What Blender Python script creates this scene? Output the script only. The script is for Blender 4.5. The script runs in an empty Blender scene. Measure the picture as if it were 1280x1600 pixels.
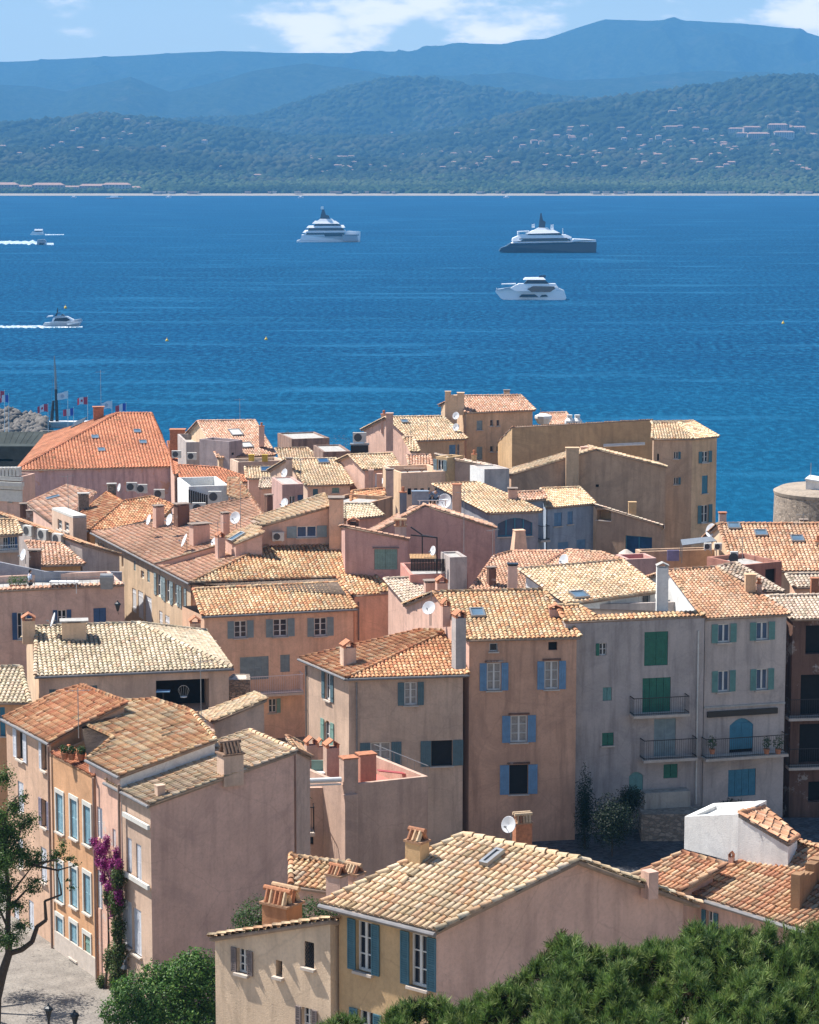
import bpy, math, random
import numpy as np
from mathutils import Vector, Matrix, noise as mnoise
from mathutils.geometry import delaunay_2d_cdt
SC = bpy.context.scene
COL = SC.collection
rad = math.radians
random.seed(7)
# ---------------------------------------------------------------- camera
CAMH = 70.0
FPX, CX, CY, VH = 4000.0, 640.0, 800.0, 235.0
PITCH = math.atan((CY - VH) / FPX)
cam_data = bpy.data.cameras.new('camera')
cam = bpy.data.objects.new('camera', cam_data)
COL.objects.link(cam)
cam.location = (0, 0, CAMH)
cam.rotation_euler = (math.pi / 2 - PITCH, 0, 0)
cam_data.sensor_fit = 'HORIZONTAL'
cam_data.sensor_width = 36.0
cam_data.lens = 36.0 * FPX / 1280.0
cam_data.clip_start = 0.5
cam_data.clip_end = 60000.0
SC.camera = cam
# ---------------------------------------------------------------- light
SUN_EL, SUN_AZ = 56.0, -23.0      # azimuth measured from -X, negative = beyond (+Y)
sdir = Vector((-math.cos(rad(SUN_EL)) * math.cos(rad(SUN_AZ)),
               -math.cos(rad(SUN_EL)) * math.sin(rad(SUN_AZ)), math.sin(rad(SUN_EL))))
sun_data = bpy.data.lights.new('sun', 'SUN')
sun_data.energy = 5.0
sun_data.angle = rad(0.53)
sun_data.color = (1.0, 0.95, 0.88)
sun = bpy.data.objects.new('sun', sun_data)
COL.objects.link(sun)
sun.rotation_euler = sdir.to_track_quat('Z', 'Y').to_euler()
world = bpy.data.worlds.new('World')
SC.world = world
world.use_nodes = True
wn, wl = world.node_tree.nodes, world.node_tree.links
wn.clear()
w_out = wn.new('ShaderNodeOutputWorld')
w_bg = wn.new('ShaderNodeBackground')
w_sky = wn.new('ShaderNodeTexSky')
w_sky.sky_type = 'NISHITA'
w_sky.sun_disc = False
w_sky.sun_elevation = rad(SUN_EL)
w_sky.sun_rotation = math.atan2(sdir.x, sdir.y)
w_sky.altitude = 50
w_sky.air_density = 1.0
w_sky.dust_density = 0.4
w_sky.ozone_density = 2.0
w_bg.inputs['Strength'].default_value = 0.078
# low over the horizon the air is pale; clouds lie by sky direction over the mountains
w_tc = wn.new('ShaderNodeTexCoord')
w_sep = wn.new('ShaderNodeSeparateXYZ')
wl.new(w_tc.outputs['Generated'], w_sep.inputs['Vector'])
def w_range(src, a, b, c, d, smooth=True):
    n = wn.new('ShaderNodeMapRange'); n.interpolation_type = 'SMOOTHSTEP' if smooth else 'LINEAR'
    for k, v in (('From Min', a), ('From Max', b), ('To Min', c), ('To Max', d)): n.inputs[k].default_value = v
    wl.new(src, n.inputs['Value']); return n.outputs['Result']
def w_math(op, a, b):
    n = wn.new('ShaderNodeMath'); n.operation = op
    for i, v in enumerate((a, b)):
        if isinstance(v, (int, float)): n.inputs[i].default_value = v
        else: wl.new(v, n.inputs[i])
    return n.outputs[0]
zz_ = w_sep.outputs['Z']; xx_ = w_sep.outputs['X']
band = w_math('MULTIPLY', w_range(zz_, .050, .085, .95, 0), w_range(zz_, -.012, .0, 0, 1))
w_hz = wn.new('ShaderNodeMixRGB'); w_hz.inputs['Color2'].default_value = (9.6, 10.5, 9.9, 1)
wl.new(band, w_hz.inputs['Fac']); wl.new(w_sky.outputs['Color'], w_hz.inputs['Color1'])
w_map = wn.new('ShaderNodeMapping')
w_map.inputs['Location'].default_value = (0.35, 0.0, 0.12)
w_map.inputs['Scale'].default_value = (16.0, 16.0, 44.0)
w_n = wn.new('ShaderNodeTexNoise')
w_n.inputs['Scale'].default_value = 1.5; w_n.inputs['Detail'].default_value = 10.0; w_n.inputs['Roughness'].default_value = 0.58
wl.new(w_tc.outputs['Generated'], w_map.inputs['Vector']); wl.new(w_map.outputs['Vector'], w_n.inputs['Vector'])
m1 = w_math('MULTIPLY', w_range(xx_, -.080, -.030, 0, 1), w_range(xx_, .030, .075, 1, 0))
m2 = w_range(xx_, .125, .150, 0, 1)
mk = w_math('MULTIPLY', w_math('MAXIMUM', m1, m2), w_range(zz_, .030, .044, 0, 1))
w_r = w_range(w_math('ADD', w_n.outputs['Fac'], w_math('MULTIPLY', mk, .17)), .56, .75, 0, .95)
w_r = w_math('MULTIPLY', w_r, w_range(zz_, .058, .085, 1, 0))
w_mix = wn.new('ShaderNodeMixRGB')
w_mix.inputs['Color2'].default_value = (23, 19.5, 16.5, 1)
wl.new(w_r, w_mix.inputs['Fac'])
wl.new(w_hz.outputs['Color'], w_mix.inputs['Color1'])
wl.new(w_mix.outputs['Color'], w_bg.inputs['Color'])
wl.new(w_bg.outputs['Background'], w_out.inputs['Surface'])
SC.view_settings.view_transform = 'Standard'
SC.view_settings.look = 'None'
SC.view_settings.gamma = 1.0
SC.view_settings.exposure = 0.88
SC.cycles.max_bounces = 6
SC.cycles.diffuse_bounces = 3
SC.cycles.glossy_bounces = 3
SC.cycles.transmission_bounces = 3
SC.cycles.volume_bounces = 2
SC.cycles.transparent_max_bounces = 6

# ---------------------------------------------------------------- projection helpers (where a sight line meets a real plane)
cp_, sp_ = math.cos(PITCH), math.sin(PITCH)
def ray(u, v):
    x, y = (u - CX) / FPX, (CY - v) / FPX
    return Vector((x, y * sp_ + cp_, y * cp_ - sp_))
CAMP = Vector((0, 0, CAMH))
def Pz(u, v, z):
    d = ray(u, v)
    return CAMP + d * ((z - CAMH) / d.z)
def Pd(u, v, D):
    d = ray(u, v)
    return CAMP + d * (D / d.y)
def zat(v, D):
    return Pd(CX, v, D).z
def Pp(u, v, p0, n):
    d = ray(u, v)
    return CAMP + d * ((p0 - CAMP).dot(n) / d.dot(n))
def prj(p):
    q = Vector(p) - CAMP
    f = q.y * cp_ - q.z * sp_
    return (CX + FPX * q.x / f, CY - FPX * (q.y * sp_ + q.z * cp_) / f)

# ---------------------------------------------------------------- material helpers
def srgb(r, g, b):
    f = lambda c: (c / 12.92 if c <= 0.04045 else ((c + 0.055) / 1.055) ** 2.4)
    return (f(r / 255.), f(g / 255.), f(b / 255.), 1)
def lin(c):
    return (c[0], c[1], c[2], 1)
MATS = {}
def newmat(name):
    m = bpy.data.materials.new(name)
    m.use_nodes = True
    nt = m.node_tree
    b = nt.nodes['Principled BSDF']
    return m, nt, b
def nd(nt, typ, **kw):
    n = nt.nodes.new(typ)
    for k, v in kw.items():
        if k in n.inputs:
            n.inputs[k].default_value = v
        else:
            setattr(n, k, v)
    return n
def coords(nt, scale=(1, 1, 1)):
    tc = nd(nt, 'ShaderNodeTexCoord')
    mp = nd(nt, 'ShaderNodeMapping')
    mp.inputs['Scale'].default_value = scale
    nt.links.new(tc.outputs['Object'], mp.inputs['Vector'])
    return mp.outputs['Vector']
def mixc(nt, fac, a, b, blend='MIX'):
    m = nt.nodes.new('ShaderNodeMixRGB')
    m.blend_type = blend
    for s, val in (('Fac', fac), ('Color1', a), ('Color2', b)):
        if hasattr(val, 'is_linked') or hasattr(val, 'links'):
            nt.links.new(val, m.inputs[s])
        else:
            m.inputs[s].default_value = val
    return m.outputs['Color']
def ramp(nt, src, a, b, ca=(0, 0, 0, 1), cb=(1, 1, 1, 1)):
    r = nt.nodes.new('ShaderNodeValToRGB')
    r.color_ramp.elements[0].position = a
    r.color_ramp.elements[0].color = ca
    r.color_ramp.elements[1].position = b
    r.color_ramp.elements[1].color = cb
    nt.links.new(src, r.inputs['Fac'])
    return r.outputs['Color']
def bump(nt, b, h, strength=0.3, dist=0.02):
    bp = nt.nodes.new('ShaderNodeBump')
    bp.inputs['Strength'].default_value = strength
    bp.inputs['Distance'].default_value = dist
    nt.links.new(h, bp.inputs['Height'])
    nt.links.new(bp.outputs['Normal'], b.inputs['Normal'])

def stucco(name, col, stain=0.35, patch=None, bumpk=0.5):
    """lime render: blotchy tone, rain streaks, fine grain; patch = second colour showing where the coat wore off"""
    if name in MATS: return MATS[name]
    m, nt, b = newmat(name)
    L = nt.links
    c = lin(col)
    dk = (col[0] * .50, col[1] * .50, col[2] * .52, 1)
    lt = (min(1, col[0] * 1.30), min(1, col[1] * 1.30), min(1, col[2] * 1.30), 1)
    stain = min(1, stain * 1.35)
    v = coords(nt)
    n1 = nd(nt, 'ShaderNodeTexNoise', Scale=0.55, Detail=6.0, Roughness=0.65); L.new(v, n1.inputs['Vector'])
    n2 = nd(nt, 'ShaderNodeTexNoise', Scale=1.0, Detail=5.0, Roughness=0.6); L.new(coords(nt, (2.2, 2.2, 0.22)), n2.inputs['Vector'])
    n3 = nd(nt, 'ShaderNodeTexNoise', Scale=9.0, Detail=4.0, Roughness=0.7); L.new(v, n3.inputs['Vector'])
    n6 = nd(nt, 'ShaderNodeTexNoise', Scale=.22, Detail=7.0, Roughness=0.75); n6.inputs['Distortion'].default_value = 1.2; L.new(v, n6.inputs['Vector'])
    a = mixc(nt, ramp(nt, n1.outputs['Fac'], .35, .7), c, lt)
    a = mixc(nt, ramp(nt, n6.outputs['Fac'], .50, .60, (0, 0, 0, 1), (.45, .45, .45, 1)), a, (col[0] * .74, col[1] * .76, col[2] * .80, 1))
    ck = nd(nt, 'ShaderNodeTexVoronoi', Scale=.35); ck.feature = 'DISTANCE_TO_EDGE'
    cn = nd(nt, 'ShaderNodeTexNoise', Scale=2.5, Detail=5.0); L.new(v, cn.inputs['Vector'])
    cm_ = nt.nodes.new('ShaderNodeMixRGB'); cm_.inputs['Fac'].default_value = .22; L.new(v, cm_.inputs['Color1']); L.new(cn.outputs['Color'], cm_.inputs['Color2']); L.new(cm_.outputs['Color'], ck.inputs['Vector'])
    a = mixc(nt, ramp(nt, ck.outputs['Distance'], .0, .010, (.22, .22, .22, 1), (0, 0, 0, 1)), a, dk)
    a = mixc(nt, ramp(nt, n2.outputs['Fac'], .47, .72, (0, 0, 0, 1), (stain, stain, stain, 1)), a, dk)
    a = mixc(nt, ramp(nt, n3.outputs['Fac'], .45, .8, (0, 0, 0, 1), (.3, .3, .3, 1)), a, dk)
    if patch:
        n4 = nd(nt, 'ShaderNodeTexNoise', Scale=0.8, Detail=7.0, Roughness=0.7); L.new(v, n4.inputs['Vector'])
        a = mixc(nt, ramp(nt, n4.outputs['Fac'], .56, .62), a, lin(patch))
    L.new(a, b.inputs['Base Color'])
    b.inputs['Roughness'].default_value = 0.95
    b.inputs['Specular IOR Level'].default_value = 0.15
    n5 = nd(nt, 'ShaderNodeTexNoise', Scale=22.0, Detail=5.0, Roughness=0.7); L.new(v, n5.inputs['Vector'])
    bump(nt, b, n5.outputs['Fac'], bumpk, 0.03)
    MATS[name] = m
    return m
def paint(name, col, rough=0.55, var=0.25, metal=0.0, scale=3.0):
    if name in MATS: return MATS[name]
    m, nt, b = newmat(name)
    v = coords(nt)
    n = nd(nt, 'ShaderNodeTexNoise', Scale=scale, Detail=5.0, Roughness=0.65); nt.links.new(v, n.inputs['Vector'])
    dk = tuple(x * (1 - var) for x in col[:3]) + (1,)
    lt = tuple(min(1, x * (1 + var * .6)) for x in col[:3]) + (1,)
    nt.links.new(mixc(nt, ramp(nt, n.outputs['Fac'], .3, .7), dk, lt), b.inputs['Base Color'])
    b.inputs['Roughness'].default_value = rough
    b.inputs['Metallic'].default_value = metal
    MATS[name] = m
    return m
def glassm(name, col=(0.012, 0.02, 0.035), rough=0.08):
    if name in MATS: return MATS[name]
    m, nt, b = newmat(name)
    v = coords(nt)
    n = nd(nt, 'ShaderNodeTexNoise', Scale=1.3, Detail=2.0); nt.links.new(v, n.inputs['Vector'])
    nt.links.new(mixc(nt, n.outputs['Fac'], lin(tuple(x * .4 for x in col)), lin(tuple(x * 1.7 for x in col))), b.inputs['Base Color'])
    b.inputs['Roughness'].default_value = rough
    b.inputs['Specular IOR Level'].default_value = 0.5
    MATS[name] = m
    return m
def tintmat(name, rough=0.9, var=0.35, scale=14.0, spec=0.15, bumpk=0.35):
    """colour from the per-piece tint attribute, broken up with fine noise"""
    if name in MATS: return MATS[name]
    m, nt, b = newmat(name)
    L = nt.links
    at = nd(nt, 'ShaderNodeAttribute'); at.attribute_name = 'tint'
    v = coords(nt)
    n = nd(nt, 'ShaderNodeTexNoise', Scale=scale, Detail=5.0, Roughness=0.7); L.new(v, n.inputs['Vector'])
    f = ramp(nt, n.outputs['Fac'], .32, .72, (1 - var, 1 - var, 1 - var, 1), (1 + var * .4,) * 3 + (1,))
    L.new(mixc(nt, 1.0, at.outputs['Color'], f, 'MULTIPLY'), b.inputs['Base Color'])
    b.inputs['Roughness'].default_value = rough
    b.inputs['Specular IOR Level'].default_value = spec
    if bumpk: bump(nt, b, n.outputs['Fac'], bumpk, 0.02)
    MATS[name] = m
    return m
def stonem(name, col, scale=3.0, mortar=(0.25, 0.22, 0.18)):
    if name in MATS: return MATS[name]
    m, nt, b = newmat(name)
    L = nt.links
    v = coords(nt, (1, 1, 1.5))
    vo = nd(nt, 'ShaderNodeTexVoronoi', Scale=scale); L.new(v, vo.inputs['Vector'])
    v2 = nd(nt, 'ShaderNodeTexVoronoi', Scale=scale); v2.feature = 'DISTANCE_TO_EDGE'; L.new(v, v2.inputs['Vector'])
    cc = mixc(nt, 0.55, vo.outputs['Color'], lin(col), 'MIX')
    bw = nd(nt, 'ShaderNodeRGBToBW'); L.new(vo.outputs['Color'], bw.inputs['Color'])
    cc = mixc(nt, bw.outputs['Val'], lin(tuple(x * .5 for x in col)), lin(tuple(x * 1.5 for x in col)))
    e = ramp(nt, v2.outputs['Distance'], 0.02, 0.09)
    L.new(mixc(nt, e, lin(mortar), cc), b.inputs['Base Color'])
    b.inputs['Roughness'].default_value = 0.95
    bump(nt, b, e, 0.8, 0.08)
    MATS[name] = m
    return m

# ---------------------------------------------------------------- mesh helpers
class MB:
    def __init__(s):
        s.v, s.f, s.m, s.c = [], [], [], []
    def face(s, pts, mi=0, col=None):
        k = len(s.v)
        s.v.extend([tuple(p) for p in pts])
        s.f.append(tuple(range(k, k + len(pts))))
        s.m.append(mi); s.c.append(col)
    def mesh(s, verts, faces, mi=0, col=None):
        k = len(s.v)
        s.v.extend([tuple(p) for p in verts])
        for f in faces:
            s.f.append(tuple(i + k for i in f)); s.m.append(mi); s.c.append(col)
    def box(s, c, ax, ay, az, mi=0, col=None, top=1.0):
        """centre, three half-extent vectors; top = taper"""
        c, ax, ay, az = Vector(c), Vector(ax), Vector(ay), Vector(az)
        P = [c + sx * ax + sy * ay - az for sx, sy in ((-1, -1), (1, -1), (1, 1), (-1, 1))]
        Q = [c + sx * ax * top + sy * ay * top + az for sx, sy in ((-1, -1), (1, -1), (1, 1), (-1, 1))]
        s.mesh(P + Q, [(3, 2, 1, 0), (4, 5, 6, 7), (0, 1, 5, 4), (1, 2, 6, 5), (2, 3, 7, 6), (3, 0, 4, 7)], mi, col)
    def bar(s, a, b, r, mi=0, n=6, r2=None, col=None, cap=True):
        a, b = Vector(a), Vector(b)
        d = (b - a)
        if d.length < 1e-6: return
        d.normalize()
        x = d.orthogonal().normalized(); y = d.cross(x)
        r2 = r if r2 is None else r2
        V = []
        for p, rr in ((a, r), (b, r2)):
            for i in range(n):
                t = 2 * math.pi * i / n
                V.append(p + x * (rr * math.cos(t)) + y * (rr * math.sin(t)))
        F = [(i, (i + 1) % n, n + (i + 1) % n, n + i) for i in range(n)]
        if cap: F += [tuple(range(n))[::-1], tuple(range(n, 2 * n))]
        s.mesh(V, F, mi, col)
    def tube(s, pts, rs, mi=0, n=6, col=None):
        for i in range(len(pts) - 1):
            s.bar(pts[i], pts[i + 1], rs[i], mi, n, rs[i + 1], col)
    def prism(s, poly, h, mi=0, col=None):
        """poly (3d, ccw from above) extruded by vector h"""
        h = Vector(h); n = len(poly)
        V = [Vector(p) for p in poly] + [Vector(p) + h for p in poly]
        F = [tuple(range(n))[::-1], tuple(range(n, 2 * n))] + [(i, (i + 1) % n, n + (i + 1) % n, n + i) for i in range(n)]
        s.mesh(V, F, mi, col)
    def lathe(s, c, prof, n=10, mi=0, axis=Vector((0, 0, 1)), col=None):
        axis = Vector(axis).normalized(); x = axis.orthogonal().normalized(); y = axis.cross(x); c = Vector(c)
        V = []
        for r, h in prof:
            for i in range(n):
                t = 2 * math.pi * i / n
                V.append(c + axis * h + x * (r * math.cos(t)) + y * (r * math.sin(t)))
        F = []
        for k in range(len(prof) - 1):
            for i in range(n):
                F.append((k * n + i, k * n + (i + 1) % n, (k + 1) * n + (i + 1) % n, (k + 1) * n + i))
        F += [tuple(range(n))[::-1], tuple(range((len(prof) - 1) * n, len(prof) * n))]
        s.mesh(V, F, mi, col)
    def build(s, name, mats, parent=None, smooth=False, origin=None):
        if not isinstance(mats, (list, tuple)): mats = [mats]
        o_ = Vector((0, 0, 0))
        if origin is not None: o_ = Vector(origin)
        elif parent is not None: o_ = world_loc(parent)
        me = bpy.data.meshes.new(name)
        vs = [(p[0] - o_.x, p[1] - o_.y, p[2] - o_.z) for p in s.v]
        me.from_pydata(vs, [], s.f)
        for m in mats: me.materials.append(m)
        if len(mats) > 1: me.polygons.foreach_set('material_index', s.m)
        if any(c is not None for c in s.c):
            at = me.color_attributes.new('tint', 'FLOAT_COLOR', 'CORNER')
            arr = []
            for f, c in zip(s.f, s.c):
                c = c or (0.5, 0.5, 0.5)
                arr.extend([c[0], c[1], c[2], 1.0] * len(f))
            at.data.foreach_set('color', arr)
        if smooth: me.polygons.foreach_set('use_smooth', [True] * len(me.polygons))
        me.update()
        ob = bpy.data.objects.new(name, me)
        COL.objects.link(ob)
        if parent is not None:
            ob.parent = parent
        else:
            ob.location = o_
        return ob
def world_loc(o):
    p = Vector((0, 0, 0))
    while o is not None:
        p += Vector(o.location); o = o.parent
    return p
def thing(name, label, cat, loc, group=None):
    o = bpy.data.objects.new(name, None)
    COL.objects.link(o)
    o.location = loc
    o.empty_display_size = 0.2
    o['label'] = label; o['category'] = cat
    if group: o['group'] = group
    return o
def tag(o, label=None, cat=None, group=None, kind=None):
    if label: o['label'] = label
    if cat: o['category'] = cat
    if group: o['group'] = group
    if kind: o['kind'] = kind
    return o
def numpy_mesh(name, V, F4, mats, tint=None, parent=None, smooth=False, origin=None, mi=None):
    """V (n,3) array, F4 (m,k) int array with k corners each; tint (m,3)"""
    o_ = np.zeros(3)
    if parent is not None: o_ = np.array(world_loc(parent))
    elif origin is not None: o_ = np.array(origin)
    V = np.asarray(V, float) - o_
    me = bpy.data.meshes.new(name)
    m, k = F4.shape
    me.vertices.add(len(V)); me.vertices.foreach_set('co', V.astype(np.float32).ravel())
    me.loops.add(m * k); me.loops.foreach_set('vertex_index', F4.astype(np.int32).ravel())
    me.polygons.add(m)
    me.polygons.foreach_set('loop_start', np.arange(0, m * k, k, dtype=np.int32))
    me.polygons.foreach_set('loop_total', np.full(m, k, dtype=np.int32))
    if not isinstance(mats, (list, tuple)): mats = [mats]
    for mm in mats: me.materials.append(mm)
    if mi is not None: me.polygons.foreach_set('material_index', np.asarray(mi, np.int32))
    if tint is not None:
        at = me.color_attributes.new('tint', 'FLOAT_COLOR', 'CORNER')
        c = np.ones((m, k, 4), np.float32); c[:, :, :3] = np.asarray(tint)[:, None, :]
        at.data.foreach_set('color', c.ravel())
    if smooth: me.polygons.foreach_set('use_smooth', np.ones(m, bool))
    me.update(calc_edges=True)
    ob = bpy.data.objects.new(name, me); COL.objects.link(ob)
    if parent is not None: ob.parent = parent
    else: ob.location = o_
    return ob
# ---------------------------------------------------------------- colours
S_ = lambda r, g, b: srgb(r, g, b)[:3]
PAL = {   # canal tile palettes: (colour, weight), real clay tones
 'orange': [((.56, .28, .15), 4), ((.62, .36, .20), 3), ((.48, .19, .10), 2), ((.66, .44, .26), 2), ((.36, .17, .10), 1), ((.68, .54, .36), 1)],
 'mixed':  [((.58, .31, .16), 4), ((.66, .47, .27), 4), ((.70, .57, .38), 3), ((.50, .22, .12), 2), ((.42, .24, .14), 1), ((.45, .40, .30), 1)],
 'tan':    [((.66, .50, .33), 4), ((.70, .57, .40), 4), ((.58, .36, .22), 2), ((.50, .40, .28), 2), ((.72, .64, .50), 2)],
 'straw':  [((.66, .57, .42), 5), ((.69, .62, .49), 4), ((.58, .48, .34), 3), ((.58, .40, .27), 1), ((.44, .38, .27), 2)],
 'pale':   [((.74, .60, .41), 5), ((.72, .54, .35), 4), ((.68, .44, .27), 2), ((.75, .66, .50), 2), ((.62, .36, .20), 1)],
 'red':    [((.60, .26, .15), 6), ((.64, .31, .19), 4), ((.55, .23, .13), 2)],
 'salmon': [((.64, .38, .26), 5), ((.68, .45, .32), 4), ((.58, .32, .21), 2), ((.69, .53, .40), 2)],
 'pink':   [((.68, .42, .30), 4), ((.70, .50, .39), 4), ((.62, .34, .22), 3), ((.72, .58, .46), 2), ((.50, .28, .19), 1)],
 'coral':  [((.60, .33, .20), 4), ((.64, .42, .28), 4), ((.66, .52, .38), 2), ((.50, .25, .15), 2), ((.42, .28, .19), 1)],
 'old':    [((.58, .30, .17), 4), ((.60, .42, .27), 3), ((.66, .52, .34), 2), ((.44, .20, .12), 3), ((.32, .22, .15), 1)],
 'greyt':  [((.62, .52, .42), 4), ((.66, .58, .48), 3), ((.52, .42, .34), 2), ((.58, .40, .29), 1)],
}
M_TILE = tintmat('clay_tile')
M_SLAB = paint('eave_mortar', (.34, .25, .19), .95, .3)
M_CHAN = tintmat('clay_channel')
M_WHITE = paint('white_paint', (.74, .74, .72), .5, .12)
M_OFFW = paint('off_white_paint', (.62, .60, .55), .6, .15)
M_FRAME = paint('window_frame_white', (.68, .67, .64), .5, .1)
M_GLASS = glassm('window_glass')
M_GLASSB = glassm('window_glass_bluish', (.03, .08, .16))
M_CURT = paint('curtain_glass', (.32, .30, .28), .35, .3, scale=5)
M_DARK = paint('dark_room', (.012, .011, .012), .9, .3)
M_METAL = paint('zinc', (.30, .31, .32), .45, .2, .6)
M_GUT = paint('gutter_zinc', (.23, .22, .22), .5, .25, .5)
M_IRON = paint('wrought_iron', (.018, .018, .022), .5, .2)
M_PIPE = paint('drain_pipe', (.33, .22, .17), .6, .2)
M_TERRA = paint('terracotta', (.45, .18, .09), .85, .35, scale=6)
M_SKYL = glassm('skylight_glass', (.10, .16, .22), .12)
M_CONC = paint('concrete', (.42, .40, .37), .9, .25)
M_SILL = paint('stone_sill', (.55, .47, .40), .9, .2)
M_CAPS = paint('cap_stone', (.27, .21, .17), .9, .3)
M_BLACK = paint('black_plastic', (.015, .015, .017), .4, .2)
M_WOOD = paint('weathered_wood', (.23, .14, .09), .8, .4, scale=6)
SHUT = {
 'blue':  paint('shutter_sky_blue', (.13, .26, .42), .55, .2),
 'navy':  paint('shutter_deep_blue', (.025, .085, .20), .5, .2),
 'teal':  paint('shutter_teal_blue', (.055, .16, .21), .55, .2),
 'grey':  paint('shutter_grey_blue', (.24, .31, .33), .6, .2),
 'slate': paint('shutter_slate', (.085, .15, .175), .55, .2),
 'green': paint('shutter_green', (.012, .14, .09), .55, .25),
 'sage':  paint('shutter_sage', (.20, .34, .29), .6, .2),
 'pgreen':paint('shutter_grey_green', (.13, .28, .26), .6, .2),
 'aqua':  paint('shutter_aqua', (.26, .43, .50), .6, .25),
 'mauve': paint('shutter_mauve_grey', (.28, .25, .31), .6, .2),
 'white': paint('shutter_white', (.66, .67, .70), .55, .12),
 'cyan':  paint('shutter_bright_blue', (.045, .21, .31), .55, .2),
 'brown': paint('shutter_brown_slats', (.20, .16, .15), .7, .2),
}

# ---------------------------------------------------------------- tiles
def poly_normal(P):
    n = Vector((0, 0, 0))
    for i in range(len(P)):
        a, b = P[i], P[(i + 1) % len(P)]
        n += Vector(((a.y - b.y) * (a.z + b.z), (a.z - b.z) * (a.x + b.x), (a.x - b.x) * (a.y + b.y)))
    n.normalize()
    return n if n.z > 0 else -n
def inside2(px, py, poly):
    c = np.zeros(len(px), bool); n = len(poly)
    for i in range(n):
        x1, y1 = poly[i]; x2, y2 = poly[(i + 1) % n]
        if y1 == y2: continue
        k = ((y1 > py) != (y2 > py)) & (px < (x2 - x1) * (py - y1) / (y2 - y1) + x1)
        c ^= k
    return c
class TileBuf:
    def __init__(s): s.V, s.F, s.T, s.M, s.n = [], [], [], [], 0
    def add(s, V, F, T, m=0):
        s.V.append(V); s.F.append(F + s.n); s.T.append(T); s.M.append(np.full(len(F), m)); s.n += len(V)
def tile_strip(buf, base, up, ac, nn, W, L, tint, rng, rise=0.06, seg=4, rr=0.5):
    """base (n,3) lower centre points; up/ac/nn directions (3,) ; W radius*2, L length"""
    n = len(base)
    if n == 0: return
    ang = np.linspace(0, math.pi, seg + 1)
    sz = 1 + rng.uniform(-.06, .06, n)
    slip = (rng.random((n, 1)) < .025) * rng.uniform(-.14, .05, (n, 1))
    base = base + up * slip + nn * (np.abs(slip) * .15)
    base = base + ac * rng.uniform(-.010, .010, (n, 1)) + up * rng.uniform(-.018, .018, (n, 1))
    skew = rng.uniform(-.025, .025, (n, 1)) + slip * 1.2
    rings = []
    for (t, r, lift) in ((0, rr * 1.06, rise), (L, rr * .88, 0.005)):
        cx = -np.cos(ang) * W * r; cz = np.sin(ang) * W * r * .82 + lift
        P = base[:, None, :] + up * t + (ac * skew)[:, None, :] * t + cx[None, :, None] * sz[:, None, None] * ac + cz[None, :, None] * sz[:, None, None] * nn
        rings.append(P)
    V = np.concatenate(rings, axis=1).reshape(-1, 3)
    k = 2 * (seg + 1)
    q = []
    for i in range(seg):
        q.append((i, i + 1, seg + 1 + i + 1, seg + 1 + i))
    # close the lower mouth
    q.append((0, 1, seg - 1, seg) if seg >= 3 else (0, 1, 2, 2))
    if seg == 4: q.append((1, 2, 3, 3))
    q = [x[::-1] for x in q]
    q = np.array(q)
    q = np.where(q < 0, 0, q)
    F = (np.arange(n)[:, None, None] * k + q[None]).reshape(-1, 4)
    T = np.repeat(tint, len(q), axis=0)
    buf.add(V, F, T)
def pick(pal, n, rng, P=None, patch=0.5):
    cols = np.array([c for c, w in pal]); w = np.array([w for c, w in pal], float); w /= w.sum()
    idx = rng.choice(len(cols), n, p=w)
    c = cols[idx]
    if P is not None and n:
        # weathering drifts in patches of similar tiles
        f = np.array([mnoise.noise(Vector((p[0] * .55, p[1] * .55, p[2] * .55))) for p in P])
        lo = cols[0]; hi = cols[min(2, len(cols) - 1)]
        t = np.clip(f * patch * 2.2, -1, 1)[:, None]
        c = np.where(t > 0, c * (1 - t * .6) + hi * t * .6, c * (1 + t * .6) - lo * t * .6)
    c = (c * .76 + c.mean(0) * .24) * (.97, .93, .90) if n else c
    if P is not None and n:
        w_ = np.array([mnoise.fractal(Vector((p[0] * .22 + 7, p[1] * .22, p[2] * .3)), .8, 2.0, 4) for p in P])
        c = c * np.clip(1.0 - .24 * np.clip(w_ * 1.6 + .05, 0, 1), .62, 1)[:, None]
        c = c * (1 + .10 * np.clip(-w_ * 1.5, 0, 1))[:, None]
    if n: lich = rng.random(n) < .035; c[lich] = c[lich] * .5 + np.array((.13, .12, .07)) * .5
    c = c * rng.uniform(.84, 1.12, (n, 1)) * rng.uniform(.97, 1.03, (n, 3))
    return c
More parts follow.
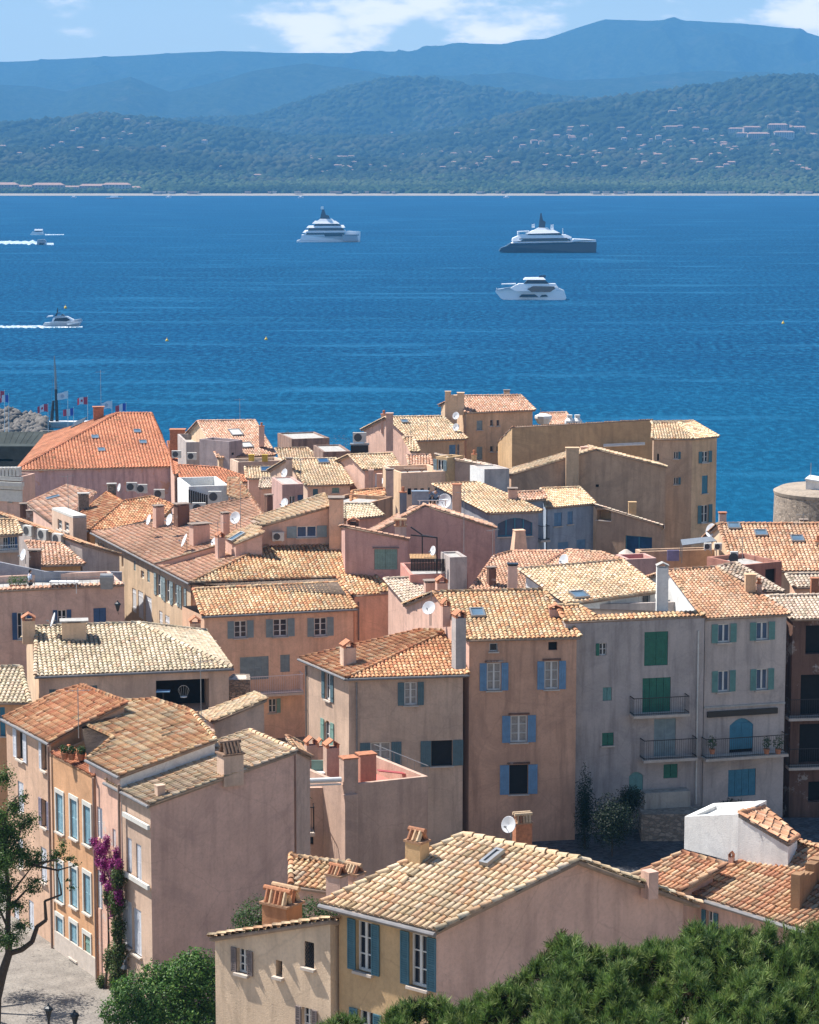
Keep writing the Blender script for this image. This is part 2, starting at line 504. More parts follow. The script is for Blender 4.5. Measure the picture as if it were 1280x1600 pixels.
def roof_mesh(name, polys, pal, parent, sp=.24, course=.34, seed=1, caps=True, slab=.12, nocap=(), eave_gut=False, edgesel=None):
    rng = np.random.default_rng(seed)
    buf = TileBuf()
    palette = PAL[pal] if isinstance(pal, str) else pal
    done = set(); slabs = MB()
    for P in polys:
        P = [Vector(p) for p in P]
        n = poly_normal(P)
        g = Vector((0, 0, 1)) - n * n.z
        if g.length < 1e-3: g = Vector((0, 1, 0)) - n * n.y
        up = g.normalized(); ac = up.cross(n).normalized()
        # ac: across; keep to the right as seen from below the eave
        o = P[0]
        L2 = [((p - o).dot(ac), (p - o).dot(up)) for p in P]
        xs = [a for a, b in L2]; ys = [b for a, b in L2]
        x0, x1, y0, y1 = min(xs), max(xs), min(ys), max(ys)
        nx, ny = max(1, int(round((x1 - x0) / sp))), max(1, int(math.ceil((y1 - y0) / course)))
        if nx * ny > 9000: continue
        sx = (x1 - x0) / nx
        X, Y = np.meshgrid(x0 + (np.arange(nx) + .5) * sx, y0 + np.arange(ny) * course)
        X = X.ravel(); Y = Y.ravel()
        k = inside2(X, Y + course * .5, L2) & inside2(X, Y + course * .12 + 1e-3, L2) | (inside2(X, Y + course * .12 + 1e-3, L2) & inside2(X, Y + course * .8, L2))
        X, Y = X[k], Y[k]
        A, U, N = np.array(ac), np.array(up), np.array(n)
        base = np.array(o) + X[:, None] * A + Y[:, None] * U
        tile_strip(buf, base, U, A, N, sx * .76, course * 1.12, pick(palette, len(base), rng, base), rng, rise=.03)
        # channel tiles between: flat strips lying just above the slab
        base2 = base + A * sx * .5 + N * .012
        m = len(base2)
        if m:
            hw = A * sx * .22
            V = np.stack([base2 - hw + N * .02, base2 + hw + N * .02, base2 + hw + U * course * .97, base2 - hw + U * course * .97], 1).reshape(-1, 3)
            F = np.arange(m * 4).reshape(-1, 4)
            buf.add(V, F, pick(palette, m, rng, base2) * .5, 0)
        # slab below
        up_pts = P if (P[1] - P[0]).cross(P[2] - P[1]).z > 0 else P[::-1]
        slabs.prism([p - Vector((0, 0, slab)) for p in up_pts], (0, 0, slab - .004))
        zmin = min(p.z for p in P)
        if caps:
            for i in range(len(P)):
                a, b = P[i], P[(i + 1) % len(P)]
                if abs((b - a).normalized().dot(up)) < .12 and (min(a.z, b.z) < zmin + .25 * (max(p.z for p in P) - zmin) + .05):
                    continue   # eave
                key = tuple(sorted([(round(a.x, 1), round(a.y, 1), round(a.z, 1)), (round(b.x, 1), round(b.y, 1), round(b.z, 1))]))
                if key in done or key in nocap: continue
                done.add(key)
                if a.z > b.z: a, b = b, a
                d = (b - a); ln = d.length
                if ln < .5: continue
                d.normalize()
                s_ = d.cross(n).normalized(); nn = s_.cross(d).normalized()
                if nn.z < 0: nn = -nn; s_ = -s_
                cnt = max(1, int(ln / .36)); st = ln / cnt
                bs = np.array([a + d * (st * j) for j in range(cnt)]) + np.array(nn) * .035
                tile_strip(buf, bs, np.array(d), np.array(s_), np.array(nn), sp * .95, st * 1.12, pick(palette, cnt, rng, bs), rng, rise=.04)
    if not buf.V: return None
    V = np.concatenate(buf.V); F = np.concatenate(buf.F); T = np.concatenate(buf.T)
    # slab merged into the same mesh as extra material
    sV = np.array(slabs.v); sF = slabs.f
    nT = len(F)
    me_V = np.concatenate([V, sV])
    quads = []
    for f in sF:
        f = [i + len(V) for i in f]
        if len(f) == 4: quads.append(f)
        elif len(f) == 3: quads.append(f + [f[2]])
        else:
            for j in range(1, len(f) - 1, 2):
                c = [f[0], f[j], f[j + 1], f[j + 2] if j + 2 < len(f) else f[j + 1]]
                quads.append(c)
    Fq = np.concatenate([F, np.array(quads)])
    me = bpy.data.meshes.new(name)
    o_ = np.array(world_loc(parent)) if parent is not None else np.zeros(3)
    # degenerate quads become triangles
    tot = np.where(Fq[:, 2] == Fq[:, 3], 3, 4).astype(np.int32)
    mask = np.ones(Fq.shape, bool); mask[:, 3] = tot == 4
    me.vertices.add(len(me_V)); me.vertices.foreach_set('co', (me_V - o_).astype(np.float32).ravel())
    li = Fq[mask].astype(np.int32)
    me.loops.add(len(li)); me.loops.foreach_set('vertex_index', li)
    me.polygons.add(len(Fq))
    st = np.concatenate([[0], np.cumsum(tot)[:-1]]).astype(np.int32)
    me.polygons.foreach_set('loop_start', st); me.polygons.foreach_set('loop_total', tot)
    mi = np.zeros(len(Fq), np.int32); mi[nT:] = 1
    me.materials.append(M_TILE); me.materials.append(M_SLAB)
    me.polygons.foreach_set('material_index', mi)
    tt = np.concatenate([T, np.full((len(quads), 3), .35)])
    at = me.color_attributes.new('tint', 'FLOAT_COLOR', 'CORNER')
    cc = np.ones((len(Fq), 4, 4), np.float32); cc[:, :, :3] = tt[:, None, :]
    at.data.foreach_set('color', cc[mask].ravel())
    me.update(calc_edges=True)
    ob = bpy.data.objects.new(name, me); COL.objects.link(ob)
    ob.parent = parent
    return ob

# ---------------------------------------------------------------- walls
def inset_poly(P2, d):
    n = len(P2); out = []
    for i in range(n):
        a, b, c = P2[i - 1], P2[i], P2[(i + 1) % n]
        e1 = (b - a).normalized(); e2 = (c - b).normalized()
        n1 = Vector((-e1.y, e1.x)); n2 = Vector((-e2.y, e2.x))   # inward for ccw
        k = 1 + n1.dot(n2)
        m = (n1 + n2) / max(k, .35)
        out.append(b + m * d)
    return out
class House:
    def __init__(s, name, label, cat, corners, roofs, base, wall, pal='orange', sp=.24, course=.34,
                 inset=.28, mid=None, flat=False, parapet=.8, seed=None, gutter=(), caps=True, trim=None, slabmat=None, group=None, deckmat=None, roofname='roof'):
        """corners: ccw roof-edge points; mid: {k: [points]} apex points along wall k (corner k -> k+1)"""
        s.P = [Vector(p) for p in corners]; s.roofs = [[Vector(q) for q in r] for r in roofs]
        s.base, s.flat, s.par = base, flat, parapet
        ar = sum(s.P[i].x * s.P[(i + 1) % len(s.P)].y - s.P[(i + 1) % len(s.P)].x * s.P[i].y for i in range(len(s.P)))
        if ar < 0: print('WARN clockwise outline', label)
        cx = sum(p.x for p in s.P) / len(s.P); cy = sum(p.y for p in s.P) / len(s.P)
        s.root = thing(name, label, cat, (cx, cy, base), group)
        s.wm = wall if not isinstance(wall, tuple) else stucco('stucco_%03d_%03d_%03d' % tuple(int(c * 255) for c in wall), wall)
        s.mid = mid or {}
        s.holes = {}; s.seed = seed or (int(abs(cx * 13 + cy * 7)) + 3)
        s.trims = []
        s.wallmats = {}
        P2 = [Vector((p.x, p.y)) for p in s.P]
        s.ins = 0 if flat else inset
        I2 = inset_poly(P2, s.ins) if s.ins else P2
        s.W = []   # inset wall top corners
        for p, q in zip(s.P, I2):
            s.W.append(Vector((q.x, q.y, s.zroof(p, q))))
        s.I2 = I2
        if s.roofs: s.roof = roof_mesh(roofname, s.roofs, pal, s.root, sp, course, s.seed, caps)
        s.tops = {}
        for k in range(len(s.P)):
            a, b = s.P[k], s.P[(k + 1) % len(s.P)]
            A, B = s.W[k], s.W[(k + 1) % len(s.P)]
            e = Vector((b.x - a.x, b.y - a.y)); L = e.length
            tops = []
            for m in s.mid.get(k, []):
                m = Vector(m)
                t = (Vector((m.x, m.y)) - Vector((a.x, a.y))).dot(e) / (L * L)
                q = Vector((A.x, A.y)).lerp(Vector((B.x, B.y)), t)
                tops.append((t, Vector((q.x, q.y, s.zroof(m, q)))))
            tops.sort(key=lambda x: x[0])
            s.tops[k] = tops
        for k in gutter: s.gutter(k)
        s.deckmat = deckmat or M_CONC
    def zroof(s, p, q):
        if s.flat: return p.z
        for R in s.roofs:
            for r in R:
                if (r - p).length < .02:
                    n = poly_normal(R)
                    return p.z - (n.x * (q.x - p.x) + n.y * (q.y - p.y)) / n.z - .10
        return p.z
    def frame(s, k):
        A, B = s.W[k], s.W[(k + 1) % len(s.P)]
        t = Vector((B.x - A.x, B.y - A.y, 0)); L = t.length; t.normalize()
        n = Vector((t.y, -t.x, 0))
        return Vector((A.x, A.y, 0)), t, n, L
    def on_wall(s, k, u, v):
        o, t, n, L = s.frame(k)
        p = Pp(u, v, o, n)
        return (p - o).dot(t), p.z
    def rect(s, k, u0, v0, u1, v1):
        uc, vc = (u0 + u1) / 2, (v0 + v1) / 2
        a, _ = s.on_wall(k, u0, vc); b, _ = s.on_wall(k, u1, vc)
        _, zt = s.on_wall(k, uc, v0); _, zb = s.on_wall(k, uc, v1)
        return min(a, b), zb, max(a, b), zt
    def gutter(s, k):
        a, b = s.P[k], s.P[(k + 1) % len(s.P)]
        t = (b - a).normalized(); n = Vector((t.y, -t.x, 0)).normalized()
        mb = MB()
        mb.bar(a - t * .05 + n * .07 - Vector((0, 0, .07)), b + t * .05 + n * .07 - Vector((0, 0, .07)), .075, n=8)
        mb.build('gutter', M_GUT, s.root)
    def pipe(s, k, u, vtop, vbot, m=None, r=.05):
        o, t, n, L = s.frame(k)
        x, z1 = s.on_wall(k, u, vtop); _, z0 = s.on_wall(k, u, vbot)
        mb = MB(); p = o + t * x + n * (r + .03)
        mb.bar(p + Vector((0, 0, max(z0, s.base))), p + Vector((0, 0, z1)), r, n=8)
        zz = max(z0, s.base) + .5
        while zz < z1:
            mb.bar(p + Vector((0, 0, zz)), p + Vector((0, 0, zz + .05)), r * 1.35, n=8); zz += 2.2
        mb.build('drain_pipe', m or M_GUT, s.root)
    def win(s, k, u0, v0, u1, v1, shut=None, style='open', frame=True, rows=3, cols=2, glass=None, sill=True, louver=True, arch=False,
            depth=.17, sw=None, lintel=None, hinge=(1, 1), fm=None, room=False, ang=None):
        x0, z0, x1, z1 = s.rect(k, u0, v0, u1, v1)
        return s.win_m(k, x0, z0, x1, z1, shut, style, frame, rows, cols, glass, sill, louver, arch, depth, sw, lintel, hinge, fm, room, ang)
    def win_m(s, k, x0, z0, x1, z1, shut=None, style='open', frame=True, rows=3, cols=2, glass=None, sill=True, louver=True, arch=False,
            depth=.17, sw=None, lintel=None, hinge=(1, 1), fm=None, room=False, ang=None):
        o, t, n, L = s.frame(k)
        x0 = max(x0, .03); x1 = min(x1, L - .03)
        if x1 - x0 < .08 or z1 - z0 < .08:
            print('WARN tiny window', s.root['label'], k, x0, x1, L); return
        Z = Vector((0, 0, 1))
        pt = lambda x, z, d=0.0: o + t * x + n * d + Z * z
        w = x1 - x0; h = z1 - z0
        outline = [(x0, z0), (x1, z0), (x1, z1), (x0, z1)]
        if arch:
            r = min(.28 * w, h * .3)
            top = [(x1 - w * i / 8, z1 - r + r * math.sin(math.pi * i / 8)) for i in range(0, 9)]
            outline = [(x0, z0), (x1, z0)] + top
        s.holes.setdefault(k, []).append(outline)
        mb = MB()
        m = len(outline)
        for i in range(m):     # reveal
            a, b = outline[i], outline[(i + 1) % m]
            mb.face([pt(*a), pt(*b), pt(b[0], b[1], -depth), pt(a[0], a[1], -depth)][::-1], 0)
        closed = style == 'closed'
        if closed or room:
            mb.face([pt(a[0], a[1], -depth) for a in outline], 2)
        if frame and not closed:
            d0 = -depth + .03; fw = min(.07, w * .1)
            def fbar(xa, za, xb, zb, dd=0.0):
                mb.box(pt((xa + xb) / 2, (za + zb) / 2, d0 + dd), t * (abs(xb - xa) / 2), n * .03, Z * (abs(zb - za) / 2), 1)
            fbar(x0, z0, x0 + fw, z1); fbar(x1 - fw, z0, x1, z1)
            fbar(x0 + fw, z0, x1 - fw, z0 + fw * 1.3); fbar(x0 + fw, z1 - fw, x1 - fw, z1)
            for c in range(1, cols):
                xc = x0 + w * c / cols; fbar(xc - fw * .75, z0 + fw * 1.3, xc + fw * .75, z1 - fw, .004)
            for r_ in range(1, rows):
                zc = z0 + h * r_ / rows; fbar(x0 + fw, zc - .018, x1 - fw, zc + .018, -.008)
        wobj = mb.build('window', [s.wm, fm or M_FRAME, M_DARK], s.root)
        if not closed and not room:
            g = MB(); g.face([pt(a[0], a[1], -depth + .012) for a in outline]); g.build('pane', glass or M_GLASS, wobj)
        if sill:
            sb = MB(); sb.box(pt((x0 + x1) / 2, z0 - .04, .04), t * (w / 2 + .07), n * .09, Z * .04); sb.build('sill', M_SILL, wobj)
        if lintel:
            sb = MB(); sb.box(pt((x0 + x1) / 2, z1 + .10, .03), t * (w / 2 + .12), n * .05, Z * .05); sb.build('lintel', lintel, wobj)
        if shut:
            mat = SHUT[shut]
            pw = sw or w / 2
            def leaf(xc, zc, hw, hh, off, rot=0.0, side=1):
                b = MB()
                tt, nn_ = t, n
                if rot:
                    R = Matrix.Rotation(rot, 3, 'Z'); tt = R @ t; nn_ = R @ n
                hx = pt(xc - side * hw, zc, off)
                c0 = hx + tt * hw * side
                P = lambda a, z: c0 + tt * a + Z * z
                if louver:
                    st = .055 if hw > .2 else .04
                    for sx in (-1, 1): b.box(P(sx * (hw - st / 2), 0), tt * st / 2, nn_ * .022, Z * hh)
                    for zz in (-hh + st / 2, 0, hh - st / 2): b.box(P(0, zz), tt * (hw - st), nn_ * .020, Z * st / 2)
                    b.box(P(0, 0), tt * (hw - st), nn_ * .004, Z * (hh - .01))
                    zz = -hh + st + .05
                    while zz < hh - st:
                        if abs(zz) > st:
                            b.box(P(0, zz) + nn_ * .008, tt * (hw - st), nn_ * .012 + Z * .010, Z * .012)
                        zz += .065
                else:
                    npl = max(2, int(round(2 * hw / .12)))
                    for i in range(npl):
                        xx = -hw + (i + .5) * 2 * hw / npl
                        b.box(P(xx, 0), tt * (hw / npl - .004), nn_ * (.016 + .002 * (i % 2)), Z * hh)
                    for zz in (-hh * .62, hh * .62): b.box(P(0, zz) + nn_ * .026, tt * (hw - .02), nn_ * .010, Z * .045)
                b.build('shutter', mat, wobj)
            zc = (z0 + z1) / 2; hh = h / 2
            if closed:
                nl = 2 if w < 1.7 else 4
                for i in range(nl):
                    leaf(x0 + w * (i + .5) / nl, zc, w / nl / 2 - .008, hh - .01 - (.14 * h if arch else 0) , -depth * .35 + .002 * (i % 2))
                if arch:
                    b = MB(); tp = [q for q in outline if q[1] >= z1 - min(.28 * w, h * .3) - .001 and True]
                    b.face([pt(x0 + .01, z0 + .2, -depth * .45)] + [pt(x1 - .01, z0 + .2, -depth * .45)] + [pt(min(max(q[0], x0 + .01), x1 - .01), q[1] - .01, -depth * .45) for q in outline[2:]])
                    b.build('shutter', mat, wobj)
            else:
                if hinge[0]: leaf(x0 - pw / 2 - .015, zc, pw / 2, hh, .035 + (.0 if not ang else .0), 0 if not ang else -ang, -1)
                if hinge[1]: leaf(x1 + pw / 2 + .015, zc, pw / 2, hh, .035, 0 if not ang else ang, 1)
        return wobj
    def balcony(s, k, u0, v0, u1, v1, depth=.9, mat=None, slabm=None, solid=False, step=.13, brackets=True):
        """v0 = rail top, v1 = slab level, measured at the outer face"""
        o, t, n, L = s.frame(k)
        Z = Vector((0, 0, 1)); oo = o + n * depth
        pa, pb = Pp(u0, (v0 + v1) / 2, oo, n), Pp(u1, (v0 + v1) / 2, oo, n)
        x0, x1 = sorted([(pa - o).dot(t), (pb - o).dot(t)])
        z1 = Pp((u0 + u1) / 2, v0, oo, n).z; z0 = Pp((u0 + u1) / 2, v1, oo, n).z
        pt = lambda x, z, d=0.0: o + t * x + n * d + Z * z
        mb = MB()
        mb.box(pt((x0 + x1) / 2, z0 - .08, depth / 2 + .02), t * ((x1 - x0) / 2 + .04), n * (depth / 2 + .05), Z * .08)
        bal = mb.build('balcony', slabm or M_SILL, s.root)
        r = MB(); m = mat or M_IRON
        a0, a1 = pt(x0, z1, depth), pt(x1, z1, depth)
        for q0, q1 in ((pt(x0, 0, .02), pt(x0, 0, depth)), (pt(x0, 0, depth), pt(x1, 0, depth)), (pt(x1, 0, depth), pt(x1, 0, .02))):
            for zz in (z1, z0 + .08): r.box((q0 + q1) / 2 + Z * zz, (q1 - q0) / 2, Vector(((q1 - q0).y, -(q1 - q0).x, 0)).normalized() * .02, Z * .02)
            ln = (q1 - q0).length; c = max(1, int(ln / step))
            for i in range(c + 1):
                p = q0.lerp(q1, i / c)
                if solid and i < c:
                    pass
                r.bar(p + Z * z0, p + Z * z1, .010 if not solid else .03, n=4)
        r.build('railing', m, bal)
        return bal
    def build(s):
        mb = MB()
        mats = [s.wm]
        for k in range(len(s.P)):
            km = s.wallmats.get(k)
            if km is not None and km not in mats: mats.append(km)
            mi = mats.index(km) if km is not None else 0
            o, t, n, L = s.frame(k)
            A, B = s.W[k], s.W[(k + 1) % len(s.P)]
            out = [(0, s.base), (L, s.base), (L, B.z)] + [(tt * L, p.z) for tt, p in reversed(s.tops[k])] + [(0, A.z)]
            polys = [out] + s.holes.get(k, [])
            if len(polys) == 1:
                mb.face([o + t * x + Vector((0, 0, z)) for x, z in out], mi); continue
            V, E = [], []
            for P in polys:
                b0 = len(V)
                V += [Vector(p) for p in P]
                E += [(b0 + i, b0 + (i + 1) % len(P)) for i in range(len(P))]
            r = delaunay_2d_cdt(V, E, [], 0, 1e-4)
            vs, fs = r[0], r[2]
            for f in fs:
                c = sum((vs[i] for i in f), Vector((0, 0))) / len(f)
                a = np.array([c.x]); b = np.array([c.y])
                if not inside2(a, b, out)[0]: continue
                if any(inside2(a, b, h)[0] for h in polys[1:]): continue
                pts = [vs[i] for i in f]
                ar = sum(pts[i].x * pts[(i + 1) % len(pts)].y - pts[(i + 1) % len(pts)].x * pts[i].y for i in range(len(pts)))
                if ar < 0: pts = pts[::-1]
                mb.face([o + t * p.x + Vector((0, 0, p.y)) for p in pts], mi)
        if s.flat:
            I = inset_poly([Vector((p.x, p.y)) for p in s.P], .22)
            nP = len(s.P)
            for i in range(nP):
                j = (i + 1) % nP
                a, b = s.P[i], s.P[j]; c = Vector((I[i].x, I[i].y, a.z)); d = Vector((I[j].x, I[j].y, b.z))
                mb.face([a, b, d, c])
                zd = min(p.z for p in s.P) - s.par
                mb.face([c, d, Vector((d.x, d.y, zd)), Vector((c.x, c.y, zd))])
            zd = min(p.z for p in s.P) - s.par
            dk = MB(); dk.face([(p.x, p.y, zd) for p in I]); dk.build('terrace_floor', s.deckmat, s.root)
        mb.build('wall', mats, s.root)
        return s
# ---------------------------------------------------------------- things on roofs
Zv = Vector((0, 0, 1))
def plane_hit(R, u, v):
    n = poly_normal(R); return Pp(u, v, R[0], n)
def rotv(a):
    a = rad(a); return Vector((math.cos(a), math.sin(a), 0)), Vector((-math.sin(a), math.cos(a), 0))
def chimney(h, R, u, vb, vt, wpx, ratio=1.0, ang=0, style='slab', m=None, D=None, cap=None, taper=1.0, capm=None):
    """h: house (or None: chimney belongs to nothing), R: roof polygon the foot stands on; u, vb foot centre; vt top"""
    p = plane_hit(R, u, vb) if R is not None else Pd(u, vb, D)
    D_ = p.y; zt = zat(vt, D_)
    ht = max(.3, zt - p.z); w = wpx / FPX * (D_ * 1.01) / 2
    X, Y = rotv(ang)
    d = w * ratio
    m = m or h.wm
    mb = MB()
    caph = {'slab': .14, 'tiles': .55, 'gable': .45, 'pot': .35, 'plain': .0, 'double': .5, 'arch': .3}[style]
    caph = min(caph, ht * .4)
    zb = p.z - .5
    top = p.z + ht - caph
    mb.box(Vector((p.x, p.y, (zb + top) / 2)), X * w, Y * d, Zv * ((top - zb) / 2), top=taper)
    wt, dt = w * taper, d * taper
    ch = mb.build('chimney', m, h.root)
    c = Vector((p.x, p.y, top))
    cb = MB(); cm = capm or M_TERRA
    if style == 'slab':
        for sx in (-1, 1):
            for sy in (-1, 1): cb.box(c + X * sx * wt * .75 + Y * sy * dt * .75 + Zv * caph * .25, X * wt * .2, Y * dt * .2, Zv * caph * .25)
        cb.box(c + Zv * caph * .75, X * wt * 1.18, Y * dt * 1.18, Zv * caph * .25)
        cm = capm or M_CAPS
    elif style == 'plain':
        cb.box(c + Zv * .03, X * wt * 1.1, Y * dt * 1.1, Zv * .03); cm = capm or m
    elif style == 'pot':
        cb.box(c + Zv * .03, X * wt * 1.12, Y * dt * 1.12, Zv * .03)
        k = 2 if wt > .35 else 1
        for i in range(k):
            off = X * wt * (0 if k == 1 else (-.45 + .9 * i))
            cb.lathe(c + off + Zv * .06, [(.12, 0), (.10, caph * .7), (.13, caph * .72), (.12, caph)], 8)
    elif style in ('tiles', 'double'):
        # two slopes of half-round tiles leaning against each other under a ridge tile
        cb.box(c + Zv * .03, X * wt * 1.15, Y * dt * 1.15, Zv * .035)
        grp = [(0, dt)] if style == 'tiles' else [(-dt * .52, dt * .46), (dt * .52, dt * .46)]
        TC = [(.45, .20, .11), (.55, .36, .22), (.36, .17, .10), (.62, .46, .30)]
        for off, ww in grp:
            cc = c + Y * off + Zv * .06
            nt_ = max(2, int(round(2 * dt / .17)))
            nt_ = max(3, int(round(2 * wt / .17)))
            for sgn in (-1, 1):
                for i in range(nt_):
                    yy = -wt * .9 + 1.8 * wt * (i + .5) / nt_
                    a = cc + Y * sgn * ww * .85 + X * yy; b = cc + Y * sgn * ww * .12 + X * yy + Zv * (caph - .1)
                    cb.bar(a, b, wt * .9 / nt_ * .95, n=7, r2=wt * .9 / nt_ * .8, col=random.choice(TC))
            cb.bar(cc - X * wt * 1.08 + Zv * (caph - .1), cc + X * wt * 1.08 + Zv * (caph - .1), .085, n=8, col=random.choice(TC))
    elif style in ('gable', 'arch'):
        for sx in (-1, 1): cb.box(c + X * sx * wt * .8 + Zv * caph * .2, X * wt * .2, Y * dt, Zv * caph * .2)
        V = [c + X * wt * 1.15 * a + Y * dt * 1.1 * b + Zv * z for a, b, z in
             ((-1, -1, caph * .38), (1, -1, caph * .38), (0, -1, caph), (-1, 1, caph * .38), (1, 1, caph * .38), (0, 1, caph),
              (-.8, -1, caph * .38), (.8, -1, caph * .38), (0, -1, caph * .84), (-.8, 1, caph * .38), (.8, 1, caph * .38), (0, 1, caph * .84))]
        cb.mesh(V, [(0, 2, 5, 3), (2, 1, 4, 5), (6, 9, 11, 8), (8, 11, 10, 7), (0, 6, 8, 2), (2, 8, 7, 1), (3, 5, 11, 9), (5, 4, 10, 11), (0, 3, 9, 6), (1, 7, 10, 4)])
    if style in ('tiles', 'double'): cm = M_TILE if capm is not M_WOOD else M_WOOD; cb.c = [x or (.40, .24, .15) for x in cb.c]
    cb.build('chimney_cap', cm, ch)
    return p
def skylight(h, R, u, v, w=.8, hgt=1.1, open_=False, glass=None):
    n = poly_normal(R); g = (Zv - n * n.z).normalized(); ac = g.cross(n).normalized()
    p = Pp(u, v, R[0], n) + n * .14
    mb = MB()
    for sx in (-1, 1): mb.box(p + ac * sx * w / 2, ac * .045, g * (hgt / 2 + .045), n * .07)
    for sy in (-1, 1): mb.box(p + g * sy * hgt / 2, ac * (w / 2 - .045), g * .045, n * .068)
    f = mb.build('skylight', M_METAL, h.root)
    q = MB(); q.face([p + ac * a * w / 2 + g * b * hgt / 2 + n * .02 for a, b in ((-1, -1), (1, -1), (1, 1), (-1, 1))])
    q.build('pane', glass or M_SKYL, f)
    return f
def dish(p, label, r=.42, face=(-.4, -.85, .35), pole=.5, group='satellite dishes on the roofs'):
    """p = where the mast foot is fixed"""
    p = Vector(p); r = r * .82; t = thing('satellite_dish', label, 'satellite dish', p, group)
    f = Vector(face).normalized(); c = p + Zv * pole + f * .12
    mb = MB(); mb.lathe(c, [(r * .12, -.02), (r * .5, .02), (r * .85, r * .13), (r, r * .2), (r * .97, r * .225), (r * .5, .05), (.01, .01)], 20, axis=f)
    mb.build('reflector', paint('dish_grey_white', (.70, .71, .72), .4, .08), t, smooth=False)
    a = MB(); tip = c + f * r * .95 - Zv * r * .35
    a.bar(c - Zv * r * .9, tip, .018, n=5); a.bar(tip - f * .08, tip + f * .06, .05, n=7); a.build('receiver_arm', M_METAL, t)
    q = MB(); q.bar(p - Zv * .1, p + Zv * pole, .028, n=6); q.bar(p + Zv * pole, c, .04, n=6); q.build('mast', M_METAL, t)
    return t
def antenna(p, label, hgt=2.0, n=6, ang=20, spread=.6):
    p = Vector(p); t = thing('tv_antenna', label, 'antenna', p, 'television aerials on the roofs')
    a = MB(); a.bar(p - Zv * .1, p + Zv * hgt, .022, n=5); a.build('mast', M_METAL, t)
    X, Y = rotv(ang); b = MB()
    b.bar(p + Zv * hgt * .95 - X * spread, p + Zv * hgt * .95 + X * spread, .014, n=4)
    for i in range(n):
        c = p + Zv * hgt * .95 + X * spread * (-1 + 2 * (i + .5) / n); b.bar(c - Y * .22, c + Y * .22, .008, n=4)
    b.build('aerial', M_METAL, t)
    return t
def aircon(p, label, ang=0, w=.85, hgt=.6, d=.32, m=None):
    p = Vector(p); t = thing('air_conditioner', label, 'air conditioner', p, 'air conditioning units on the roofs and walls')
    X, Y = rotv(ang); c = p + Zv * (hgt / 2 + .06)
    mb = MB(); mb.box(c, X * w / 2, Y * d / 2, Zv * hgt / 2)
    for sx in (-1, 1): mb.box(p + X * sx * w * .35 + Zv * .03, X * .04, Y * d / 2 * .95, Zv * .03)
    mb.build('casing', m or M_OFFW, t)
    f = MB(); fc = c - Y * (d / 2) - X * w * .12
    f.lathe(fc, [(hgt * .40, 0), (hgt * .40, .02), (hgt * .36, .022), (hgt * .08, .012), (.01, .014)], 18, axis=-Y)
    f.build('fan_grille', paint('fan_dark', (.07, .07, .075), .6, .2), t)
    return t
# ---------------------------------------------------------------- layout helpers
def SP(e0, e1, s=.30):
    """roof plane rising at slope s to the left of e0->e1 (its eave); returns f(u, v) -> point of the plane seen there"""
    d = Vector((e1.x - e0.x, e1.y - e0.y, 0)).normalized()
    g = Vector((-d.y, d.x, 0))
    dz = (e1.z - e0.z) / max(1e-6, Vector((e1.x - e0.x, e1.y - e0.y)).length)
    n = Vector((-s * g.x - dz * d.x, -s * g.y - dz * d.y, 1)).normalized()
    f = lambda u, v: Pp(u, v, e0, n)
    f.n = n; f.p = e0
    return f
def PL3(a, b, c):
    n = (b - a).cross(c - a).normalized()
    f = lambda u, v: Pp(u, v, a, n)
    f.n = n; f.p = a
    return f
def V3(p, dx=0, dy=0, dz=0): return Vector((p.x + dx, p.y + dy, p.z + dz))
def gable(e0, e1, rL, rR, drop=None):
    """ridge roughly parallel to the front eave; returns corners, roofs, mid"""
    k = 1.0 if drop is None else drop
    bL = V3(rL + (rL - e0) * k); bR = V3(rR + (rR - e1) * k)
    bL.z = rL.z - (rL.z - e0.z) * k; bR.z = rR.z - (rR.z - e1.z) * k
    return [e0, e1, bR, bL], [[e0, e1, rR, rL], [bR, bL, rL, rR]], {1: [rR], 3: [rL]}
def hip(e0, e1, rL, rR, hl=True, hr=True):
    g = Vector((-(e1 - e0).y, (e1 - e0).x, 0)).normalized()
    dd = (rL - e0).dot(g)
    b0 = e0 + g * 2 * dd; b1 = e1 + g * 2 * ((rR - e1).dot(g)); b0.z = e0.z; b1.z = e1.z
    C = [e0, e1, b1, b0]; R = [[e0, e1, rR, rL], [b1, b0, rL, rR]]; mid = {}
    if hr: R.append([e1, b1, rR])
    else: mid[1] = [rR]
    if hl: R.append([b0, e0, rL])
    else: mid[3] = [rL]
    return C, R, mid
def back(p, L, ang=0, dz=0):
    """point L metres further from the viewer, turned ang degrees to the left"""
    return Vector((p.x - L * math.sin(rad(ang)), p.y + L * math.cos(rad(ang)), p.z + dz))
W_PINK = stucco('stucco_pink', (0.603, 0.394, 0.310))
W_PINKD = stucco('stucco_dusty_pink', (0.510, 0.352, 0.272), .3)
W_LILAC = stucco('stucco_lilac_stained', (0.509, 0.349, 0.346), .6, patch=(.52, .30, .22))
W_YEL = stucco('stucco_yellow', (0.513, 0.350, 0.193))
W_OCHRE = stucco('stucco_ochre', (0.537, 0.304, 0.130))
W_PEACH = stucco('stucco_peach', (0.696, 0.453, 0.310))
W_CREAM = stucco('stucco_cream', (0.625, 0.451, 0.302))
W_BEIGE = stucco('stucco_beige', (0.596, 0.429, 0.323))
W_GREY = stucco('stucco_grey', (0.413, 0.358, 0.331), .5)
W_GREY2 = stucco('stucco_light_grey', (0.468, 0.400, 0.362), .45)
W_ORANGE = stucco('stucco_orange', (0.564, 0.317, 0.174))
W_TAN = stucco('stucco_tan', (0.568, 0.388, 0.244))
W_TAND = stucco('stucco_dark_tan', (0.468, 0.319, 0.217))
W_MAUVE = stucco('stucco_mauve', (0.503, 0.322, 0.277))
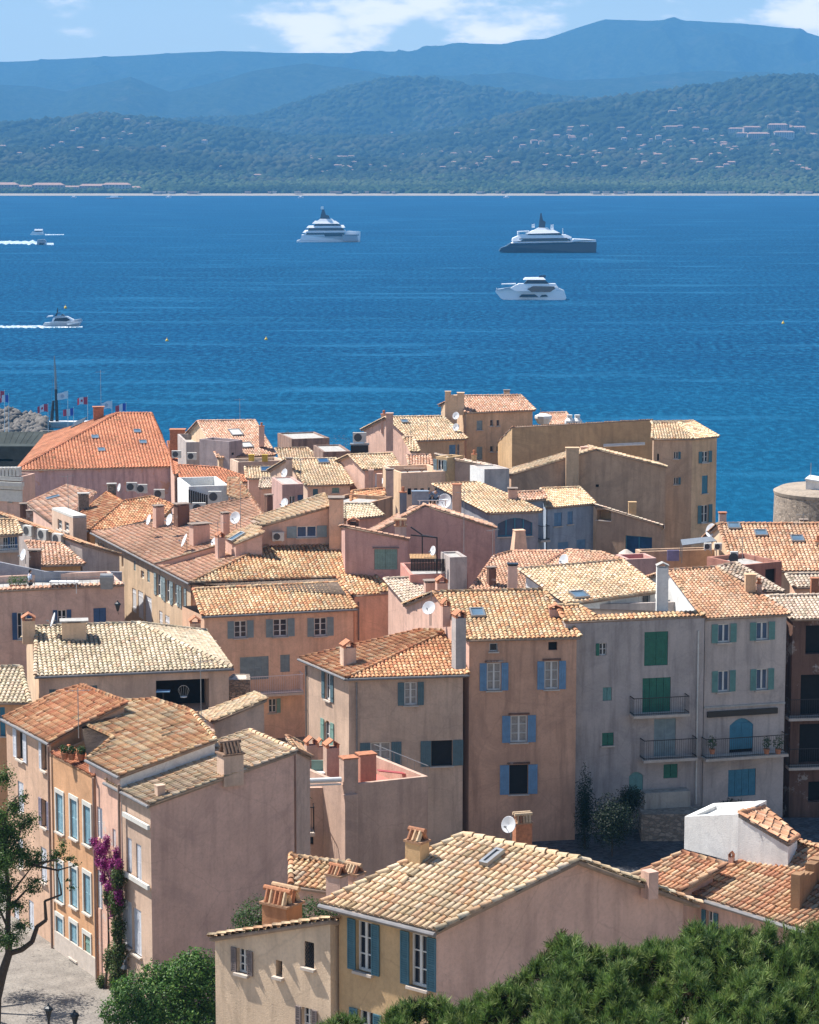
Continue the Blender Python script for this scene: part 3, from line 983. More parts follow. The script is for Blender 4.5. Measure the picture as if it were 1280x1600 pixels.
W_BLUE = stucco('stucco_pale_blue', (0.291, 0.294, 0.324))
W_BROWN = stucco('stucco_stained_brown', (0.170, 0.098, 0.074), .8, patch=(.38, .33, .30))
W_WHITE = stucco('stucco_white', (0.70, 0.69, 0.66), .2)
W_SAND = stucco('stucco_sand', (0.635, 0.480, 0.338), .35)
W_MID = stucco('stucco_greige', (0.537, 0.385, 0.287), .35)
W_TALL = stucco('stucco_pink_brown', (0.544, 0.323, 0.219), .5)
W_STONE = stonem('rubble_stone', (.33, .26, .20), 4.0)
G0 = 31.5      # level of the old town plateau

# ================================================================ FRONT ROW
# ---- yellow house
D0 = 68.0
e1 = Pd(680, 1456, D0); ze = e1.z; e0 = Pz(503, 1412, ze)
f = SP(e0, e1, .30); r1 = f(905, 1344); r0 = e0 + (r1 - e1)
wn_ = Vector(((r1 - e1).y, -(r1 - e1).x, 0)).normalized()
f1 = Pp(1094, 1414, e1, wn_); f0 = f1 + (r0 - r1)
Yh = House('yellow_house', 'cream yellow house with pale tiled roof and teal shutters in front', 'house',
           [e0, e1, f1, f0], [[e0, e1, r1, r0], [f1, f0, r0, r1]], 43.5, W_YEL, 'pale', sp=.21, course=.36, mid={1: [r1], 3: [r0]}, gutter=(0,))
Yh.wallmats = {1: W_PINK}
YR = Yh.roofs[0]
Yh.win(0, 557, 1440, 581, 1519, 'teal', rows=3, lintel=None)
Yh.win(0, 641, 1460, 668, 1543, 'teal', rows=3)
Yh.win(0, 560, 1580, 584, 1650, 'teal', rows=3)
chimney(Yh, YR, 652, 1345, 1295, 30, .8, ang=-38, style='tiles', m=W_YEL, capm=M_TERRA)
skylight(Yh, YR, 770, 1346, .22, .75, glass=M_METAL)
Yh.build()
# stepped block on the gable wall
a = Pp(1015, 1392, e1, wn_)
mb = MB(); tt = Vector((r1.x - e1.x, r1.y - e1.y, 0)).normalized()
mb.box(V3(a, 0, 0, .2), tt * .17, Vector((-tt.y, tt.x, 0)) * .2, Zv * .40); mb.build('gable_block', W_PINK, Yh.root)
# ---- bright wall house on the left of it
b = Pd(517, 1437, 70.3); a = Pd(327, 1465, 73.2)
bk = Vector((.61, .79, 0))
c = b + bk * 4; c.z -= 1.3; d = a + bk * 4; d.z -= 1.3
Bw = House('sunlit_house', 'low sand coloured house end with small windows left of the yellow house', 'house', [a, b, c, d], [[a, b, c, d]], 43.5, W_SAND, 'pale', sp=.2, inset=.12)
Bw.win(0, 371, 1483, 387, 1521, 'brown', rows=3)
Bw.win(0, 431, 1501, 441, 1526, frame=False, glass=M_DARK, depth=.25)
w_ = Bw.win(0, 476, 1472, 491, 1512, frame=False, glass=M_DARK, rows=1, depth=.2)
o_, t_, n_, L_ = Bw.frame(0); x0, z0, x1, z1 = Bw.rect(0, 476, 1472, 491, 1512)
g = MB()
for i in range(-4, 9):
    for sg in (1, -1):
        xa = x0 + (x1 - x0) * i / 5.0; p = []
        for (x, z) in ((xa, z0), (xa + sg * (z1 - z0) * .6, z1)): p.append((x, z))
        (xa_, za), (xb_, zb) = p
        def clip(x, z, x2, z2):
            if x < x0: tq = (x0 - x) / (x2 - x) if x2 != x else 0; return (x0, z + (z2 - z) * tq) if 0 <= tq <= 1 else None
            if x > x1: tq = (x1 - x) / (x2 - x) if x2 != x else 0; return (x1, z + (z2 - z) * tq) if 0 <= tq <= 1 else None
            return (x, z)
        A_, B_ = clip(xa_, za, xb_, zb), clip(xb_, zb, xa_, za)
        if A_ and B_: g.bar(o_ + t_ * A_[0] + Zv * A_[1] - n_ * .04, o_ + t_ * B_[0] + Zv * B_[1] - n_ * .04, .012, n=4)
g.build('lattice', M_IRON, w_)
Bw.win(0, 472, 1575, 488, 1615, 'brown', rows=3)
chimney(Bw, None, 441, 1452, 1386, 50, .8, ang=-36, style='double', D=73.6, m=stucco('stucco_rusty', (0.365, 0.192, 0.106), .5))
Bw.build()
# ---- low house in the shade behind them, two tile-capped chimneys
zz = zat(1384, 92)
e0 = Pz(455, 1384, zz); e1 = Pz(545, 1398, zz)
f = SP(e0, e1, .25); r1 = f(545, 1352); r0 = f(455, 1340)
C, R, mid = gable(e0, e1, r0, r1, .6)
Lw = House('shaded_house', 'low house in shade behind the sunlit house, dark tiles', 'house', C, R, 38, W_PINK, 'mixed', mid=mid)
chimney(Lw, None, 527, 1392, 1351, 28, .8, ang=-36, style='tiles', D=90.5, m=W_PINK)
chimney(Lw, None, 553, 1388, 1349, 28, .8, ang=-36, style='tiles', D=91.5, m=W_PINK)
Lw.build()
# ---- right front house
e1 = Pd(1222, 1442, 80); ze = e1.z; e0 = Pz(1059, 1391, ze)
f = SP(e0, e1, .32); r0 = f(1237, 1314)
r1 = r0 + (e1 - e0) * 1.0
e1b = e1 + (e1 - e0) * .6; r1b = r1 + (e1 - e0) * .6
Cc, Rr, mid = gable(e0, e1b, r0, r1b)
Rh = House('front_right_house', 'front right house with weathered orange tiles above the pine', 'house', Cc, Rr, 44, W_PINK, 'old', sp=.20, course=.34, mid=mid, gutter=(0,))
RR = Rh.roofs[0]
Rh.win(0, 1104, 1424, 1116, 1458, 'teal', rows=2)
Rh.build()
mb = MB(); p = f(1246, 1418)
X, Y = rotv(-30)
for i, hh in enumerate((1.15, 1.05, .95, 1.2, 1.25)):
    mb.box(p + X * (.0) + Y * (i * .42) + Zv * (hh / 2 - .2), X * .16, Y * .21, Zv * (hh / 2 + .2))
mb.build('fire_wall', stucco('stucco_mossy', (0.301, 0.176, 0.099), .7), Rh.root)
# ---- lower left roof next to it and the white box with its own small roof
e1 = Pd(1062, 1394, 82.5); ze = e1.z; e0 = Pz(987, 1371, ze)
f2 = SP(e0, e1, .32); r1 = f2(1135, 1352); r0 = f2(1067, 1334)
Rl = House('low_roof_house', 'low brown and straw tiled roof just left of the front right house', 'house', [e0, e1, r1, r0], [[e0, e1, r1, r0]], 44, W_PINK, 'old', sp=.2)
Rl.build()
chimney(Rl, None, 1143, 1352, 1330, 8, 1, ang=-30, style='gable', D=84.5)
p0 = Pd(1070, 1334, 86.3)
a = Pd(1070, 1276, 86.3); za = a.z
b = Pd(1154, 1272, 84.6); b2 = Pd(1232, 1318, 83.4)
bk = Vector((.55, .83, 0))
Wb = House('white_roof_house', 'white rendered box rising behind the low roof with a small tiled slope', 'house',
           [a, b, b + bk * 2.2, a + bk * 2.2], [], 46, W_WHITE, flat=True, parapet=.12, deckmat=M_OFFW)
c2 = Pd(1243, 1309, 84.6); d2 = Pd(1193, 1263, 86.3)
rf = [b2, c2 + Vector((0, 0, 0)), d2, b]
fpl = PL3(b, b2, d2); rf = [b2, fpl(1246, 1309), d2, b]
roof_mesh('roof', [rf], 'coral', Wb.root, .2, .32, 5)
mb = MB()
mb.face([b, b2, Vector((b2.x, b2.y, 46)), Vector((b.x, b.y, 46))][::-1]); 
q = rf[1]; mb.face([b2, q, Vector((q.x, q.y, 46)), Vector((b2.x, b2.y, 46))][::-1])
mb.build('side_wall', W_WHITE, Wb.root)
Wb.build()

# ================================================================ SHORT STREET ON THE LEFT
ex = Vector((.499, -.867, 0)); px_ = Vector((.867, .499, 0))
F0 = Vector((-13.74, 111.0, 0))           # a point of the street front
def onstreet(u):
    k = (u - CX) / FPX
    # exact: intersect vertical plane
    n = Vector((ex.y, -ex.x, 0))
    return lambda v: Pp(u, v, F0, n)
# L4: grey gable house
c0 = onstreet(233)(1258); ze = c0.z
cl = Pz(180, 1220, ze)
cl = c0 - ex * (cl - c0).length
nrm = Vector((px_.y, -px_.x, 0))
c1 = Pp(464, 1174, c0, nrm)
c2 = c1 + (cl - c0)
L4 = House('grey_gable_house', 'house with blank mauve grey end wall and straw tile roof beside the round tree', 'house', [c0, c1, c2, cl], [[c0, c1, c2, cl]],
           32.0, W_MID, 'tan', sp=.22, course=.4, inset=.10, gutter=(3,))
L4.wallmats = {0: stucco('stucco_end_wall', (0.591, 0.387, 0.310), .3)}
R = L4.roofs[0]
chimney(L4, R, 360, 1208, 1158, 34, .8, ang=28, style='tiles', capm=M_WOOD, m=W_BEIGE)
chimney(L4, R, 250, 1243, 1228, 13, 1, ang=28, style='plain')
# street side
L4.win(3, 199, 1310, 206, 1363, 'white', 'closed', sill=False)
L4.win(3, 213, 1320, 221, 1376, 'white', 'closed', sill=False)
L4.win(3, 193, 1407, 206, 1478, 'white', 'closed')
L4.win(3, 209, 1421, 221, 1492, 'white', 'closed')
for (v0, v1) in ((1265, 1300), (1357, 1394)):
    a = onstreet(193)(v0); b = onstreet(233)(v1); a.z = b.z = (a.z + b.z) / 2
    q = MB(); q.box((a + b) / 2 - px_ * .02, (b - a) / 2, px_ * .06, Zv * .10); q.build('string_course', M_OFFW, L4.root)
L4.build()
# L3: pink house
c0 = onstreet(187)(1213); ze = c0.z
cl = onstreet(136)(1171); cl.z = ze
c1 = Pp(338, 1157, c0, nrm)
f = PL3(c0, c1, cl)
pts3 = [c0, c1, f(300, 1112), f(240, 1094), f(197, 1096), f(127, 1130), f(178, 1153), cl]
L3 = House('pink_street_house', 'narrow pale pink street house behind the purple bougainvillea', 'house', pts3, [pts3],
           32.0, stucco('stucco_pale_pink', (0.708, 0.442, 0.333), .45, patch=(.60, .52, .46)), 'mixed', sp=.22, course=.4, inset=.06)
L3.wallmats = {0: W_WHITE, 5: W_WHITE}
L3.gutter(7)
L3.win(7, 152, 1262, 160, 1310, 'white', 'closed', sill=False)
L3.win(7, 176, 1296, 181, 1325, 'white', 'closed', sill=False)
L3.win(7, 152, 1360, 160, 1420, 'white', 'closed', sill=False)
q = MB(); a, b = pts3[5], pts3[6]; q.bar(a - Zv * .12, b - Zv * .12, .10, n=8); q.build('white_gutter', M_WHITE, L3.root)
L3.build()
# raised roof further right, ridge to the little tower room
# L1: corner house with the orange tiles
c0 = onstreet(77)(1161); ze = c0.z
cl = onstreet(4)(1122); cl.z = ze
c1 = Pp(128, 1132, c0, nrm)
f = PL3(c0, c1, cl)
t1 = f(200, 1098); t0 = f(126, 1071)
L1 = House('corner_house', 'beige corner house with bright orange tiles at the left edge of the square', 'house', [c0, c1, t1, f(126, 1072), f(90, 1083), cl],
           [[c0, c1, t1, f(126, 1072), f(90, 1083), cl]], 32.0, stucco('stucco_street_beige', (0.582, 0.387, 0.271), .3), 'orange', sp=.22, course=.36, inset=.12, gutter=(5,))
L1.wallmats = {0: W_ORANGE}
k = 5
L1.win(k, 27, 1143, 37, 1187, 'white', frame=False, hinge=(1, 1), glass=M_DARK, louver=True)
L1.win(k, 66, 1161, 73, 1204, 'white', frame=False, hinge=(1, 0), glass=M_DARK)
L1.win(k, 28, 1222, 37, 1268, 'white', 'closed')
L1.win(k, 66, 1250, 74, 1293, 'mauve', frame=False, glass=M_DARK)
L1.win(k, 28, 1310, 36, 1355, 'white', 'closed')
L1.win(k, 64, 1325, 73, 1378, 'white', 'closed')
L1.win(k, 22, 1415, 30, 1460, 'white', 'closed')
L1.win(k, 45, 1408, 53, 1460, 'white', 'closed')
L1.build()
# L2: orange house, three by three aqua shutters, tiled parapet
c0 = onstreet(147)(1213); z2 = zat(1180, onstreet(80)(1180).y); cl = onstreet(80)(1180); c0.z = cl.z = (c0.z + cl.z) / 2 - .0
d0 = c0 + px_ * 2.6; dl = cl + px_ * 2.6
d0.z = dl.z = c0.z + .75
par_ = [c0, c0 + px_ * .8 + Zv * .28, cl + px_ * .8 + Zv * .28, cl]
L2 = House('orange_street_house', 'orange street house with nine pale blue shuttered windows', 'house', [c0, d0, dl, cl], [], 32.0, W_ORANGE, flat=True, parapet=1.2, roofname='parapet_roof')
roof_mesh('parapet_roof', [[cl, c0, c0 + px_ * .8 + Zv * .28, cl + px_ * .8 + Zv * .28]], 'red', L2.root, .22, .36, 3)
L2.build_later = True
for (cx, tops) in ((94, (1241, 1349, 1434)), (116, (1250, 1357, 1444)), (137, (1260, 1367, 0))):
    for tp in tops:
        if not tp: continue
        L2.win(3, cx - 5.5, tp, cx + 5.5, tp + (60 if tp < 1400 else 54), 'aqua', 'closed', louver=True)
L2.win(3, 133, 1462, 144, 1531, 'sage', 'closed', sill=False, louver=False)
L2.wallmats = {}
L2.build()
# frames round the windows in white stone
for (cx, tops) in ((94, (1241, 1349, 1434)), (116, (1250, 1357, 1444)), (137, (1260, 1367, 1462))):
    for tp in tops:
        hgt = 60 if tp < 1400 else 54
        if tp == 1462: hgt = 69
        x0, z0, x1, z1 = L2.rect(3, cx - 5.5, tp, cx + 5.5, tp + hgt)
        o_, t_, n_, L_ = L2.frame(3)
        q = MB(); P_ = lambda x, z: o_ + t_ * x + Zv * z + n_ * .02
        q.box(P_((x0 + x1) / 2, z1 + .10), t_ * ((x1 - x0) / 2 + .12), n_ * .03, Zv * .10)
        for xx in (x0 - .06, x1 + .06): q.box(P_(xx, (z0 + z1) / 2), t_ * .06, n_ * .026, Zv * ((z1 - z0) / 2))
        q.build('window_surround', M_OFFW, L2.root)
o_, t_, n_, L_ = L2.frame(3)
q = MB(); q.box(o_ + t_ * (L_ / 2) + n_ * .03 + Zv * 33.3, t_ * (L_ / 2 - .1), n_ * .04, Zv * .55); q.build('plinth', M_SILL, L2.root)
for hh, u_, v0_, v1_ in ((L2, 147, 1215, 1540),):
    pass
for u_, v0_, v1_, nm in ((149.5, 1215, 1545, L3), (189.5, 1225, 1545, L4), (79, 1165, 1500, L2)):
    p = onstreet(u_)(v0_); q = MB(); q.bar(Vector((p.x, p.y, 32.9)) - px_ * .12, p - px_ * .12, .06, n=8); q.build('drain_pipe', M_PIPE, nm.root)
# tower room with pent roof
e1 = Pd(417, 1093, 119.0); e0 = Pd(332, 1128, 118.2)
k1 = Pd(398, 1083, 123); k0 = Pd(314, 1114, 121.5)
f = PL3(e0, e1, Pd(398, 1084, 122.5)); k1 = f(398, 1084); k0 = f(315, 1116)
T1 = House('tower_room', 'small raised room with pent tile roof and blank grey wall', 'house', [e0, e1, k1, k0], [[e0, e1, k1, k0]], 34, W_BEIGE, 'pale', sp=.22, inset=.12)
T1.build()
dish(Pd(276 * .25 + 240, 1137, 117) - Zv * .4, 'small dish turned away on the old pink patched roof', .35, (.75, -.25, .5), .6)
antenna(Pd(315, 1165, 117), 'tall thin aerial beside the small tower room', 4.2, 5)
antenna(Pd(123, 1150, 113), 'aerial rising in front of the orange roof of the corner house', 2.2, 5, 10)
# ================================================================ MIDDLE ROW
# ---- pink terrace house
B = Pd(669, 1213, 128); zt = B.z
A = Pz(537, 1227, zt); C_ = Pz(585, 1179, zt); Dd = A + C_ - B
PT = House('pink_terrace_house', 'pink house with sunken roof terrace and two square chimneys', 'house', [A, B, C_, Dd], [], 30, W_PINKD, flat=True, parapet=.9,
           deckmat=paint('terrace_tile_red', (.50, .16, .13), .8))
chimney(PT, None, 545, 1235, 1184, 24, .9, ang=22, style='plain', D=126.6, m=W_PINKD, capm=M_TERRA)
chimney(PT, None, 572, 1222, 1178, 27, .8, ang=22, style='plain', D=128.6, m=stucco('stucco_rose_brown', (0.415, 0.206, 0.146)), capm=M_TERRA)
o_, t_, n_, L_ = PT.frame(0)
q = MB(); p = Pd(546, 1240, 126.3); q.box(Vector((p.x, p.y, (p.z + 30) / 2)), t_ * .36, n_ * .30, Zv * ((p.z - 30) / 2)); q.build('chimney_breast', W_PINKD, PT.root)
q = MB()
for i in range(9):
    a = B.lerp(C_, i / 8); q.bar(a, a + Zv * .55, .015, n=4)
q.bar(B + Zv * .55, C_ + Zv * .55, .02, n=4); q.build('railing', M_METAL, PT.root)
PT.build()
A2 = Pz(460, 1234, zt - .6); B2 = Pz(534, 1230, zt - .6)
A2.y = B2.y + (A2.y - B2.y) + .3
C2 = V3(B2, -1.6, 4.2); D2 = V3(A2, -1.6, 4.2)
P2 = House('recessed_terrace_house', 'recessed pink house with white rolled awning left of the terrace house', 'house', [A2, B2, C2, D2], [], 30, W_PINKD, flat=True, parapet=.7)
P2.win(0, 466, 1245, 484, 1300, None, frame=False, room=True, sill=False)
P2.win(0, 476, 1308, 490, 1320, None, frame=False, glass=M_GLASS, sill=False)
P2.balcony(0, 458, 1262, 491, 1302, .8)
P2.build()
q = MB(); a = Pd(463, 1221, 125.5); b = Pd(533, 1218, 126.2); q.bar(a, b, .13, n=12)
q.bar(a - Zv * .24, b - Zv * .24, .05, n=6)
tag(q.build('awning', M_WHITE), 'white rolled awning tube above the pink recessed wall', 'awning')
def pot_plant(p, label, r=.35, h=.9, seed=1, pot=True, col=(.035, .075, .02), group='potted plants'):
    t = thing('potted_plant', label, 'plant', p, group)
    if pot:
        q = MB(); q.lathe(p, [(.13, 0), (.19, .28), (.21, .3), (.17, .3)], 10); q.build('pot', M_TERRA, t)
    leaf_cloud('foliage', [(Vector(p) + Zv * (.3 + h * .5), (r, r, h * .55))], 260, .09, col, t, seed)
    return t
def leaf_cloud(name, blobs, n, size, col, parent=None, seed=1, var=.35, flat=.0, shell=.55, aspect=.55, mat='leaf', origin=None, lump=0.35):
    """n small leaf faces scattered through ellipsoids (centre, radii)"""
    rng = np.random.default_rng(seed)
    vol = np.array([r[0] * r[1] * r[2] for c, r in blobs]); vol = vol ** .75; vol /= vol.sum()
    idx = rng.choice(len(blobs), n, p=vol)
    C = np.array([tuple(c) for c, r in blobs])[idx]; Rr = np.array([tuple(r) for c, r in blobs])[idx]
    d = rng.normal(size=(n, 3)); d /= np.linalg.norm(d, axis=1)[:, None]
    rr = (shell + (1 - shell) * rng.random(n)) * (1 + lump * np.array([mnoise.noise(Vector((q[0] * 2.3 + i_, q[1] * 2.3, q[2] * 2.3))) for q, i_ in zip(d, idx * 1.7)]))
    P = C + d * rr[:, None] * Rr
    nn = d + rng.normal(size=(n, 3)) * .7; nn[:, 2] += .3; nn /= np.linalg.norm(nn, axis=1)[:, None]
    a = np.cross(nn, rng.normal(size=(n, 3))); a /= np.linalg.norm(a, axis=1)[:, None] + 1e-9
    b = np.cross(nn, a)
    s = size * rng.uniform(.6, 1.4, (n, 1))
    V = np.stack([P - a * s * .5, P - b * s * aspect * .5 , P + a * s * .5, P + b * s * aspect * .5], 1).reshape(-1, 3)
    F = np.arange(n * 4).reshape(-1, 4)
    cl = np.array(col)
    if cl.ndim == 1: cl = cl[None]
    T = cl[rng.integers(0, len(cl), n)] * rng.uniform(1 - var, 1 + var, (n, 1)) * rng.uniform(.85, 1.15, (n, 3))
    return numpy_mesh(name, V, F, leafmat(mat), T, parent, origin=origin)
def leafmat(name='leaf'):
    if name in MATS: return MATS[name]
    m, nt, b = newmat(name)
    at = nd(nt, 'ShaderNodeAttribute'); at.attribute_name = 'tint'
    nt.links.new(at.outputs['Color'], b.inputs['Base Color'])
    b.inputs['Roughness'].default_value = .55
    b.inputs['Specular IOR Level'].default_value = .3
    tr = nd(nt, 'ShaderNodeBsdfTranslucent'); mx = nd(nt, 'ShaderNodeMixShader'); mx.inputs['Fac'].default_value = .22
    hs = nd(nt, 'ShaderNodeHueSaturation'); hs.inputs['Value'].default_value = 1.6; nt.links.new(at.outputs['Color'], hs.inputs['Color'])
    nt.links.new(hs.outputs['Color'], tr.inputs['Color'])
    out = nt.nodes['Material Output']
    nt.links.new(b.outputs['BSDF'], mx.inputs[1]); nt.links.new(tr.outputs['BSDF'], mx.inputs[2]); nt.links.new(mx.outputs['Shader'], out.inputs['Surface'])
    MATS[name] = m
    return m
pot_plant(Pd(473, 1285, 124.9), 'dark potted plant on the small iron balcony of the pink recessed house', .45, 1.3, 4)
# small wall and chimney group left of the terrace
e0 = Pd(462, 1172, 119.5); e1 = Pd(487, 1184, 121.5)
Sm = House('small_lean_to', 'tiny pink lean-to with lantern wedged between grey gable and terrace', 'shed', [e0, e1, V3(e1, -.6, 2.4, .1), V3(e0, -.6, 2.4, .1)],
           [[e0, e1, V3(e1, -.6, 2.4, .1), V3(e0, -.6, 2.4, .1)]], 30, W_PINKD, 'old', inset=.08)
Sm.build()
def free_chimney(name, label, specs, m, group=None):
    """chimney stacks that stand as one thing of their own"""
    class H: pass
    h = H(); h.wm = m
    u, vb, D = specs[0][0], specs[0][1], specs[0][-1]
    h.root = thing(name, label, 'chimney', Pd(u, vb, D), group)
    for (u, vb, vt, w, ratio, ang, st, D) in specs: chimney(h, None, u, vb, vt, w, ratio, ang, st, m, D)
    return h
free_chimney('chimney_stack', 'cluster of three pink chimneys with tile hats beside the sunken terrace',
             [(486, 1245, 1150, 18, .9, 20, 'gable', 131.0), (501, 1225, 1153, 14, .9, 20, 'gable', 132.5), (518, 1255, 1154, 21, .9, 20, 'gable', 130)], W_PINKD)

# ---- tall house with sky blue shutters
e0 = Pd(730, 1000, 143); ze = e0.z; e1 = Pz(908, 996, ze)
f = SP(e0, e1, .30); r1 = f(850, 922); r0 = f(678, 926)
C, R, mid = gable(e0, e1, r0, r1)
TH = House('tall_house', 'tall pinkish house with sky blue shutters in the centre right', 'house', C, R, 27.5, W_TALL, 'mixed', sp=.26, course=.30, mid=mid, inset=.18)
TH.wallmats = {3: W_PINK}
R = TH.roofs[0]
for (a, b, c, d) in ((761, 1036, 783, 1079), (851, 1033, 873, 1077)): TH.win(0, a, b, c, d, 'blue', rows=3, glass=M_CURT, louver=False, lintel=W_BROWN)
TH.win(0, 798, 1118, 824, 1160, 'blue', rows=3, glass=M_CURT, louver=False, lintel=W_BROWN)
TH.win(0, 796, 1195, 825, 1241, 'blue', frame=False, glass=M_DARK, room=True, louver=False, lintel=W_BROWN)
TH.win(0, 765, 1005, 778, 1018, None, rows=1, cols=1)
TH.win(0, 857, 1003, 871, 1016, None, frame=False, room=True, sill=False)
chimney(TH, R, 717, 1030, 952, 17, 1.2, ang=18, style='gable', m=W_GREY)
chimney(TH, R, 696, 965, 935, 13, 1, ang=18, style='gable', m=W_PINK)
chimney(TH, R, 868, 962, 944, 20, .8, ang=0, style='arch', m=W_PINK)
skylight(TH, R, 746, 960, .75, .95); 
TH.build()
dish(Pd(672, 975, 147.5), 'large pale dish beside the central pink gable', .5, (-.35, -.8, .45), .9)
antenna(Pd(674, 975, 148.2), 'aerial on the pink gable left of the tall house', 2.0, 4, 10)
dish(Pd(798, 1305, 120), 'round white dish behind the yellow house ridge', .5, (-.55, -.75, .3), .5)
free_chimney('chimney_stack', 'brick chimney with leaning roof tiles beside the round white dish', [(816, 1340, 1270, 27, .7, 15, 'double', 121)], M_TERRA)
# ---- middle house (greige) with hipped roof
F0_ = Pd(541, 1060, 141.5); ze = F0_.z
F1_ = Pz(732, 1054, ze); Lf = Pz(468, 1029, ze)
f = SP(F0_, F1_, .30); g_ = SP(Lf, F0_, .30)
ht = f(698, 986); 
pl = PL3(Lf, F0_, ht)
tl = pl(655, 985)
MH = House('greige_house', 'greige house with slate shutters and hipped tile roof left of the tall house', 'house',
           [F0_, F1_, V3(f(712, 1020), 0, 3.5), ht, tl, Lf][0:2] + [f(705, 1000), ht, tl, Lf], [[F0_, F1_, f(705, 1000), ht], [Lf, F0_, ht, tl]], 30.5, W_MID, 'orange', sp=.24, course=.34, inset=.25, gutter=(0, 5))
MH.roofs[0]
MH.win(0, 632, 1066, 652, 1102, 'slate', rows=3, glass=M_CURT, louver=False)
MH.win(0, 579, 1160, 611, 1200, 'slate', rows=3, glass=M_CURT, louver=False)
MH.win(0, 674, 1157, 707, 1197, 'slate', frame=False, room=True, glass=M_DARK, louver=False)
MH.win(5, 508, 1052, 517, 1094, 'slate', rows=2, louver=False)
MH.win(5, 507, 1126, 517, 1170, 'sage', rows=2, arch=True, louver=False)
MH.pipe(0, 557, 1066, 1190); MH.pipe(5, 480, 1040, 1180)
chimney(MH, [Lf, F0_, ht], 544, 1038, 999, 21, .9, ang=20, style='gable', m=W_BEIGE)
MH.build()
# ---- grey houses on the right court
D0 = 146.5
e1 = Pd(1101, 966, D0); ze = e1.z; e0 = Pz(884, 975, ze)
f = SP(e0, e1, .30)
rr = [e0, e1, f(1090, 957), f(930, 966), f(905, 950), f(868, 950)]
t0 = f(868, 950)
BKL = V3(e0, .5, 11, 2.2); BKR = V3(e1, .5, 11, 2.2)
G1 = House('grey_court_house', 'grey house with green shutters and iron balconies above the dark court', 'house',
           [e0, e1, V3(e1, 1, 6, 0), V3(e0, -1, 6, 0)], [], G0 - 4, W_GREY, flat=True, parapet=1.7, inset=.2)
G1.win(0, 937, 1005, 948, 1024, 'green', rows=2, hinge=(1, 0), louver=False, sill=False)
G1.win(0, 1007, 987, 1044, 1040, 'green', 'closed', louver=False, sill=False)
G1.win(0, 1004, 1059, 1048, 1115, 'green', 'closed', louver=False, sill=False)
G1.win(0, 1022, 1123, 1056, 1183, 'grey', 'closed', sill=False)
G1.win(0, 942, 1074, 956, 1095, 'pgreen', 'closed', sill=False, louver=False)
G1.win(0, 941, 1145, 959, 1165, 'green', 'closed', sill=True, louver=False)
G1.win(0, 983, 1206, 1005, 1245, 'pgreen', 'closed', arch=True, sill=False, louver=False)
G1.win(0, 1037, 1194, 1059, 1216, 'green', 'closed', sill=False, louver=False)
G1.balcony(0, 991, 1090, 1077, 1117, .8)
G1.balcony(0, 1007, 1156, 1089, 1186, .8)
G1.pipe(0, 1091, 985, 1256, M_OFFW, .05)
roof_mesh('roof', [[p + Zv * .12 for p in rr]], 'mixed', G1.root, .26, .32, 11)
o_, t_, n_, L_ = G1.frame(0)
xa, z_a = G1.on_wall(0, 1000, 1234); xb, z_b = G1.on_wall(0, 1071, 1258)
q = MB(); q.box(o_ + t_ * ((xa + xb) / 2) + n_ * .45 + Zv * ((z_a + z_b) / 2), t_ * ((xb - xa) / 2), n_ * .45, Zv * ((z_a - z_b) / 2)); q.build('stair_landing', stucco('stucco_landing', (.40, .36, .31), .8), G1.root)
G1.build()
# tan upper roof with white dormer terrace
e0 = Pd(886, 945, 149.5); ze = e0.z; e1 = Pz(1034, 925, ze)
e1 = Pd(1034, 924, 153.0); e1.z = e1.z
f = SP(e0, e1, .24)
r1 = f(973, 876); r0 = f(811, 890)
G1b = House('straw_roof_house', 'white walled attic under straw coloured tiles behind the grey court house', 'house', [e0, e1, r1, r0], [[e0, e1, r1, r0]], 36, W_WHITE, 'tan', sp=.26, course=.30, inset=.3)
R = G1b.roofs[0]
skylight(G1b, R, 905, 932, .9, .9)
G1b.win(0, 1004, 930, 1016, 962, None, rows=1, cols=1, sill=False)
q = MB(); o_, t_, n_, L_ = G1b.frame(0)
xa, z_a = G1b.on_wall(0, 953, 931); xb, z_b = G1b.on_wall(0, 1000, 966)
for i in range(12):
    q.box(o_ + t_ * (xa + (xb - xa) * (i + .5) / 12) + n_ * (.05 + .004 * (i % 2)) + Zv * ((z_a + z_b) / 2), t_ * ((xb - xa) / 24 - .01), n_ * .02, Zv * ((z_a - z_b) / 2))
q.build('boarding', M_WHITE, G1b.root)
G1b.build()
chimney(G1b, None, 1034, 975, 878, 18, .9, ang=0, style='arch', m=W_WHITE, D=147.6, capm=M_CONC)
# right grey house
e0 = Pd(1100, 967, D0); ze = e0.z; e1 = Pz(1236, 960, ze)
f = SP(e0, e1, .27); r1 = f(1118, 887); r0 = f(1043, 892)
C, R, mid = gable(e0, e1, r0, r1, .8)
G2 = House('light_grey_house', 'light grey house with grey green shutters and long iron balcony on the right', 'house', C, R, G0 - 4, W_GREY2, 'coral', sp=.24, course=.30, mid=mid, inset=.15)
G2.wallmats = {3: W_WHITE}
for (a, b, c, d) in ((1122, 975, 1141, 1004), (1182, 972, 1201, 1000), (1122, 1048, 1140, 1081), (1182, 1045, 1200, 1078)):
    G2.win(0, a, b, c, d, 'pgreen', rows=1, glass=M_GLASSB)
G2.win(0, 1140, 1122, 1177, 1176, 'cyan', 'closed', arch=True, louver=False, sill=False)
G2.win(0, 1138, 1202, 1181, 1244, 'cyan', 'closed', louver=False, sill=False)
G2.balcony(0, 1104, 1152, 1231, 1182, .9)
o_, t_, n_, L_ = G2.frame(0)
xa, z_a = G2.on_wall(0, 1105, 1112); xb, z_b = G2.on_wall(0, 1214, 1114)
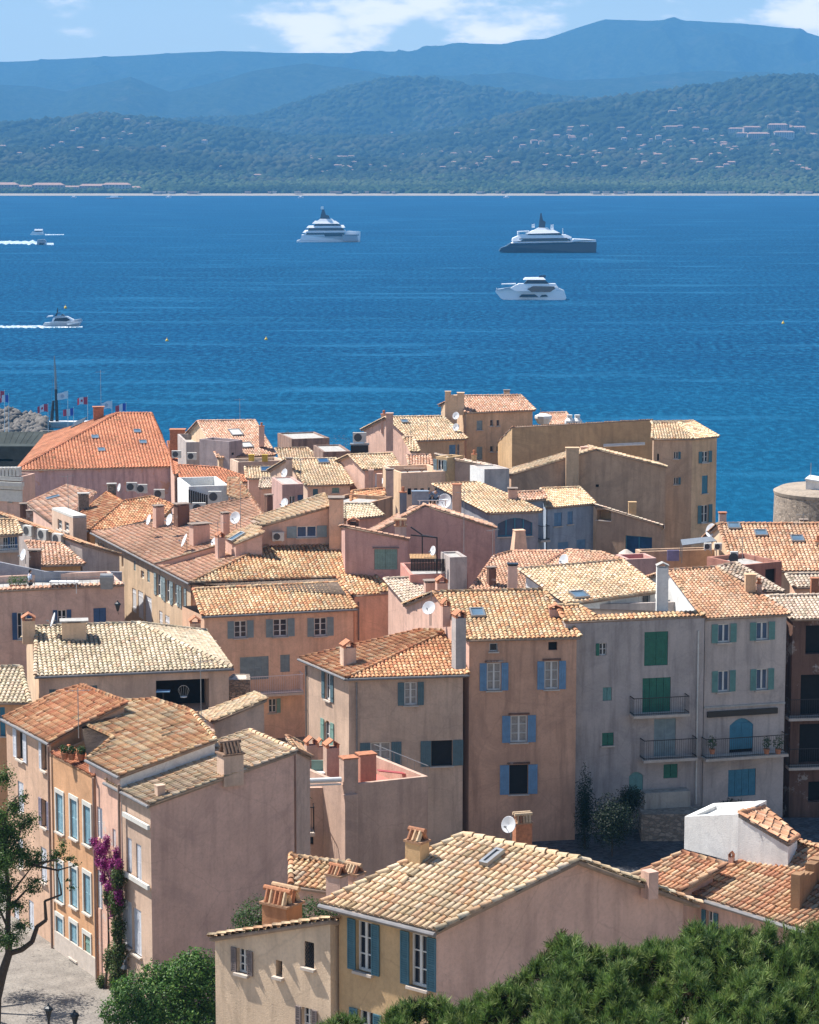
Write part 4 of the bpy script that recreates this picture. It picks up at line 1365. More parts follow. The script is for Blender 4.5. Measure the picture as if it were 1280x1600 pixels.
q = MB(); q.box(o_ + t_ * ((xa + xb) / 2) + n_ * .08 + Zv * ((z_a + z_b) / 2), t_ * ((xb - xa) / 2), n_ * .08, Zv * ((z_a - z_b) / 2)); q.build('awning_box', M_BLACK, G2.root)
q = MB(); q.box(o_ + t_ * (L_ / 2) + n_ * .04 + Zv * (z_a + .25), t_ * (L_ / 2), n_ * .05, Zv * .05); q.build('string_course', M_CONC, G2.root)
chimney(G2, G2.roofs[0], 1172, 924, 898, 16, 1.0, ang=0, style='plain', m=W_TAN)
chimney(G2, G2.roofs[0], 1186, 922, 905, 8, 1.0, ang=0, style='pot', m=W_PINK)
G2.build()
for i, (u, w) in enumerate(((1113, .4), (1198, .3), (1216, .45))):
    pot_plant(Pd(u, 1178, 145.6), ('leftmost', 'middle small', 'rightmost')[i] + ' dark bush on the long balcony of the light grey house', w * .8, .75, 20 + i)
# dark stained house at the right edge
e0 = Pd(1237, 968, 149); ze = e0.z; e1 = Pz(1330, 966, ze)
f = SP(e0, e1, .27); r1 = f(1320, 930); r0 = f(1198, 932)
C, R, mid = gable(e0, e1, r0, r1, .8)
DH = House('stained_house', 'dark stained house with black openings at the right edge', 'house', C, R, G0 - 4, W_BROWN, 'greyt', sp=.26, mid=mid, inset=.15)
for (a, b, c, d) in ((1259, 977, 1300, 1022), (1251, 1054, 1300, 1118), (1249, 1131, 1300, 1193), (1263, 1221, 1300, 1253)):
    DH.win(0, a, b, c, d, None, frame=False, room=True, sill=False, depth=.5)
for v in (1093, 1170): DH.balcony(0, 1234, v, 1290, v + 29, .7)
DH.build()

# ---- peach house with three windows
e0 = Pd(316, 963, 168.5); ze = e0.z; e1 = Pz(558, 951, ze)
f = SP(e0, e1, .30); t1 = f(529, 911); t0 = f(302, 921)
PH = House('peach_house', 'peach house with three windows, grey shutters and white railed balcony', 'house', [e0, e1, V3(e1, -.6, 4.5), V3(e0, -2, 4.0)],
           [[e0, e1, t1, t0]], 29, W_PEACH, 'mixed', sp=.27, course=.32, inset=.22, gutter=(0,))
for (a, b, c, d) in ((366, 970, 386, 997), (427, 967, 449, 995), (491, 965, 511, 994)): PH.win(0, a, b, c, d, 'grey', rows=3)
PH.win(0, 375, 1026, 420, 1062, 'grey', 'closed', sill=False)
PH.win(0, 438, 1023, 453, 1050, 'grey', 'closed', sill=False)
PH.win(0, 420, 1092, 432, 1114, 'sage', rows=2, hinge=(0, 1))
PH.balcony(0, 392, 1056, 474, 1084, 1.0, mat=paint('rail_pinkish_white', (.78, .70, .70), .6, .1), solid=False, step=.15)
PH.build()
# upper block: roof with step
u0 = Pd(296, 911, 173.2); u1 = Pz(527, 902, u0.z)
f = SP(u0, u1, .30)
st = f(552, 930); se = f(612, 927); rR = f(540, 850); rL = f(420, 852)
zz = u0.z
UB = House('peach_upper_house', 'upper block of the peach house with large orange and straw roof', 'house',
           [u0, u1, st, se, rR, rL][0:1] + [u1, st, se, rR, rL], [[u0, u1, st, se, rR, rL]], 29, W_PEACH, 'mixed', sp=.27, course=.32, inset=.12)
UB.win(2, 552, 996, 566, 1003, None, frame=False, room=True, sill=False) if False else None
UB.pipe(2, 560, 940, 1000)
UB.build()
# street wing of it: long salmon roof receding to the left
s0 = Pz(143, 832, zz); pl = PL3(s0, u0, rL)
q3 = [s0, u0, rL, pl(415, 812), pl(392, 778), pl(330, 790), pl(240, 818)]
SW = House('street_wing', 'long receding street house with salmon tiled roof and row of shuttered windows', 'house',
           [u0, rL, pl(415, 812), pl(392, 778), pl(330, 790), pl(240, 818), s0], [q3], 29, stucco('stucco_street_wing', (0.589, 0.440, 0.304), .4), 'salmon', sp=.26, course=.36, inset=.18, gutter=(6,))
k = 6
for (a, b, c, d, col, style, fr) in ((153, 848, 157, 862, None, 'open', 1), (158, 850, 163, 865, None, 'open', 1), (164, 853, 168, 868, None, 'open', 1),
        (183, 865, 186, 882, None, 'open', 1), (190, 868, 193, 886, None, 'open', 1),
        (207, 920, 213, 957, 'white', 'closed', 1), (216, 924, 224, 966, 'white', 'closed', 1), (227, 932, 237, 972, 'white', 'closed', 1),
        (209, 876, 212, 892, 'grey', 'closed', 1), (220, 892, 225, 904, None, 'open', 1), (230, 890, 234, 910, 'grey', 'closed', 1),
        (245, 898, 252, 932, 'grey', 'open', 1), (259, 906, 266, 942, 'grey', 'open', 1), (271, 912, 277, 945, 'grey', 'open', 1), (284, 918, 289, 952, 'grey', 'open', 1),
        (249, 955, 254, 975, 'white', 'closed', 1), (258, 962, 265, 975, 'white', 'closed', 1)):
    SW.win(k, a, b, c, d, col, style, rows=2, cols=1 if c - a < 6 else 2, sill=False, louver=False)
SW.build()
R = q3
for (u, vb, vt, w, ra, st_, m_) in ((248, 824, 789, 14, 1, 'slab', W_PINK), (284, 822, 786, 20, .8, 'slab', W_BROWN), (312, 850, 817, 28, .6, 'slab', W_PINK),
        (344, 872, 830, 12, 1, 'gable', W_PINK), (352, 840, 800, 11, 1, 'slab', W_PINK), (420, 800, 772, 10, 1, 'slab', W_BROWN)):
    chimney(SW, R, u, vb, vt, w, ra, ang=28, style=st_, m=m_)
# raised pent strip and skylight strip on that roof
a = pl(268, 884) + Zv * .55; b = pl(345, 862) + Zv * .55
Rs = [a, b, pl(338, 850) + Zv * .6, pl(240, 880) + Zv * .6]
fp = PL3(a, b, Rs[3]); Rs = [a, b, fp(340, 851), fp(241, 879)]
PS = House('pent_strip', 'low raised pent roof strip of pale tiles with thin pink wall on the salmon roof', 'roof', Rs, [Rs], 40.9, W_PINK, 'pale', sp=.26, inset=.05, caps=False)
PS.build()
a = Pd(367, 850, 178) ; b = Pd(412, 832, 178)
Rs = [a, b, Pd(400, 820, 180), Pd(352, 840, 180)]
fp = PL3(a, b, Rs[3]); Rs = [a, b, fp(398, 818), fp(350, 838)]
PS2 = House('skylight_annex', 'small annex with skylight under pale tiles left of the attic window', 'house', Rs, [Rs], 36, W_PINK, 'pale', sp=.26, inset=.08, caps=False)
skylight(PS2, Rs, 371, 841, .6, 1.1, glass=M_SKYL)
PS2.build()
# attic room
a = Pd(408, 822, 179.5); b = Pd(517, 791, 180.5); c = Pd(505, 772, 185)
fp = PL3(a, b, c); Rs = [a, b, fp(507, 772), fp(391, 813)]
AT = House('attic_house', 'pink attic storey with blue grey shuttered double window above the peach roof', 'house', Rs, [Rs], 38, W_PEACH, 'pale', sp=.26, inset=.08)
AT.wallmats = {0: stucco('stucco_attic', (0.625, 0.398, 0.294))}
AT.win(0, 464, 822, 495, 840, 'grey', rows=1, fm=M_WHITE, glass=M_GLASSB, louver=False)
AT.build()
aircon(AT.frame(0)[0] + AT.frame(0)[1] * AT.on_wall(0, 434, 845)[0] + AT.frame(0)[2] * .25 + Zv * AT.on_wall(0, 434, 845)[1], 'air conditioner beside the attic window', 5)
chimney(AT, None, 526, 856, 776, 22, 1.1, ang=0, style='slab', m=W_PEACH, D=180.3)
for (u, v, D, t, fc, r) in ((236, 815, 190, 'narrow dish left of the first chimney on the salmon roof', (-.9, -.4, .3), .5), (268, 815, 189, 'dish between two chimneys on the salmon roof', (-.8, -.5, .3), .55),
        (292, 848, 183, 'edge-on dish beside the wide pink chimney', (-.9, -.2, .4), .62), (338, 850, 182, 'small dish behind the wide pink chimney', (-.6, -.6, .4), .42),
        (370, 812, 184, 'round dish beside the dark post on the salmon roof', (-.5, -.8, .3), .55), (446, 790, 194, 'dish above the tiled attic slope', (-.8, -.5, .3), .45)):
    dish(Pd(u, v, D) - Zv * .5, t, r, fc, .6)
antenna(Pd(341, 872, 176), 'aerial on the small pink chimney of the salmon roof', 2.6, 4)
antenna(Pd(376, 822, 184), 'aerial behind the round dish on the salmon roof', 3.2, 5)

# ================================================================ LEFT
# beige roof house with arch
e0 = Pd(55, 1057, 146); ze = e0.z; e1 = Pz(364, 1044, ze)
f = SP(e0, e1, .30); rL = f(57, 980); rR = f(214, 974)
C, R, mid = hip(e0, e1, rL, rR, hl=False)
BH = House('arched_house', 'beige house with straw scalloped tile roof and arched veranda', 'house', C, R, G0 - 1, W_BEIGE, 'straw', sp=.27, course=.33, mid=mid, inset=.22, gutter=(0,))
BH.wallmats = {3: W_CREAM}
BH.win(0, 244, 1062, 327, 1112, None, frame=False, room=True, depth=2.2, sill=False)
BH.win(0, 77, 1077, 91, 1092, 'slate', 'closed', sill=False)
BH.win(0, 140, 1071, 152, 1080, 'slate', 'closed', sill=False)
chimney(BH, R[0], 45, 992, 957, 20, 1.0, ang=10, style='gable', m=W_CREAM)
chimney(BH, R[0], 116, 996, 968, 38, .6, ang=8, style='slab', m=W_CREAM, capm=M_CONC)
BH.build()
dish(Pd(88, 985, 151), 'large dish turned sideways behind the arched house ridge', .55, (-.93, -.2, .3), .6)
free_chimney('chimney_stack', 'pink chimney with arched tile hat between the straw roof and the peach house', [(305, 1012, 962, 17, 1, 10, 'gable', 160)], W_PEACH)
# small roof at far left
e0 = Pd(-30, 1098, 143); ze = e0.z; e1 = Pz(47, 1099, ze)
f = SP(e0, e1, .3); r1 = f(33, 1043); r0 = f(-30, 1043)
SL = House('left_edge_house', 'small straw tiled roof with orange wall at the left edge', 'house', [e0, e1, r1, r0], [[e0, e1, r1, r0]], 31, W_ORANGE, 'straw', sp=.27, inset=.2)
SL.win(0, 0, 1105, 8, 1150, 'cyan', 'closed')
SL.build()
# blue shutter house with scalloped parapet
e0 = Pd(-60, 926, 166); ze = e0.z; e1 = Pz(194, 914, ze)
g = (e1 - e0).normalized(); nb = Vector((-g.y, g.x, 0))
BS = House('blue_shutter_house', 'pinkish house with deep blue shutters and roof terrace on the left', 'house', [e0, e1, e1 + nb * 6, e0 + nb * 6], [], 30, stucco('stucco_dusty', (0.564, 0.384, 0.307)), flat=True, parapet=.5, gutter=())
sc_ = [e0 - nb * .12 + Zv * .03, e1 - nb * .12 + Zv * .03, e1 + nb * .3 + Zv * .18, e0 + nb * .3 + Zv * .18]
roof_mesh('parapet_roof', [sc_], 'pink', BS.root, .30, .34, 8, caps=False)
BS.win(0, 27, 957, 42, 999, 'navy', rows=2, glass=M_DARK)
BS.win(0, 90, 953, 104, 975, 'navy', rows=2, glass=M_DARK)
BS.win(0, 146, 950, 166, 975, 'navy', 'closed', louver=False)
BS.build()
# terrace behind: back wall
e0 = Pd(-60, 866, 172); ze = e0.z
a = Pd(-60, 866, 174); b = Pd(70, 893, 173); c = Pd(190, 894, 176)
q = MB()
for p1, p2 in ((a, b), (b, c)):
    n_ = Vector((0, .25, 0))
    q.mesh([p1, p2, p2 + n_, p1 + n_, Vector((p1.x, p1.y, 36)), Vector((p2.x, p2.y, 36)), Vector((p2.x, p2.y + .25, 36)), Vector((p1.x, p1.y + .25, 36))],
           [(0, 1, 2, 3), (0, 4, 5, 1), (2, 6, 7, 3), (1, 5, 6, 2), (0, 3, 7, 4)])
tag(q.build('terrace_wall', W_BLUE), 'pale wall closing the roof terrace behind the man in white', 'wall')

# stone block beside the white railed balcony, garden wall behind the straw roof
t_ = flatbox0 = House('stone_pier', 'rubble stone block with pale top beside the white railed balcony', 'wall', [Pd(352, 1063, 152), Pz(391, 1062, Pd(352, 1063, 152).z), Pz(390, 1053, Pd(352, 1063, 152).z), Pz(364, 1053, Pd(352, 1063, 152).z)], [], 30, W_STONE, flat=True, parapet=.02, deckmat=M_SILL); t_.build()
a = Pd(226, 977, 158); b = Pd(300, 1006, 156)
t_ = House('garden_wall', 'brownish pink garden wall between the straw roof and the peach house', 'wall', [a, b, b + Vector((.1, .4, 0)), a + Vector((.1, .4, 0))], [], 30, W_PINKD, flat=True, parapet=.02, deckmat=M_SILL); t_.build()
# ================================================================ FAR ROWS
def simple(name, label, e0, e1, top, slope=.3, pal='tan', wall=None, base=30, kind='gable', sp=.26, inset=.22, D=None, drop=1.0, course=.34):
    """e0, e1 pixel eave ends; top = (rL pixel, rR pixel)"""
    p0 = Pd(e0[0], e0[1], D); p1 = Pz(e1[0], e1[1], p0.z)
    f = SP(p0, p1, slope); rL, rR = f(*top[0]), f(*top[1])
    if kind == 'gable': C, R, mid = gable(p0, p1, rL, rR, drop)
    elif kind == 'hip': C, R, mid = hip(p0, p1, rL, rR)
    elif kind == 'hipr': C, R, mid = hip(p0, p1, rL, rR, hl=False)
    else: C, R, mid = [p0, p1, rR, rL], [[p0, p1, rR, rL]], {}
    return House(name, label, 'house', C, R, base, wall or W_PINK, pal, sp=sp, course=course, mid=mid, inset=inset)
def flatbox(name, label, a, b, D, depth, wall, base=30, par=.6, ang=0, D2=None, cat='house', deck=None):
    p0 = Pd(a[0], a[1], D); p1 = Pz(b[0], b[1], p0.z) if D2 is None else Pd(b[0], b[1], D2)
    e = p1 - p0; g = Vector((-e.y, e.x, 0)).normalized()
    R_ = Matrix.Rotation(rad(ang), 3, 'Z'); g = R_ @ g
    return House(name, label, cat, [p0, p1, p1 + g * depth, p0 + g * depth], [], base, wall, flat=True, parapet=par, deckmat=deck)
# big salmon hipped hall
D0 = 284
e0 = Pd(24, 735, D0); ze = e0.z; e1 = Pz(272, 729, ze); bl = Vector(((66 - CX) / FPX * 319, 319, ze))
f = SP(e0, e1, .27); tL = f(184, 646); tR = f(236, 646)
pl = PL3(e0, tL, bl)
br = Vector(((250 - CX) / FPX * 319, 319, ze))
HH = House('tiled_hall', 'large hall with big salmon hipped roof and stained lilac wall', 'building', [e0, e1, br, bl],
           [[e0, e1, tR, tL], [bl, e0, tL], [e1, br, tR], [br, bl, tL, tR]], 26, W_LILAC, 'red', sp=.36, course=.42, inset=.3)
R = HH.roofs[0]
for i, (u, v) in enumerate(((148.5, 684), (158.5, 704), (214.5, 675), (223.5, 692))): skylight(HH, R, u, v, .75, .95)
chimney(HH, None, 154, 650, 635, 16, .8, ang=8, style='slab', m=M_TERRA, D=306, capm=M_TERRA)
n = HH.roofs[1]; nn = poly_normal(n)
q = MB(); c = Pp(124, 662, n[0], nn) + nn * .15; tt = (tL - e0); tt = (tt - nn * tt.dot(nn)).normalized()
q.box(c, (bl - e0).normalized() * 3.4, nn.cross((bl - e0).normalized()) * .8, nn * .06); q.build('solar_panel', M_BLACK, HH.root)
HH.build()
antenna(Pd(158, 638, 306), 'aerial on the terracotta chimney of the salmon hall', 4.6, 3)
# grey zinc mansard beyond
a = Pd(-20, 717, 330); b = Pz(60, 717, a.z); 
f = SP(a, b, .55)
Zr = [a, b, f(116, 674), f(-20, 675)]
ZM = paint('zinc_sheet', (.062, .072, .068), .7, .35, 0, scale=.7)
ZM.node_tree.nodes['Principled BSDF'].inputs['Specular IOR Level'].default_value = .08
q = MB(); q.face(Zr); q.prism([p - Zv * .3 for p in Zr], (0, 0, .29))
t = thing('zinc_roof_building', 'dark standing seam metal roof beyond the salmon hall', 'building', V3(a, 0, 0, -10))
q.build('roof', ZM, t)
q = MB()
for i in range(14):
    s_ = i / 13; q.bar((Zr[0]).lerp(Zr[1], s_) + Zv * .04, Zr[3].lerp(Zr[2], s_) + Zv * .01, .025, n=4)
q.build('seams', ZM, t)
q = MB(); q.prism([Vector((p.x, p.y, 20)) for p in (a, b, Zr[2], Zr[3])], (0, 0, 12)); q.build('wall', ZM, t)
# cornice building at the far left
CB = flatbox('cornice_building', 'pink building with white moulded cornice at the left edge', (-30, 742), (33, 745), 262, 3, W_PINK, 28, .5, deck=M_GUT)
CB.wallmats = {}
o_, t_, n_, L_ = CB.frame(0)
q = MB()
for dz, pr, hh in ((-.2, .35, .2), (-.75, .55, .22), (-1.15, .35, .16), (-2.0, .16, .6)):
    q.box(o_ + t_ * (L_ / 2) + n_ * (pr / 2) + Zv * (CB.P[0].z + dz), t_ * (L_ / 2 + pr * .6), n_ * (pr / 2 + .05), Zv * hh)
q.build('cornice', M_OFFW, CB.root)
CB.win(0, 2, 763, 7, 782, 'sage', 'closed', sill=False); CB.win(0, 13, 765, 19, 785, None, rows=2)
q = MB()
for i in range(9): q.box(o_ + t_ * (L_ - .25 - i * .42) + Zv * (CB.P[0].z + .55 - .02 * i), t_ * .15, Vector((-t_.y, t_.x, 0)) * .3, Zv * .45)
q.build('balustrade', M_OFFW, CB.root)
CB.build()
# row right behind the hall
DR = simple('shadowed_roof_house', 'low house with dark red pent roof right of the salmon hall', (272, 742), (352, 712), ((262, 690), (330, 700)), .25, 'red', W_PINK, 30, 'shed', D=272)
DR.build()
chimney(DR, None, 278, 705, 671, 23, .8, ang=0, style='plain', D=280, m=M_TERRA)
for u, v, D, t in ((276, 716, 266, 'air conditioner in the dark gap right of the salmon hall'), (300, 719, 265, 'second air conditioner right of the salmon hall'), (313, 712, 267, 'third air conditioner right of the salmon hall, highest one')):
    aircon(Pd(u, v, D), t, 0, 1.0, .75)
GB = flatbox('grey_block_house', 'flat grey wall block between the hall and the pinkish shed roof', (291, 691), (379, 689), 266, 8, W_GREY, 28); GB.build()
GC = flatbox('pale_block', 'small pale block with square vent in front of the shed roof', (358, 690), (379, 687), 262, 4, stucco('stucco_ash', (0.365, 0.294, 0.290)), 28)
GC.win(0, 362, 707, 366, 711, None, frame=False, room=True, sill=False); GC.build()
PR = simple('pinkish_roof_house', 'house with steep pinkish tiles and two skylights beside the sea', (340, 716), (431, 711), ((309, 658), (398, 657)), .36, 'pink', W_CREAM, 28, 'gable', D=262, sp=.27)
skylight(PR, PR.roofs[0], 368, 677, 1.2, 1.4, glass=M_OFFW); skylight(PR, PR.roofs[0], 385, 697, 1.1, 1.1, glass=M_OFFW)
chimney(PR, None, 409, 690, 661, 8, 1, ang=0, style='pot', D=266, m=W_PINK); PR.build()
antenna(Pd(375, 660, 275), 'aerial over the steep pinkish roof by the sea', 2.6, 4)
RT = simple('red_tile_house', 'low house with bright red tiles in front of the grey block', (284, 757), (406, 752), ((277, 727), (340, 731)), .26, 'red', W_PEACH, 28, 'shed', D=240, sp=.27)
RT.build()
YL = flatbox('yellow_shelf_house', 'low terrace with yellow boxes below the steep pinkish roof', (372, 722), (444, 719), 252, 3, W_BEIGE, 28, .3)
YL.build()
for i, u in enumerate((393, 414)):
    q = MB(); q.box(Pd(u, 716, 253), Vector((.28, 0, 0)), Vector((0, .2, 0)), Zv * .32); q.box(Pd(u, 716, 253) + Zv * .35, Vector((.31, 0, 0)), Vector((0, .23, 0)), Zv * .03)
    tag(q.build('box', paint('yellow_plastic', (.62, .42, .05), .5)), ('left', 'right')[i] + ' yellow box on the low terrace below the steep pinkish roof', 'box')
TA = simple('small_tan_house', 'small tan roof beside the weathered sea wall', (440, 719), (502, 718), ((430, 701), (480, 700)), .3, 'tan', W_BEIGE, 28, 'shed', D=255); TA.build()
TB = simple('skylight_roof_house', 'tan roof with flat skylight left of the larger tan house', (385, 748), (450, 747), ((383, 730), (446, 729)), .3, 'tan', W_PINK, 28, 'shed', D=238)
skylight(TB, TB.roofs[0], 417, 735, 1.1, .9, glass=M_GLASSB); TB.build()
TC = simple('step_roof_house', 'lower tan tiled step under the skylight roof', (405, 763), (452, 760), ((408, 748), (450, 747)), .3, 'greyt', W_PINK, 28, 'shed', D=231); TC.build()
TD = simple('tan_house', 'larger tan tiled house with one blue skylight in the far centre', (478, 759), (552, 757), ((447, 718), (525, 717)), .3, 'tan', W_BEIGE, 28, 'gable', D=226, sp=.26)
skylight(TD, TD.roofs[0], 505, 722, .9, .9, glass=M_GLASSB)
TD.win(0, 489, 764, 497, 776, 'teal', 'closed'); TD.win(0, 519, 762, 530, 770, 'sage', 'closed'); TD.build()
chimney(TD, None, 452, 748, 715, 10, 1, ang=0, style='slab', D=229, m=W_BEIGE)
dish(Pd(447, 747, 227) - Zv * .3, 'dish left of the larger tan house, below its ridge', .5, (-.7, -.6, .3), .7)
MV = flatbox('mauve_annex', 'squat mauve annex with blue shutters and dish below the tan roofs', (441, 757), (474, 756), 216, 5, W_MAUVE, 30, .08)
MV.win(0, 452, 775, 461, 789, None, rows=1); MV.win(0, 465, 773, 475, 785, 'navy', 'closed'); MV.build()
dish(Pd(447, 792, 213) - Zv * .2, 'dish in front of the mauve annex window', .5, (-.6, -.7, .3), .5)
# white terrace pergola with air conditioners
WT = flatbox('white_terrace_house', 'white terrace walls with dark slatted panel among salmon roofs', (295, 760), (357, 758), 212, 6, W_WHITE, 30, .9)
q = MB()
for i in range(9):
    a = Pd(296 + i * 3.4, 766 + i * 1.0, 211.5); q.box(a - Zv * .5, Vector((.07, 0, 0)), Vector((0, .03, 0)), Zv * .55)
q.build('slatted_panel', M_BLACK, WT.root); WT.build()
GW = simple('grey_gable_annex', 'small annex with slanting grey gable behind the white terrace', (357, 775), (402, 790), ((357, 748), (372, 748)), .5, 'old', W_GREY, 30, 'shed', D=210); GW.build()
for (u, v, D, t) in ((336, 785, 205, 'large pinkish air conditioner on the white terrace'), (311, 803, 203, 'air conditioner below the slatted panel'), (249, 779, 246, 'air conditioner under the lilac wall, right end'), (206, 768, 250, 'air conditioner under the lilac wall beside a dish'), (222, 771, 250, 'small air conditioner under the lilac wall, middle one')):
    aircon(Pd(u, v, D), t, 0, 1.05, .85, m=M_OFFW)
dish(Pd(189, 770, 250), 'dish against the lilac wall of the hall', .5, (-.85, -.4, .2), .5)
# hip roof brown orange in front of hall
e0 = Pd(138, 829, 203); ze = e0.z; e1 = Pz(242, 820, ze); l0 = Pz(106, 819, ze)
f = SP(e0, e1, .30); r0 = f(192, 784); r1 = f(236, 776)
pl = PL3(l0, e0, r0); l1 = pl(167, 770)
HB = House('hipped_house', 'house with brown orange hipped roof and grey stone chimneys, left middle', 'house', [e0, e1, f(272, 790), r1, r0, l1, l0],
           [[e0, e1, f(272, 790), r1, r0], [l0, e0, r0, l1]], 30, W_OCHRE, 'orange', sp=.27, inset=.2, gutter=(6,))
HB.win(6, 117, 832, 121, 845, 'sage', 'closed', sill=False); HB.win(6, 126, 838, 130, 850, 'grey', 'closed', sill=False)
chimney(HB, None, 131, 806, 770, 16, .8, ang=10, style='slab', D=210, m=stonem('stone_chimney', (.22, .19, .16), 7), capm=M_CONC)
chimney(HB, None, 175, 788, 755, 13, .8, ang=10, style='slab', D=214, m=stonem('stone_chimney', (.22, .19, .16), 7), capm=M_CONC)
HB.build()
# pinkish flat-pitched roof left of it
l0 = Pd(42, 787, 240); l1 = Pd(86, 822, 222); l1.z = l0.z
l1 = Pz(86, 822, l0.z)
f = SP(l0, l1, .22)
Rs = [l0, l1, f(150, 770), f(104, 759)]
PF = House('flat_pink_roof_house', 'house with smooth pinkish tiled roof and long skylight left of the stone chimneys', 'house', Rs, [Rs], 28, W_PINK, 'pink', sp=.30, course=.5, inset=.15)
skylight(PF, Rs, 83, 779, 1.0, 1.2); PF.build()
DM = flatbox('dormer_box', 'dormer box with white slab lid in front of the stone chimneys', (81, 797), (114, 810), 206, 1.1, W_BEIGE, 34, .2, D2=200, cat='dormer', deck=M_WHITE)
DM.win(0, 90, 812, 97, 828, None, rows=2); DM.win(0, 101, 816, 108, 830, None, rows=2)
DM.build()
q = MB(); I = [p + Zv * .02 for p in DM.P]; q.prism(I, (0, 0, .18)); q.build('lid', M_OFFW, DM.root)
free_chimney('chimney_stack', 'pair of dark brown chimneys left of the flat pinkish roof', [(37, 812, 786, 11, 1, 10, 'slab', 212), (47, 822, 797, 10, 1, 10, 'slab', 209)], W_BROWN)
# grey slanting wall house with three AC units
a = Pd(-40, 790, 196); b = Pd(128, 850, 180)
g = Vector((.45, .9, 0))
Rs = [a, b, b + g * 5 + Zv * -1.5, a + g * 5 - Zv * 1.5]
SG = House('slanting_wall_house', 'grey wall with long slanting tiled top and three air conditioners, left edge', 'house', Rs, [Rs], 30, W_GREY, 'old', inset=.1); SG.build()
for (u, v, t) in ((45, 838, 'leftmost of three air conditioners on the slanting grey wall'), (68, 844, 'middle one of three air conditioners on the slanting grey wall'), (91, 851, 'rightmost of three air conditioners on the slanting grey wall')):
    o_, t_, n_, L_ = SG.frame(0); p = Pp(u, v, o_ + n_ * .3, n_); aircon(p, t, -43, 1.0, .75)
T7 = simple('tiny_tan_roof_house', 'tiny house with tan tiles, balcony and tall windows at the left edge', (-30, 837), (35, 835), ((-30, 813), (25, 813)), .3, 'tan', W_BEIGE, 30, 'shed', D=176)
T7.win(0, 5, 840, 12, 858, None, rows=2); T7.win(0, 16, 839, 23, 856, 'navy', rows=2); T7.balcony(0, -20, 852, 28, 860, .5, mat=M_WHITE); T7.build()
T8 = simple('low_pink_roof_house', 'low house with pinkish tiles and chimney behind the roof terrace', (62, 884), (133, 882), ((40, 846), (95, 850)), .22, 'pink', W_OCHRE, 30, 'shed', D=178); T8.build()
chimney(T8, None, 55, 888, 858, 17, .9, ang=0, style='slab', D=174, m=W_BROWN)
dish(Pd(40, 872, 174) - Zv * .3, 'dish left of the brown chimney above the roof terrace', .5, (-.8, -.5, .25), .5)
# ---- centre far
SW2 = flatbox('weathered_wall_house', 'weathered grey wall ruin with plants by the sea', (456, 686), (515, 684), 262, 6, stucco('stucco_weathered', (0.289, 0.197, 0.158), .8), 26, .12)
SW2.build()
SW3 = flatbox('lower_weathered_wall', 'lower weathered grey wall in front of the ruin', (505, 706), (548, 705), 250, 6, stucco('stucco_weathered', (0.289, 0.197, 0.158), .8), 26, .12, cat='wall')
SW3.build()
pot_plant(Pd(530, 708, 258), 'bushy rust and green shrub behind the weathered wall', 1.4, 1.6, 31, False, [(.05, .10, .02), (.22, .10, .07), (.28, .12, .10)])
pot_plant(Pd(450, 690, 268), 'small green shrub left of the weathered wall', .7, .8, 32, False)
q = thing('dark_cabinet', 'dark cabinet carrying an air conditioner by the sea wall', 'cabinet', Pd(562, 705, 245))
m_ = MB(); m_.box(Pd(562, 700, 245) - Zv * .2, Vector((.85, 0, 0)), Vector((0, .5, 0)), Zv * .45); m_.build('body', M_BLACK, q)
m_ = MB(); m_.box(Pd(562, 694, 245) + Zv * .02, Vector((.92, 0, 0)), Vector((0, .55, 0)), Zv * .05); m_.build('shelf', M_METAL, q)
aircon(Pd(562, 692, 245), 'air conditioner on the dark cabinet by the sea', 0, 1.3, .95)
H12 = simple('pale_ridge_house', 'house with pale tan tiles and grey white terrace below the sea wall', (568, 734), (626, 731), ((545, 711), (612, 709)), .3, 'tan', W_PINK, 30, 'gable', D=226)
H12.win(0, 586, 740, 594, 760, 'white', 'closed'); H12.build()
free_chimney('chimney_stack', 'three slender pink chimneys below the pale tan roof, far centre', [(580, 768, 735, 8, 1, 0, 'plain', 214), (593, 765, 741, 8, 1, 0, 'plain', 215), (609, 770, 732, 12, 1, 0, 'slab', 212)], W_PINK)
dish(Pd(597, 757, 216) - Zv * .3, 'dish between the slender pink chimneys', .45, (-.7, -.6, .3), .5)
H13 = simple('chimney_gable_house', 'house with tan roof and pink gable with two tall chimneys by the sea', (644, 689), (731, 686), ((603, 652), (692, 651)), .33, 'tan', W_PINK, 28, 'gable', D=240)
H13.wallmats = {0: W_TAN}
H13.win(0, 702, 695, 712, 713, 'blue', 'closed'); H13.win(0, 714, 694, 718, 716, None, rows=2)
skylight(H13, H13.roofs[0], 632, 660, .6, .6)
chimney(H13, None, 600, 668, 642, 9, 1, ang=0, style='pot', D=246, m=W_PINK); chimney(H13, None, 609, 696, 646, 11, 1, ang=0, style='plain', D=241, m=W_PINK); H13.build()
H14 = simple('tall_tan_house', 'tall tan house with pinkish roof and white chimneys by the sea', (727, 645), (837, 641), ((719, 619), (814, 618)), .33, 'pink', W_TAN, 26, 'hipr', D=246)
H14.wallmats = {3: W_CREAM}
for (a, b, c, d) in ((745, 657, 754, 672), (745, 698, 754, 718)): H14.win(0, a, b, c, d, 'grey', 'closed')
for (a, b, c, d) in ((766, 656, 771, 666), (776, 656, 781, 666), (766, 697, 771, 706), (776, 697, 781, 706)): H14.win(0, a, b, c, d, None, rows=1, cols=1)
for (u, vb, vt, w) in ((700, 672, 612, 9), (709, 670, 618, 10), (720, 640, 614, 11)): chimney(H14, None, u, vb, vt, w, 1, ang=0, style='plain', D=247, m=W_CREAM)
chimney(H14, None, 792, 622, 609, 9, 1, ang=0, style='slab', D=256, m=W_CREAM)
H14.build()
